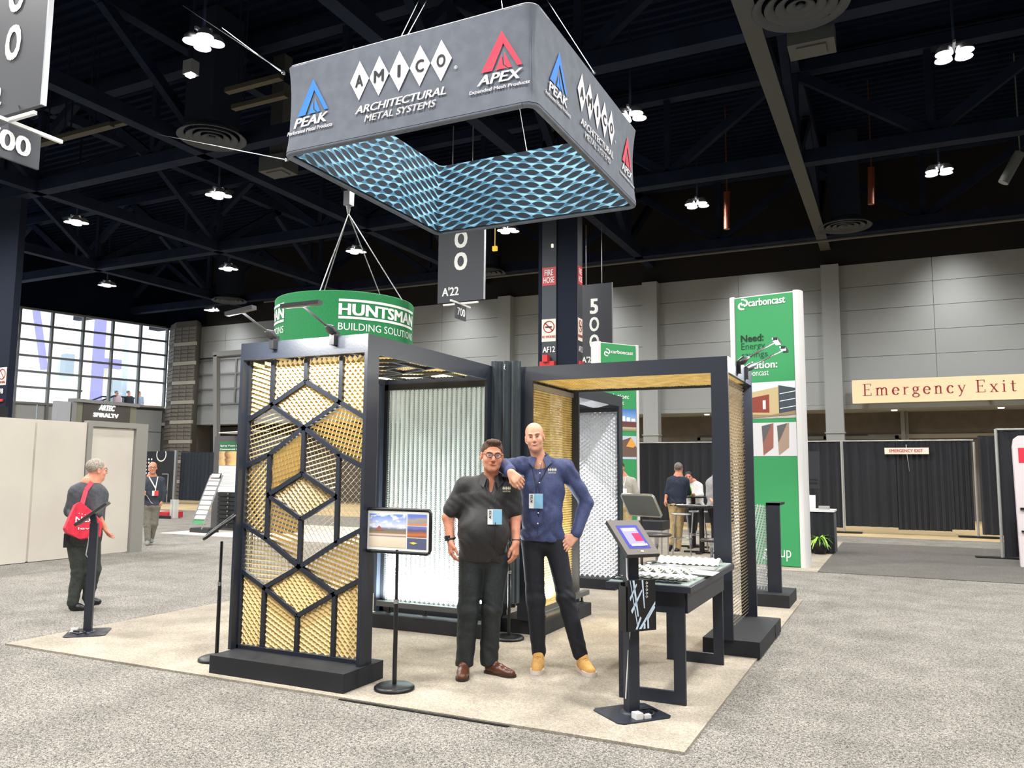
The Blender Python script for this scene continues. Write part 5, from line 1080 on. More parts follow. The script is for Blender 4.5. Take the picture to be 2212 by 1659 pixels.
# ================================================================== LEFT SIDE
WP = thing('partition_wall', 'long cream exhibition partition wall with a door frame, at the left', 'partition', (-13.1, 8, 0))
for y0, y1, nm_ in ((2.4, 5.5, 0), (5.52, 8.66, 0), (8.70, 9.62, 0)): part('partition_panel', MB().box(-13.16, y0, .01, -13.1, y1, 2.38), CREAM, WP)
part('door_panel', MB().box(-13.15, 9.74, .02, -13.12, 10.62, 2.30), CREAM, WP); part('frame', MB().box(-13.2, 9.63, 0, -13.07, 9.72, 2.32).box(-13.2, 10.64, 0, -13.07, 10.9, 2.32).box(-13.2, 9.63, 2.32, -13.07, 10.9, 2.42), mat('grey_profile', srgb(140, 138, 132), .5), WP)
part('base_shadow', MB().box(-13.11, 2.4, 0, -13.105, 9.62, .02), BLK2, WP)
solo('speaker_bar', MB().box(-13.6, 7.2, 2.385, -13.2, 8.25, 2.56), BLK2, 'black box on top of the cream partition at the left edge', 'box')
# illuminated sign box beyond the partition
XS = -22.; y_ = lambda px, py=880: at(px, py, X=XS)[1]; z_ = lambda px, py: at(px, py, X=XS)[2]
AB = thing('lit_sign_box', 'dark booth front with two lines of glowing white letters beyond the cream partition', 'sign', (XS, y_(230), 0))
part('dark_front', MB().box(XS-.2, y_(180), 2.0, XS, y_(282), z_(230, 872)+.02), mat('sign_brown', srgb(66, 62, 58), .6), AB); part('side_panel', MB().box(XS-.2, y_(165), 0, XS-.02, y_(180), z_(200, 868)+.02).box(XS-.2, y_(282), 0, XS-.02, y_(296), z_(230, 874)), mat('olive_panel', srgb(112, 112, 96), .6), AB)
part('grey_panel', MB().box(XS-.2, y_(123), 0, XS, y_(153), z_(140, 867)), mat('grey_laminate', srgb(150, 152, 156), .5), AB); part('top_rail', MB().box(XS-.25, y_(158), z_(165, 868), XS+.05, y_(300), z_(165, 868)+.1), LIGHTST, AB); part('post', MB().box(XS-.2, y_(155), 0, XS+.02, y_(165), z_(160, 866)), LIGHTST, AB)
SG = mat('white_lit_letters', (1, 1, 1), .5, emit=(1, 1, 1), estr=3)
q = MB(); fn = pl((XS+.02, 0, 0), (0, 1, 0), (0, 0, 1)); text(q, 'ARTEC', fn, y_(213), z_(213, 886), y_(248)-y_(213), z_(213, 874)-z_(213, 886), .05, .3); text(q, 'SPIRALTV', fn, y_(202), z_(202, 900), y_(256)-y_(202), z_(202, 891)-z_(202, 900), .05); part('lettering', q, SG, AB)
# dark panel with ring and dots, and drape, far left behind
g = lambda px, py, Y=26.: at(px, py, Y=Y)
DP = thing('dotted_panel', 'black display panel with white dots and a white ring, far behind the walking man', 'display panel', tuple(g(338, 1085)*np.array([1, 1, 0])))
part('panel', MB().box(g(300, 1088)[0], 26, .05, g(372, 1088)[0], 26.06, g(338, 975)[2]), BLKM, DP)
q = MB(); c_ = g(349, 982); s_ = g(350, 1000)[0]-g(340, 1000)[0]; f_ = pl((0, 25.99, 0), (1, 0, 0), (0, 0, 1)); ring(q, f_, c_[0], c_[2], s_*.9, s_*1.08, 150, 390, 30)
for r in range(5):
    for k in range(3): e_ = g(316+k*6, 992+r*7.5); ring(q, f_, e_[0], e_[2], 0, s_*.16, n=10)
part('white_print', q, WHITE, DP); part('edge_profile', MB().box(g(372, 1088)[0], 25.98, .02, g(376, 1088)[0], 26.08, g(338, 975)[2]+.05), ALU, DP)
part('inner_rectangle', MB().bar(g(352, 1024)+[0, -.03, 0], g(365, 1024)+[0, -.03, 0], .04).bar(g(365, 1024)+[0, -.03, 0], g(361, 1088)+[0, -.03, 0], .04), ALU, DP)
drape('black_drape', 'dark blue-black drape far left behind the brochure rack', [(g(375, 1085)[0], 26.3), (g(447, 1085)[0], 26.3)], .15, g(410, 977, 26.3)[2], mat('navy_drape', srgb(36, 44, 56), .85, 0, srgb(28, 35, 46), .05, 20), .04, 9, 80, 4, seed=50, group='black drapes along the back aisle')
LB_ = thing('low_platform', 'low cream platform with a red end block and clear posts behind the walking man', 'platform', (-21.5, 18.5, 0))
part('deck', MB().box(-23.0, 18.2, .02, -21.4, 18.8, .2), mat('cream_platform', srgb(235, 225, 195), .5), LB_); part('red_block', MB().box(-21.4, 18.2, .02, -20.75, 18.8, .2), RED, LB_); part('kick', MB().box(-23.0, 18.16, 0.001, -20.6, 18.2, .09), BLKM, LB_)
for x in (-20.68, -20.55): part('clear_post', MB().box(x-.04, 18.25, .01, x+.04, 18.4, .6), mat('clear_acrylic', srgb(215, 220, 215), .1, alpha=.5), LB_)
# brochure rack
RK = thing('brochure_rack', 'tall leaning brochure rack with stepped white leaflets, left of the drawer cabinet', 'rack', (-15.5, 14.75, .011))
part('base', MB().box(-15.86, 14.6, .012, -15.25, 14.95, .12), mat('rack_dark', srgb(45, 47, 48), .5), RK)
for k in range(10):
    z = .2+k*.118; x = -15.82+k*.022; y = 14.62+k*.03
    part('shelf', MB().box(x, y, z, x+.38, y+.1, z+.01), ALU, RK)
    part('leaflet_row', MB().obox((x+.19, y+.04, z+.075), (.18, 0, 0), (0, .012, 0), (0, .02, .055)), [PAPER, mat('pink_leaflet', srgb(222, 205, 202), .6), mat('green_leaflet', srgb(70, 150, 90), .6)][2 if k == 0 else k % 2], RK)
part('side_rail', MB().bar((-15.86, 14.6, .1), (-15.60, 14.95, 1.42), .03).bar((-15.46, 14.6, .1), (-15.20, 14.95, 1.42), .03), ALU, RK); part('header_card', MB().obox((-15.4, 14.93, 1.40), (.16, 0, 0), (0, .01, 0), (0, .02, .06)), BLK2, RK); part('card_face', MB().obox((-15.4, 14.91, 1.40), (.14, 0, 0), (0, .005, 0), (0, .018, .045)), PAPER, RK)
# drawer cabinet with poster
CB = thing('display_cabinet', 'tall grey display cabinet with spray foam poster above black drawers', 'cabinet', (-15, 15.6, .011))
part('body', MB().box(-16.1, 15.5, .012, -13.6, 16.1, 2.42), mat('cabinet_grey', srgb(78, 76, 76), .6), CB)
for k in range(8):
    d_ = part('drawer', MB().box(-15.85, 15.46, .1+k*.11, -14.6, 15.5, .18+k*.11), mat('drawer_black', srgb(30, 30, 32), .5), CB); part('knob', MB().box(-15.5, 15.43, .15+k*.11, -15.46, 15.46, .19+k*.11), CHROME, d_)
part('poster', MB().box(-15.88, 15.47, .98, -14.9, 15.49, 2.28), PAPER, CB)
part('poster_header', MB().box(-15.88, 15.462, 1.93, -14.9, 15.47, 2.28), mat('poster_green', srgb(44, 110, 70), .6), CB); part('poster_photo', MB().box(-15.88, 15.458, 1.66, -14.9, 15.462, 2.02), ramp_mat('wood_frame_print', [(0, srgb(110, 80, 60)), (.35, srgb(225, 190, 130)), (.4, srgb(120, 80, 55)), (.6, srgb(230, 185, 120)), (1, srgb(235, 200, 140))], 'X', dist=.3, nscale=3), CB)
q = MB(); f_ = pl((0, 15.452, 0), (1, 0, 0), (0, 0, 1)); text(q, 'Spray Foam in', f_, -15.84, 2.13, .62, .06, .02); text(q, 'Commercial Design', f_, -15.84, 2.04, .82, .06, .02); part('lettering', q, WHITE, CB)
q = MB()
for k in range(14): rect(q, pl((0, 15.463, 0), (1, 0, 0), (0, 0, 1)), -15.82, 1.58-k*.035, -15.1-(.25 if k % 4 == 3 else 0), 1.585-k*.035)
part('poster_lines', q, mat('print_line', srgb(150, 145, 140), .6), CB)
solo('cornice_panel', MB().obox((-14.9, 15.3, 2.5), (.5, .1, .03), (-.05, .3, 0), (0, 0, .01)), WHITEP, 'small white sheet lying on top of the display cabinet', 'sheet')
# ================================================================== PEOPLE
class SDF:
    def __init__(s): s.p = []
    def cap(s, a, b, ra, rb=None, k=.02, sub=False, fl=1.):
        s.p.append(('c', np.array(a, float), np.array(b, float), ra, rb if rb is not None else ra, k, sub, fl)); return s
    def ell(s, c, r, k=.02, R=None, sub=False):
        s.p.append(('e', np.array(c, float), np.array(r, float), R, None, k, sub, 1.)); return s
    def cut(s, n, d): s.p.append(('h', np.array(n, float), d, 0, 0, 0, True, 1.)); return s   # keeps n.x < d
    def mesh(s, h=.006, disp=None):
        lo = np.array([9e9]*3); hi = -lo
        for q in s.p:
            if q[6]: continue
            if q[0] == 'c':
                r = max(q[3], q[4])*max(1, q[7])+.02
                for e in (q[1], q[2]): lo = np.minimum(lo, e-r); hi = np.maximum(hi, e+r)
            else: r = q[2].max()+.02; lo = np.minimum(lo, q[1]-r); hi = np.maximum(hi, q[1]+r)
        n = np.ceil((hi-lo)/h).astype(int)+2; D = np.full(n, .08, np.float32)
        ax = [lo[i]+h*np.arange(n[i]) for i in range(3)]
        def blk(a, b):
            i0 = np.clip(np.floor((a-lo)/h).astype(int), 0, n); i1 = np.clip(np.ceil((b-lo)/h).astype(int)+1, 0, n); sl = tuple(slice(i0[i], i1[i]) for i in range(3))
            return sl, [ax[i][sl[i]].astype(np.float32) for i in range(3)]
        for q in s.p:
            k = q[5]
            if q[0] == 'h':
                X, Y, Z = np.meshgrid(*[a.astype(np.float32) for a in ax], indexing='ij', sparse=True); D = np.maximum(D, q[1][0]*X+q[1][1]*Y+q[1][2]*Z-q[2]); continue
            if q[0] == 'c':
                fl = q[7]; r = max(q[3], q[4])+k+.03; rr = np.array([r, r*max(fl, 1), r]); sl, (x, y, z) = blk(np.minimum(q[1], q[2])-rr, np.maximum(q[1], q[2])+rr)
                a = q[1]; ba = q[2]-q[1]; a = a*np.array([1, 1/fl, 1]); ba = ba*np.array([1, 1/fl, 1]); X = x[:, None, None]-a[0]; Y = y[None, :, None]/fl-a[1]; Z = z[None, None, :]-a[2]
                t = np.clip((X*ba[0]+Y*ba[1]+Z*ba[2])/max(float(ba@ba), 1e-9), 0, 1); d = np.sqrt((X-t*ba[0])**2+(Y-t*ba[1])**2+(Z-t*ba[2])**2)-(q[3]+(q[4]-q[3])*t)
            else:
                r = q[2].max()+k+.03; sl, (x, y, z) = blk(q[1]-r, q[1]+r); X = x[:, None, None]-q[1][0]; Y = y[None, :, None]-q[1][1]; Z = z[None, None, :]-q[1][2]
                if q[3] is not None:
                    R = np.array(q[3]).T; X, Y, Z = (R[0, 0]*X+R[0, 1]*Y+R[0, 2]*Z), (R[1, 0]*X+R[1, 1]*Y+R[1, 2]*Z), (R[2, 0]*X+R[2, 1]*Y+R[2, 2]*Z)
                e = q[2]; k0 = np.sqrt((X/e[0])**2+(Y/e[1])**2+(Z/e[2])**2); k1 = np.sqrt((X/e[0]**2)**2+(Y/e[1]**2)**2+(Z/e[2]**2)**2)+1e-9; d = k0*(k0-1)/k1
            A = D[sl]
            if A.size == 0: continue
            if q[6]: d = -d; hh = np.maximum(k-np.abs(A-d), 0)/max(k, 1e-6); D[sl] = np.maximum(A, d)+hh*hh*k*.25
            else: hh = np.maximum(k-np.abs(A-d), 0)/max(k, 1e-6); D[sl] = np.minimum(A, d)-hh*hh*k*.25
        if disp is not None:
            X, Y, Z = np.meshgrid(*[a.astype(np.float32) for a in ax], indexing='ij', sparse=True); D = D+disp(X, Y, Z)
        S = D < 0; c = S[:-1, :-1, :-1]
        cnt = np.zeros(c.shape, np.int8)
        cr = [(i, j, k) for i in (0, 1) for j in (0, 1) for k in (0, 1)]
        for i, j, k in cr: cnt += S[i:S.shape[0]-1+i, j:S.shape[1]-1+j, k:S.shape[2]-1+k]
        I = np.argwhere((cnt > 0) & (cnt < 8)); idx = np.full(c.shape, -1, np.int32); idx[tuple(I.T)] = np.arange(len(I))
        P = np.zeros((len(I), 3)); N = np.zeros(len(I))
        for i, j, k in cr:
            for a in range(3):
                o = [i, j, k]
                if o[a]: continue
                o2 = list(o); o2[a] = 1; d0 = D[tuple((I+o).T)]; d1 = D[tuple((I+o2).T)]; m = (d0 < 0) != (d1 < 0)
                t = np.where(m, d0/np.where(np.abs(d0-d1) < 1e-9, 1e-9, d0-d1), 0); q = I+np.array(o, float); q[:, a] += t; P[m] += q[m]; N[m] += 1
        P = lo+h*P/N[:, None]; Fs = []
        for a in range(3):
            b, c2_ = (a+1) % 3, (a+2) % 3; s0 = [slice(None)]*3; s1 = [slice(None)]*3; s0[a] = slice(0, -1); s1[a] = slice(1, None); A0, A1_ = S[tuple(s0)], S[tuple(s1)]
            E = np.argwhere(A0 != A1_); E = E[(E[:, b] > 0) & (E[:, c2_] > 0) & (E[:, b] < S.shape[b]-1) & (E[:, c2_] < S.shape[c2_]-1)]
            if not len(E): continue
            f = A0[tuple(E.T)]; def_ = []
            for db, dc in ((-1, -1), (0, -1), (0, 0), (-1, 0)): q = E.copy(); q[:, b] += db; q[:, c2_] += dc; def_.append(idx[tuple(q.T)])
            Q = np.stack(def_, 1); Q[~f] = Q[~f][:, ::-1]; Fs.append(Q)
        Fs = np.concatenate(Fs); Fs = Fs[(Fs >= 0).all(1)]; return P, Fs
def sdfpart(name, S, m, parent, h=.006, disp=None, label=None):
    P, Fs = S.mesh(h, disp); me = bpy.data.meshes.new(name); me.vertices.add(len(P)); me.vertices.foreach_set('co', P.ravel()); me.loops.add(len(Fs)*4); me.loops.foreach_set('vertex_index', Fs.ravel().astype(np.int32))
    me.polygons.add(len(Fs)); me.polygons.foreach_set('loop_start', np.arange(len(Fs), dtype=np.int32)*4); me.polygons.foreach_set('use_smooth', np.ones(len(Fs), bool)); me.materials.append(m); me.update(calc_edges=True); me.validate()
    return part(name, me, m, parent, world=False, label=label)
def hand(S, w_, f, n, t, k=1.0, curl=(.5, .6, .7, .8), thumb=.5, spread=1.0):
    """w_ wrist, f finger direction, n palm facing, t towards the thumb"""
    w_, f, n, t = [np.array(q, float) for q in (w_, f, n, t)]; f /= np.linalg.norm(f); t -= f*(t@f); t /= np.linalg.norm(t); n = n-f*(n@f)-t*(n@t); n /= np.linalg.norm(n)
    offs = (.030, .010, -.010, -.028); lens = (.070, .078, .073, .058)
    for i in range(4):
        kn = w_+(f*(.088-.004*abs(i-1))+t*offs[i])*k; S.cap(w_+t*offs[i]*.5*k+f*.01*k, kn, .0165*k, .0125*k, .012)
        d = f+t*(.10-.07*i)*spread; d /= np.linalg.norm(d); p = kn; a = curl[i]*.55
        for j, (s_, ca) in enumerate(((.46, 1.), (.30, 1.9), (.24, 2.7))):
            ang = a*ca; q = p+(d*math.cos(ang)+n*math.sin(ang))*lens[i]*s_*k; S.cap(p, q, (.0098-.0008*j)*k, (.0092-.001*j)*k, .004); p = q
    a0 = w_+(f*.02+t*.022)*k; a1 = w_+(f*.055+t*(.048)+n*(.012+.01*thumb))*k; a2 = w_+(f*.083+t*(.056-.012*thumb)+n*(.018+.022*thumb))*k; a3 = w_+(f*.105+t*(.056-.02*thumb)+n*(.02+.03*thumb))*k
    S.cap(a0, a1, .016*k, .0125*k, .014); S.cap(a1, a2, .0115*k, .0105*k, .005); S.cap(a2, a3, .0105*k, .008*k, .005)
def Rm(yaw=0, pitch=0, roll=0): return np.array((Matrix.Rotation(yaw, 3, 'Z') @ Matrix.Rotation(pitch, 3, 'X') @ Matrix.Rotation(roll, 3, 'Y')))
def head(S, c, R, k=1., fat=0.):
    c = np.array(c, float); T = lambda *p: c+R@(np.array(p)*k); E = lambda p, r, kk=.02, sub=False: S.ell(T(*p), np.array(r)*k, kk*k, R, sub)
    E((0, .018, .042), (.077, .096, .084)); E((0, -.018, -.028), (.064+fat, .074, .086), .03); E((0, -.034, -.078), (.050+fat, .048, .040+fat*.3), .03)
    E((0, -.070, -.100), (.022+fat*.5, .020, .018), .02)
    for s in (-1, 1):
        E((s*.040, -.060, -.028), (.026+fat*.4, .026, .028), .02); S.cap(T(s*.046, -.074, .030), T(s*.012, -.088, .026), .0085*k, .0095*k, .012*k)
        E((s*.031, -.102, .008), (.016, .014, .011), .012, True)
        E((s*(.079+fat*.6), .012, -.008), (.010, .020, .031), .008); E((s*(.086+fat*.6), .006, -.004), (.006, .010, .016), .004, True)
        E((s*.012, -.099, -.034), (.0095, .010, .008), .006)
    S.cap(T(0, -.086, .018), T(0, -.113, -.027), .0085*k, .0135*k, .008*k)
    E((0, -.087, -.058), (.026, .012, .012), .01); E((0, -.0985, -.060), (.021, .006, .0022), .003, True)
def face_parts(P, c, R, k=1., brow=(90, 60, 45), iris=(80, 100, 120), smile=True, glasses=None, fine=True, teeth=False):
    c = np.array(c, float); T = lambda *p: c+R@(np.array(p)*k)
    ew = mat('eye_white', srgb(225, 218, 212), .3); ir = mat('iris_%d' % iris[0], srgb(*iris), .3); pu = mat('pupil', (.01, .01, .01), .2); lip = mat('lip', srgb(188, 108, 98), .4); br = mat('brow_%d' % brow[0], srgb(*brow), .8)
    for s in (-1, 1):
        e = SDF(); e.ell(T(s*.031, -.079, .008), np.array([.0135, .0125, .0085])*k, 0.0, R)
        mb = MB(); n_ = 10
        V = []; Fs = []
        for j in range(n_+1):
            for i in range(16):
                th = math.pi*j/n_; ph = 2*math.pi*i/16; V.append(T(s*.031+.0135*math.sin(th)*math.cos(ph), -.080+.0125*math.sin(th)*math.sin(ph), .008+.0050*math.cos(th)))
        mb.add(V, [(j*16+i, j*16+(i+1) % 16, (j+1)*16+(i+1) % 16, (j+1)*16+i) for j in range(n_) for i in range(16)], 0, True); eye = part('eye', mb, ew, P, world=False)
        for r, y, m in ((.0058, -.0926, ir), (.0028, -.0930, pu)):
            part('iris' if m is ir else 'pupil', MB().add([T(s*.031+r*math.cos(a), y, .008+min(max(r*math.sin(a), -.0046), .0040)) for a in np.linspace(0, 6.28, 12, False)], [tuple(range(12))]), m, eye, world=False)
        part('eyelid', MB().tube([T(s*(.031-.0135), -.089, .008), T(s*.031, -.0945, .0132), T(s*(.031+.0135), -.086, .009)], [.002*k, .0032*k, .002*k], 6), P['_skin'] if False else mat('eyelid', srgb(176, 116, 96), .5), P, world=False)
        part('eyebrow', MB().tube([T(s*.014, -.0965, .026), T(s*.032, -.094, .0315), T(s*.050, -.081, .026)], [.0028*k, .0034*k, .0015*k], 6), br, P, world=False)
    part('lips', MB().tube([T(-.027, -.0865, -.0530 if smile else -.06), T(-.012, -.0975, -.0615), T(0, -.1, -.0625), T(.012, -.0975, -.0615), T(.027, -.0865, -.0530 if smile else -.06)], [.0012*k, .0034*k, .0042*k, .0034*k, .0012*k], 8), lip, P, world=False)
    if teeth: part('teeth', MB().tube([T(-.015, -.0965, -.0572), T(0, -.1005, -.0585), T(.015, -.0965, -.0572)], [.0016*k, .0028*k, .0016*k], 6), ew, P, world=False)
    if glasses:
        gl = part('glasses', MB().tube([T(.058+.001, -.085, .014), T(.079, -.03, .014), T(.082, .01, .008)], .0022*k, 6).tube([T(-.059, -.085, .014), T(-.079, -.03, .014), T(-.082, .01, .008)], .0022*k, 6).tube([T(-.010, -.103, .012), T(.010, -.103, .012)], .0026*k, 6), glasses, P, world=False)
        for s in (-1, 1):
            C = [T(s*.032+.0235*math.cos(a)*(1+.12*abs(math.cos(a))), -.104+.010*((.0235*math.cos(a)*s)/.0235+1)*.5, .007+.0175*math.sin(a)) for a in np.linspace(0, 6.283, 21)]
            part('rim', MB().tube(C, .0026*k, 6, caps=False), glasses, gl, world=False)
            part('lens', MB().add(C[:-1], [tuple(range(20))]), mat('spectacle_lens', (.9, .95, 1), .05, alpha=.12), gl, world=False)
def wr(a1, a2, f=1.):
    def d(X, Y, Z):
        w1 = X*9+Z*4+1.7*np.sin(Z*7*f+X*5); w2 = Z*11-X*6+1.5*np.sin(X*13*f+Y*7)
        r = a1*(1-2*np.abs(np.sin(w1*1.9)))*np.clip(np.sin(w2*1.3+.6), 0, 1)+a1*.7*np.sin(w2*3.1+w1*2)*np.clip(np.sin(X*11-Z*8), 0, 1)+a2*np.sin(X*70+Z*45+3*np.sin(Z*19)); return r.astype(np.float32)
    return d
def legs_folds(zk, a=.004):
    def d(X, Y, Z):
        u = X*14*np.where(X > 0, 1, -1)+Y*9; g = np.exp(-((Z-zk)/.13)**2)+.9*np.exp(-((Z-.17)/.10)**2)
        return (a*g*np.sin(Z*62+u*2.2+1.5*np.sin(Z*21+X*9))*np.sin(X*31+Y*22+Z*14)+.0022*np.sin(X*48+Z*9+2*np.sin(Z*5))).astype(np.float32)
    return d
class Fig:
    def __init__(s, name, label, O, rot=None, group=None):
        O = np.array([O[0], O[1], O[2] if len(O) > 2 else 0.]); s.O = O; L = math.hypot(O[0], O[1]); s.th = math.atan2(-O[0], O[1]) if rot is None else rot
        s.n = np.array([math.sin(s.th), -math.cos(s.th), 0]); s.x = np.array([math.cos(s.th), math.sin(s.th), 0]); s.P = thing(name, label, 'person', tuple(O), s.th, group)
    def __call__(s, px, py, f=0.):
        r = ray(px, py); A = s.O+s.n*f; t = ((A-np.array([0, 0, CH]))@s.n)/(r@s.n); p = np.array([0, 0, CH])+r*t-s.O; return np.array([p@s.x, -f, p[2]])
def shoe(S, heel, toe, z0, h_, w_=.045, k=.03):
    heel = np.array([heel[0], heel[1], 0]); toe = np.array([toe[0], toe[1], 0]); d = (toe-heel); L = np.linalg.norm(d); d /= L
    S.cap(heel+d*.04+[0, 0, z0+.045], heel+d*(L*.5)+[0, 0, z0+.04], .040, .040, k); S.cap(heel+d*(L*.45)+[0, 0, z0+.03], toe-d*.045+[0, 0, z0+.02], w_, w_*.86, k); S.cap(heel+d*.05+[0, 0, z0+.05], heel+d*.06+[0, 0, z0+h_], .040, .043, k); S.cut((0, 0, -1), -(z0+.012))
def sole(P, heel, toe, z0, m, h_=.022, ww=.05):
    heel = np.array([heel[0], heel[1], 0]); toe = np.array([toe[0], toe[1], 0]); d = toe-heel; L = np.linalg.norm(d); d /= L; n = np.array([-d[1], d[0], 0]); pts = []
    for a, w_ in ((0, .55), (.05, .8), (.2, .86), (.45, .82), (.7, 1.05), (.88, .9), (.97, .55), (1, .2)): pts.append((a, w_))
    pl_ = [(a, w_) for a, w_ in pts]+[(a, -w_) for a, w_ in pts[::-1]]
    part('sole', MB().prism(pl_, lambda a, b, z: tuple(heel+d*a*L+n*b*ww+np.array([0, 0, z0+z])), h_), m, P, world=False)
def badge(P, top, bot, neckL, neckR, m, w_=.085, h_=.095, cord=(25, 25, 30), cw=.004, kind=1):
    cm = mat('cord_%d' % cord[0], srgb(*cord), .7)
    lan = part('lanyard', MB().tube([neckL, (neckL*.45+bot*.55)+np.array([0, -.012, 0]), bot], cw, 6).tube([neckR, (neckR*.45+bot*.55)+np.array([0, -.012, 0]), bot], cw, 6).tube([bot, bot-np.array([0, 0, .05])], cw*.8, 6), cm, P, world=False)
    c = bot-np.array([0, .006, .05]); b_ = part('badge', MB().box(c[0]-w_/2, c[1]-.004, c[2]-h_, c[0]+w_/2, c[1], c[2]), PAPER, P, world=False)
    part('badge_card', MB().box(c[0]-w_*.14, c[1]-.006, c[2]-h_*.98, c[0]+w_*.5, c[1]-.004, c[2]-h_*.02), m, b_, world=False)
    if kind == 1:
        q = MB(); text(q, "A'22", lambda u, v: np.array([c[0]-w_*.5+v, c[1]-.0075, c[2]-h_*.1-u]) if False else np.array([c[0]-w_*.24-v*.9, c[1]-.0075, c[2]-h_*.62+u]), 0, 0, h_*.56, w_*.18, .03); part('badge_lettering', q, BLK2, b_, world=False)
# ---------------- man in the black shirt
M1 = Fig('person', 'man in black short-sleeved shirt and dark trousers standing left, wearing glasses and a badge', (-3.02, 5.66, .016))
a = M1
hd = a(1063, 985, .06); RH = Rm(.10, .05, .06); K = 1.03
shL, shR = a(1003, 1052), a(1104, 1052); elL, wrL = a(968, 1118, .02), a(973, 1168, .08); elR, wrR = a(1113, 1118, -.0), a(1114, 1172, .10)
nk = a(1060, 1036, .0); ch_ = a(1047, 1088, .03); be = a(1044, 1150, .05); hip = a(1043, 1207, .0)
hL, hR = a(1020, 1210), a(1072, 1210); kL, kR = a(1012, 1318, .03), a(1062, 1315, .02); aL, aR = a(1003, 1432, .0), a(1056, 1418, -.02)
B = SDF(); head(B, hd, RH, K, .006); B.cap(nk-[0, -.02, .02], hd+[0, .02, -.05], .062, .058, .03); B.cap(nk-[0, 0, .05], hip, .08, .12, .05, fl=.8); B.cap(nk-[0, 0, .03], shL, .035, .04, .03); B.cap(nk-[0, 0, .03], shR, .035, .04, .03)
B.cap(shL, elL, .052, .046, .03); B.cap(elL, wrL, .046, .030, .02); B.cap(shR, elR, .052, .046, .03); B.cap(elR, wrR, .046, .030, .02)
B.cap(hL, kL, .075, .05, .03); B.cap(kL, aL, .05, .04, .03); B.cap(hR, kR, .075, .05, .03); B.cap(kR, aR, .05, .04, .03)
hand(B, wrL, (.05, -.12, -1), (.75, .5, 0), (.35, -1, 0), 1.06, (.75, .8, .9, 1.), .5); hand(B, wrR, (-.02, -.15, -1), (-.9, .4, 0), (-.5, -.9, 0), 1.06, (.7, .75, .85, .9), .4)
sdfpart('body', B, SKIN1, M1.P, .0048)
S = SDF(); S.ell(ch_+[0, .02, -.0], (.195, .125, .20), .05); S.ell(be+[-.0, .0, .01], (.205, .165, .19), .08); S.ell(hip+[0, 0, .03], (.19, .135, .14), .08); S.cap(nk+[-.02, .02, -.015], shL+[.01, 0, .0], .06, .068, .05); S.cap(nk+[.02, .02, -.015], shR+[-.01, 0, .0], .06, .068, .05)
S.cap(shL, shL+(elL-shL)*.74, .072, .074, .04); S.cap(shR, shR+(elR-shR)*.74, .072, .074, .04)
S.cap(nk+[0, .02, -.0], nk+[0, .015, .02], .075, .068, .03); S.cap(nk+(hd-nk)*.9, nk+(hd-nk)*.05, .062, .062, .008, sub=True); S.ell(nk+[.004, -.10, -.02], (.024, .09, .085), .01, sub=True); S.cut((0, 0, -1), -(a(1043, 1211)[2]))
BSH = mat('black_shirt_cloth', srgb(36, 35, 37), .6, 0, srgb(30, 29, 31), .1, 60, sheen=.1); sdfpart('shirt', S, BSH, M1.P, .0062, wr(.0062, .001))
S = SDF(); S.ell(hip+[0, .01, .02], (.180, .125, .13), .04); S.cap(hL, kL, .104, .080, .03); S.cap(kL, aL+[0, 0, -.02], .080, .070, .03); S.cap(hR, kR, .104, .080, .03); S.cap(kR, aR+[0, 0, -.03], .080, .070, .03)
S.cut((0, 0, -1), -.06); S.cut((0, 0, 1), a(1043, 1190)[2]); TRS = mat('dark_green_grey_cloth', srgb(38, 44, 46), .7, 0, srgb(30, 35, 37), .1, 50); sdfpart('trousers', S, TRS, M1.P, .007, legs_folds(kL[2]))
BRN = mat('brown_leather', srgb(104, 62, 42), .28, 0, srgb(84, 48, 33), 0, 12); BSO = mat('dark_sole', srgb(50, 36, 30), .5)
t0, t1 = a(1000, 1469, .2), a(1102, 1446, .06)
for nm_, hh, tt in (('shoe', aL+[0, .03, 0], np.array([aL[0]-.015, -.25])), ('shoe', aR+[-.02, .03, 0], np.array([aR[0]+.20, -.13]))):
    S = SDF(); shoe(S, hh[:2], tt[:2], 0, .10); o = sdfpart(nm_, S, BRN, M1.P, .005); sole(M1.P, hh[:2], tt[:2], 0, BSO, .02, .05)
H = SDF(); T_ = lambda *p: hd+RH@(np.array(p)*K)
H.ell(T_(0, .020, .046), np.array([.082, .100, .087])*K, .01, RH); H.ell(T_(0, -.072, -.03), np.array([.088, .075, .102])*K, .012, RH, True); H.ell(T_(0, -.02, -.085), np.array([.12, .13, .085])*K, .01, RH, True); H.ell(T_(0, -.050, .108), np.array([.058, .040, .024])*K, .02, RH)
sdfpart('hair', H, mat('brown_hair', srgb(92, 66, 48), .6, 0, srgb(72, 50, 36), .6, 120), M1.P, .0045, lambda X, Y, Z: (.0022*np.sin(X*260+Y*60)*np.sin(Z*90)).astype(np.float32))
face_parts(M1.P, hd, RH, K, (98, 72, 54), (80, 96, 110), True, mat('tortoise_frame', srgb(62, 42, 34), .3))
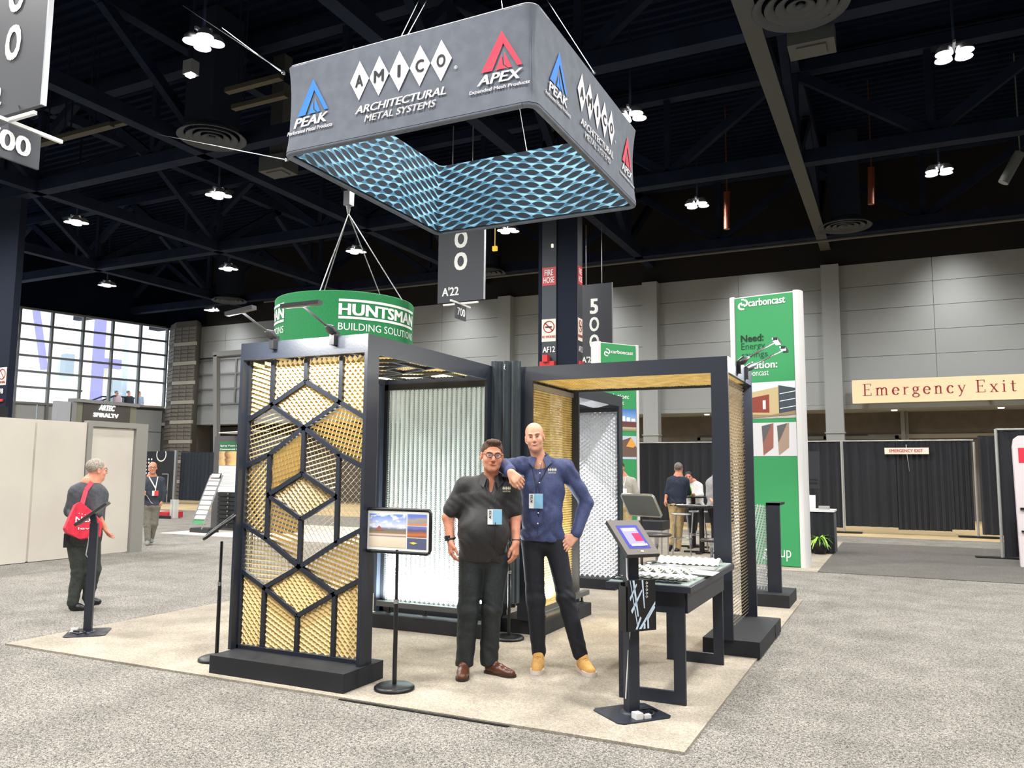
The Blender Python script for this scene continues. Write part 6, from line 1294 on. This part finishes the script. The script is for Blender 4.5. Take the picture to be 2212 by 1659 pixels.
def collar(P, n_, hd_, m, r=.064, k=1., lead=0.):
    d = hd_-n_; d = d/np.linalg.norm(d); C = SDF(); C.cap(n_+[0, .012, -.02], n_+d*.045+[0, .012, 0], r+.012, r+.008, .005); C.cap(n_-d*.1, n_+d*.16, r, r-.004, .003, sub=True)
    C.ell(n_+[0, -.10, .02], (.030, .09, .10), .01, sub=True); C.cut(tuple(d), float(d@(n_+d*.048))); C.cut((0, 0, -1), -(n_[2]-.01)); sdfpart('collar', C, m, P, .0045)
    for s in (-1, 1):
        Q = [np.array(q)*k for q in ((s*.066, -.012, .048), (s*.026, -.064-lead, .018), (s*.052, -.098-lead*1.4, -.060), (s*.094, -.052-lead, -.018))]
        Q = [n_+q for q in Q]; nn = np.cross(Q[1]-Q[0], Q[3]-Q[0]); nn /= np.linalg.norm(nn); nn *= (-1 if nn[1] > 0 else 1)*.0035
        part('collar_flap', MB().add(Q+[q+nn for q in Q], [(0, 1, 2, 3), (7, 6, 5, 4), (0, 4, 5, 1), (1, 5, 6, 2), (2, 6, 7, 3), (3, 7, 4, 0)]), m, P, world=False)
collar(M1.P, nk+[.0, -.0, .0], hd, BSH, .066, 1.08, .008)
badge(M1.P, nk, a(1069, 1086, .2), a(1044, 1038, .06), a(1082, 1040, .06), mat('badge_blue', srgb(140, 195, 225), .4), .11, .115)
q = MB(); f_ = lambda u, v: a(1095, 1056, .14)+np.array([u, 0, v]); diamonds(q, q, f_, -.035, -.01, .065, .03, 'AMICO'); text(q, 'ARCHITECTURAL', f_, -.032, -.024, .06, .009, .01); part('chest_logo', q, mat('cream_thread', srgb(225, 220, 190), .7), M1.P, world=False)
part('placket', MB().tube([a(1070, 1128, .222), a(1070, 1135, .223), a(1070, 1160, .225), a(1071, 1200, .19)], .003, 6), BLK2, M1.P, world=False)
wv = wrL+(elL-wrL)*.12
wt = part('wristwatch', MB().tube([wv+np.array([-.037, 0, 0])*0+np.array([.040*math.cos(t_), .036*math.sin(t_), .004*math.sin(t_)]) for t_ in np.linspace(0, 6.283, 17)], .008, 6, caps=False), BLK2, M1.P, world=False)
part('watch_face', MB().obox(wv+np.array([-.020, -.036, 0]), (.018, .008, 0), (-.003, .006, 0), (0, 0, .02)), mat('watch_grey', srgb(70, 72, 76), .2, .6), wt, world=False)
wv = wrR+(elR-wrR)*.12; part('bracelet', MB().tube([wv+np.array([.037*math.cos(t_), .034*math.sin(t_), 0]) for t_ in np.linspace(0, 6.283, 17)], .004, 6, caps=False), BLK2, M1.P, world=False)
rg = wrL+np.array([.01, -.06, -.125]); 
# ---------------- tall man in the blue shirt
M2 = Fig('person', 'tall bald man in blue long-sleeved shirt standing right, hand on hip, arm on his colleague', (-2.48, 6.12, .016))
a = M2
hd = a(1155, 945, .05); RH = Rm(-.02, .04, -.12); K = .96
nk = a(1167, 995, .0); shL, shR = a(1125, 1006, .0), a(1222, 1010, -.0); elL = a(1090, 1006, .16); wrL = a(1103, 1020, .38)
elR, wrR = a(1266, 1086, -.08), a(1243, 1158, .02); ch_ = a(1172, 1060, .02); be = a(1171, 1115, .03); hip = a(1172, 1165, .0)
hL, hR = a(1150, 1172), a(1200, 1172); kL, kR = a(1157, 1295, .03), a(1222, 1290, .05); aL, aR = a(1164, 1408, .0), a(1253, 1412, .05)
B = SDF(); head(B, hd, RH, K, -.003); B.cap(nk-[0, -.02, .02], hd+[0, .02, -.05], .058, .055, .03); B.cap(nk-[0, 0, .05], hip, .08, .10, .05, fl=.8); B.cap(nk-[0, 0, .03], shL, .035, .04, .03); B.cap(nk-[0, 0, .03], shR, .035, .04, .03)
B.cap(shL, elL, .045, .04, .03); B.cap(elL, wrL, .04, .028, .02); B.cap(shR, elR, .045, .04, .03); B.cap(elR, wrR, .04, .028, .02)
B.cap(hL, kL, .07, .05, .03); B.cap(kL, aL, .05, .038, .03); B.cap(hR, kR, .07, .05, .03); B.cap(kR, aR, .05, .038, .03)
hand(B, wrL, (.62, -.35, -.62), (-.5, .35, -.75), (-.55, -.1, -.6), 1.05, (.9, 1.0, 1.1, 1.2), .5)
hand(B, wrR, (-.62, -.35, -.55), (-.25, .85, -.3), (-.7, .0, .7), 1.05, (.25, .3, .3, .3), -.1, 1.5)
sdfpart('body', B, SKIN2, M2.P, .0048)
S = SDF(); S.ell(ch_+[0, .01, .0], (.178, .118, .20), .05); S.ell(be+[0, 0, 0], (.170, .122, .18), .07); S.ell(hip+[0, 0, .02], (.185, .125, .13), .06); S.cap(nk+[-.02, .02, -.01], shL, .055, .066, .05); S.cap(nk+[.02, .02, -.01], shR+[-.01, 0, -.01], .055, .068, .05)
S.cap(shL, elL, .068, .062, .04); S.cap(elL, elL+(wrL-elL)*.85, .060, .045, .02); S.cap(shR, elR, .070, .060, .04); S.cap(elR, elR+(wrR-elR)*.92, .060, .046, .02)
S.cap(nk+[0, .02, -.0], nk+[0, .015, .02], .072, .064, .03); S.cap(nk+(hd-nk)*.9, nk+(hd-nk)*.05, .057, .057, .008, sub=True); S.ell(nk+[-.0, -.085, .012], (.016, .07, .045), .01, sub=True); S.cut((0, 0, -1), -(a(1172, 1168)[2]))
BLS = mat('blue_shirt_cloth', srgb(66, 76, 118), .65, 0, srgb(56, 65, 104), .15, 90); sdfpart('shirt', S, BLS, M2.P, .0062, wr(.0068, .001, 1.05))
S = SDF(); S.ell(hip+[0, .01, .0], (.170, .115, .12), .04); S.cap(hL, kL, .092, .072, .03); S.cap(kL, aL, .072, .058, .03); S.cap(hR, kR, .092, .072, .03); S.cap(kR, aR, .072, .058, .03)
S.cut((0, 0, -1), -.075); S.cut((0, 0, 1), a(1172, 1150)[2]); sdfpart('trousers', S, mat('navy_jeans', srgb(24, 27, 38), .75, 0, srgb(18, 21, 30), .1, 60), M2.P, .007, legs_folds(kL[2]+.02))
TAN = mat('tan_suede', srgb(222, 172, 98), .8, 0, srgb(212, 160, 88), .05, 60); SOL = mat('white_sole', srgb(228, 216, 208), .6)
for hh, tt in ((aL+[.0, .03, 0], np.array([aL[0]-.012, -.235])), (aR+[-.0, .04, 0], np.array([aR[0]+.095, -.25]))):
    S = SDF(); shoe(S, hh[:2], tt[:2], .012, .09, .047); sdfpart('shoe', S, TAN, M2.P, .005); sole(M2.P, hh[:2], tt[:2], 0, SOL, .032, .052)
    d_ = tt[:2]-hh[:2]; d_ = d_/np.linalg.norm(d_); n_ = np.array([-d_[1], d_[0]]); mb = MB()
    for j in range(4): c_ = hh[:2]+d_*(.11+.022*j); mb.tube([(*(c_+n_*.022), .097-.008*j), (*c_, .108-.010*j), (*(c_-n_*.022), .097-.008*j)], .0028, 5)
    part('laces', mb, mat('rust_lace', srgb(170, 100, 50), .8), M2.P, world=False)
face_parts(M2.P, hd, RH, K, (150, 110, 85), (90, 105, 120), True, None, teeth=True)
H = SDF(); T_ = lambda *p: hd+RH@(np.array(p)*K); 
collar(M2.P, nk, hd, BLS, .060, 1.0, .004)
badge(M2.P, nk, a(1158, 1053, .16), a(1148, 1003, .06), a(1188, 1003, .05), MC['badge_blue'], .11, .115)
for py in (1002, 1022, 1043, 1108, 1131): part('button', MB().lathe([(0, 0), (.006, .001), (.006, .004), (0, .005)], (0, 0, 0), 10).mesh('button', WHITE, Matrix.Translation(a(1167-(py-1000)*.04, py, .155 if py > 1010 else .12)) @ Matrix.Rotation(math.pi/2, 4, 'X')), WHITE, M2.P, world=False)
part('placket', MB().tube([a(1169, 1000, .10), a(1167, 1040, .14), a(1164, 1110, .15), a(1161, 1165, .13)], .0035, 6), mat('blue_seam', srgb(48, 56, 92), .7), M2.P, world=False)
q = MB(); f_ = lambda u, v: a(1193, 1016, .135)+np.array([u, 0, v]); diamonds(q, q, f_, -.035, -.01, .07, .03, 'AMICO'); text(q, 'ARCHITECTURAL', f_, -.032, -.024, .062, .009, .01); part('chest_logo', q, MC['cream_thread'], M2.P, world=False)
# ---------------- background people, coarser
def bgperson(lb, O, J, shirt, trous, skin, hair, shoes, face=0., sleeve=1., h=.011, W=1., K=1., hairstyle='short', facefront=True, glasses=None, hemz=None, group=None, name='person'):
    f = Fig(name, lb, O, group=group); a = f; g = {k: a(*v) for k, v in J.items()}; R = Rm(face)
    B = SDF(); head(B, g['hd'], R, K); B.cap(g['nk'], g['hd']+[0, .01, -.05], .055, .052, .03); B.cap(g['nk'], g['hip'], .09*W, .1*W, .05, fl=.8)
    for s in 'LR':
        B.cap(g['nk'], g['sh'+s], .05, .045, .04); B.cap(g['sh'+s], g['el'+s], .045, .04, .03); B.cap(g['el'+s], g['wr'+s], .04, .027, .02); B.cap(g['hip'], g['kn'+s], .08, .05, .03); B.cap(g['kn'+s], g['an'+s], .05, .038, .03)
        d = g['wr'+s]-g['el'+s]; d = d/np.linalg.norm(d); hand(B, g['wr'+s], d, (.1, .9, .2), (0.2, -.9, .1) if s == 'L' else (-.2, -.9, .1), 1.02, (.6, .65, .7, .75), .3)
    sdfpart('body', B, skin, f.P, h*.75)
    mid = (g['nk']+g['hip'])/2; S = SDF(); S.ell(g['nk']*.72+g['hip']*.28, (.18*W, .12*W, .20), .05); S.ell(g['nk']*.35+g['hip']*.65, (.17*W, .125*W, .2), .07); S.ell(g['hip']+[0, 0, .02], (.17*W, .12*W, .12), .05)
    for s in 'LR':
        S.cap(g['nk']+[0, 0, -.02], g['sh'+s], .055, .065, .05); e = min(sleeve*2, 1); S.cap(g['sh'+s], g['sh'+s]+(g['el'+s]-g['sh'+s])*e, .066, .062, .04)
        if sleeve > .5: S.cap(g['el'+s], g['el'+s]+(g['wr'+s]-g['el'+s])*(sleeve*2-1), .060, .045, .02)
    S.cap(g['nk']+[0, 0, .1], g['nk']+[0, -.02, .035], .05, .055, .01, sub=True); S.cut((0, 0, -1), -(g['hip'][2]-.06 if hemz is None else hemz)); sdfpart('shirt', S, shirt, f.P, h, wr(.004, .001))
    S = SDF(); S.ell(g['hip']+[0, .0, -.01], (.165*W, .12*W, .13), .04)
    for s in 'LR': e = .07*(1 if s == 'L' else -1); S.cap(g['hip']+[-e, 0, -.04], g['kn'+s], .095*W, .072, .03); S.cap(g['kn'+s], g['an'+s], .072, .06, .03)
    sdfpart('trousers', S, trous, f.P, h, legs_folds(g['knL'][2], .004))
    for s in 'LR':
        S = SDF(); an = g['an'+s]; tt = g.get('to'+s, an+[0, -.2, -.06]); S.cap(an+[0, .02, -.045], (an+tt)/2+[0, 0, -.02], .042, .042, .03); S.cap((an+tt)/2+[0, 0, -.02], tt, .045, .035, .03); sdfpart('shoe', S, shoes, f.P, h*.8)
    if hair:
        H = SDF(); T = lambda *p: g['hd']+R@(np.array(p)*K); H.ell(T(0, .022, .048), np.array([.084, .101, .086])*K, .01, R); H.ell(T(0, -.075, -.03), np.array([.09, .075, .1])*K, .012, R, True); H.ell(T(0, -.02, -.10), np.array([.12, .14, .085])*K, .01, R, True)
        if hairstyle == 'fringe': H.ell(T(0, -.02, .12), np.array([.05, .06, .045])*K, .01, R, True)
        sdfpart('hair', H, hair, f.P, h*.6)
    if facefront: face_parts(f.P, g['hd'], R, K, (70, 55, 45), (70, 60, 50), False, glasses)
    return f, g
GRYP = mat('slate_polo', srgb(72, 74, 80), .7, 0, srgb(62, 64, 70), .1, 40); GRNT = mat('dark_olive_cloth', srgb(58, 64, 60), .75, 0, srgb(48, 54, 50), .1, 40)
GRHAIR = mat('silver_hair', srgb(168, 158, 142), .6, 0, srgb(120, 112, 102), .5, 80)
OM, og = bgperson('grey-haired man in a slate shirt walking right, seen from behind with a red tote bag', (-8.2, 6.25, 0), dict(hd=(209, 1016, 0), nk=(196, 1044), shL=(164, 1062), shR=(209, 1062, .05), elL=(150, 1105, -.1), wrL=(190, 1135, -.12), elR=(208, 1108, .12), wrR=(226, 1140, .05), hip=(181, 1158, 0), knL=(170, 1236, .0), anL=(157, 1302, -.0), knR=(203, 1232, .0), anR=(190, 1290, -.05), toL=(178, 1314, .02), toR=(212, 1300, 0)),
    GRYP, GRNT, SKIN1, GRHAIR, BLK2, face=math.radians(115), sleeve=.5, h=.009, W=1.12, hairstyle='short', facefront=True, glasses=mat('wire_frame', srgb(150, 150, 150), .3, .8), hemz=None)
part('waist_pouch', MB().obox(OM(160, 1166, .0), (.10, 0, 0), (0, .10, 0), (0, 0, .075)), BLKM, OM.P, world=False, label='black waist pouch')
part('collar', MB().lathe([(.070, 0), (.062, .03)], OM(195, 1036), 20), PAPER, OM.P, world=False)
TG = thing('tote_bag', 'bright red tote bag with white print hanging from the grey-haired man\'s shoulder', 'bag', tuple(OM.O+OM.x*OM(177, 1165)[0]+np.array([0, 0, 0])), OM.th)
RT = mat('red_tote_cloth', srgb(226, 44, 72), .6, 0, srgb(205, 36, 62), .1, 20); ox = OM(177, 1165)[0]
def tg(px, py, f=0.): p = OM(px, py, f); return p-np.array([ox, 0, 0])
pts = [(167, 1086), (179, 1087), (206, 1110), (222, 1130), (217, 1160), (175, 1166), (140, 1152), (135, 1142), (158, 1092)]
A_ = [tg(x, y, .20) for x, y in pts]; B_ = [tg(x+(6 if x < 170 else -4), y-2, .30) for x, y in pts]
part('bag_body', MB().add(A_+B_, [tuple(range(9)), tuple(range(17, 8, -1))]+[(i, (i+1) % 9, 9+(i+1) % 9, 9+i) for i in range(9)]), RT, TG, world=False)
part('bag_gusset', MB().add([tg(158, 1092, .20), tg(166, 1086, .305), tg(160, 1155, .31), tg(136, 1143, .22)], [(0, 1, 2, 3)]), mat('red_tote_side', srgb(240, 70, 88), .6), TG, world=False)
part('strap', MB().bar(tg(177, 1090, .25), tg(186, 1058, .17), .045, .006, (0, -1, 0)).bar(tg(186, 1058, .17), tg(201, 1038, .06), .045, .006, (0, -1, 0)), RT, TG, world=False)
q = MB(); f_ = lambda u, v: tg(163, 1124, .306)+np.array([u, 0, v]); text(q, 'Next', f_, .0, -.02, .20, .06, .02); text(q, 'level', f_, .03, -.10, .18, .025, .01)
for k in range(4): ring(q, f_, .03+k*.03, .075-k*.008, 0, .005, n=8)
part('white_print', q, WHITE, TG, world=False)
BGN = mat('navy_vest', srgb(52, 60, 72), .7, 0, srgb(44, 51, 62), .1, 30); KHG = mat('grey_khaki', srgb(122, 118, 106), .75, 0, srgb(108, 105, 94), .1, 30)
W2_, wg = bgperson('walking man in a dark jacket with white lanyard and red badge, near the cream partition', (-14.05, 11.95, 0), dict(hd=(330, 1011, .05), nk=(328, 1030), shL=(311, 1038), shR=(348, 1038), elL=(304, 1062, 0), wrL=(308, 1065, .25), elR=(354, 1063), wrR=(350, 1082, .02), hip=(327, 1092), knL=(318, 1132, .05), anL=(319, 1166, .1), knR=(333, 1132), anR=(326, 1163, -.1), toL=(318, 1176, .25), toR=(327, 1170, .1)), BGN, KHG, SKIN1, None, mat('grey_trainer', srgb(120, 122, 118), .6), sleeve=.95, h=.011, W=1.08, glasses=mat('dark_frame', srgb(40, 35, 35), .3))
badge(W2_.P, None, W2_(336, 1055, .16), W2_(322, 1030, .09), W2_(341, 1030, .09), mat('badge_red', srgb(225, 60, 60), .5), .12, .10, (235, 235, 232), .012, 0)
part('earphone_cord', MB().tube([W2_(310, 1065, .27), W2_(318, 1072, .2), W2_(326, 1085, .17), W2_(330, 1088, .17)], .005, 5), WHITEP, W2_.P, world=False)
solo('phone', MB().box(*(W2_.O+W2_.x*W2_(311, 1063, .3)[0]+W2_.n*.33+np.array([-.04, -.05, W2_(311, 1063)[2]-.005])), *(W2_.O+W2_.x*W2_(311, 1063, .3)[0]+W2_.n*.33+np.array([.04, .05, W2_(311, 1063)[2]+.005]))), BLK2, 'black phone held by the walking man', 'phone')
NV = mat('navy_polo', srgb(26, 36, 58), .7, 0, srgb(20, 30, 50), .1, 30); KH = mat('khaki_cloth', srgb(196, 170, 124), .75, 0, srgb(180, 154, 108), .1, 30)
N_, ng = bgperson('grey-haired man in a navy polo and khaki trousers seen from behind at the high table', (-4.1, 16.1, 0), dict(hd=(1466, 1013), nk=(1465, 1031), shL=(1448, 1039), shR=(1481, 1039), elL=(1441, 1064, -.0), wrL=(1438, 1078, .05), elR=(1487, 1064, -.1), wrR=(1480, 1074, -.3), hip=(1462, 1088), knL=(1456, 1132), anL=(1449, 1172, .1), knR=(1468, 1132), anR=(1465, 1182), toL=(1446, 1188, .12), toR=(1460, 1190, .05)), NV, KH, SKIN1, mat('grey_hair', srgb(130, 124, 116), .6, 0, srgb(70, 62, 56), .3, 60), BLK2, face=math.radians(165), sleeve=.5, h=.011, W=1.12, facefront=False)
part('collar', MB().lathe([(.066, 0), (.058, .03)], ng['nk']-[0, 0, .02], 20), PAPER, N_.P, world=False); part('belt', MB().lathe([(.188, 0), (.188, .035)], (0, 0, 0), 30).mesh('belt', BLK2, Matrix.Translation(Vector(ng['hip']+[0, .0, -.045])) @ Matrix.Diagonal((1, .72, 1, 1))), BLK2, N_.P, world=False)
WT = mat('white_shirt_cloth', srgb(232, 230, 228), .7, 0, srgb(222, 220, 218), .1, 30)
S_, sg_ = bgperson('dark-haired man in a white shirt sitting at the small high table, looking down', (-4.05, 17.65, 0), dict(hd=(1487, 1031, .12), nk=(1496, 1043), shL=(1480, 1054), shR=(1510, 1051), elL=(1482, 1070, .15), wrL=(1490, 1070, .4), elR=(1514, 1068, .1), wrR=(1500, 1071, .4), hip=(1502, 1092), knL=(1490, 1100, .35), anL=(1494, 1140, .3), knR=(1504, 1100, .35), anR=(1500, 1142, .25), toL=(1490, 1148, .45), toR=(1498, 1150, .4)), WT, BLKM, SKIN1, mat('black_hair', srgb(28, 26, 28), .5), BLK2, sleeve=1., h=.011, W=1.15)
GT = mat('taupe_polo', srgb(184, 178, 166), .7, 0, srgb(172, 166, 154), .1, 30)
G_, gg = bgperson('man in a pale taupe polo with lanyard, half hidden behind the rear archway', (-5.0, 15.75, 0), dict(hd=(1340, 1011, .03), nk=(1345, 1030), shL=(1327, 1040), shR=(1366, 1039), elL=(1322, 1066), wrL=(1326, 1088, .1), elR=(1375, 1063), wrR=(1375, 1085), hip=(1347, 1092), knL=(1338, 1135), anL=(1337, 1178), knR=(1357, 1135), anR=(1357, 1178), toL=(1335, 1190, .2), toR=(1360, 1190, .2)), GT, KH, SKIN1, mat('dark_hair', srgb(60, 45, 38), .6), BLK2, sleeve=.5, h=.011, W=1.15)
badge(G_.P, None, G_(1348, 1050, .17), G_(1340, 1030, .1), G_(1352, 1030, .1), PAPER, .11, .11, (225, 222, 215), .008, 0)
R_, rg_ = bgperson('man in a grey polo almost hidden behind the front post of the right archway', (-3.25, 16.0, 0), dict(hd=(1551, 1012), nk=(1549, 1032), shL=(1533, 1044), shR=(1566, 1044), elL=(1532, 1070), wrL=(1540, 1084, .15), elR=(1572, 1070), wrR=(1566, 1086, .15), hip=(1549, 1092), knL=(1544, 1130), anL=(1544, 1172), knR=(1556, 1130), anR=(1556, 1172), toL=(1542, 1182, .2), toR=(1558, 1182, .2)), mat('grey_polo', srgb(160, 158, 158), .7), BLKM, SKIN2, MC['dark_hair'], BLK2, sleeve=.5, h=.012, W=1.15)
# three people on the escalator
for i, (px, lb, mm) in enumerate(((252, 'dark-haired person with a backpack on the escalator, left of three', mat('pink_top', srgb(205, 170, 175), .7)), (278, 'person in dark clothes on the escalator, middle of three', BLKM), (301, 'grey-shirted person on the escalator, right of three', mat('grey_top', srgb(140, 150, 165), .7)))):
    w_p = wp(on_line(px), 0, -3.5); dsc = math.hypot(*w_p[:2]); k_ = F/ (w_p@CF)
    cxp = px; top = 844+(0 if i < 2 else 1); s1 = lambda m_: m_*k_
    J = dict(hd=(px, top+s1(.12)), nk=(px, top+s1(.30)), shL=(px-s1(.17), top+s1(.36)), shR=(px+s1(.17), top+s1(.36)), elL=(px-s1(.2), top+s1(.65)), wrL=(px-s1(.1), top+s1(.8)), elR=(px+s1(.2), top+s1(.65)), wrR=(px+s1(.16), top+s1(.85)), hip=(px, top+s1(.9)), knL=(px-s1(.1), top+s1(1.3)), anL=(px-s1(.1), top+s1(1.65)), knR=(px+s1(.1), top+s1(1.3)), anR=(px+s1(.1), top+s1(1.65)))
    z0_ = (CH+ray(px, top)[2]/ (ray(px, top)@CF)*(w_p@CF))-1.75
    bgperson(lb, (w_p[0], w_p[1], z0_), J, mm, BLKM, SKIN1, mat('black_hair', srgb(28, 26, 28), .5), BLK2, face=math.radians(90), sleeve=.9, h=.02, W=1., facefront=False, group='people on the escalator')
print('tris', sum(len(o.data.polygons) for o in bpy.data.objects if o.type == 'MESH'), len(bpy.data.objects))
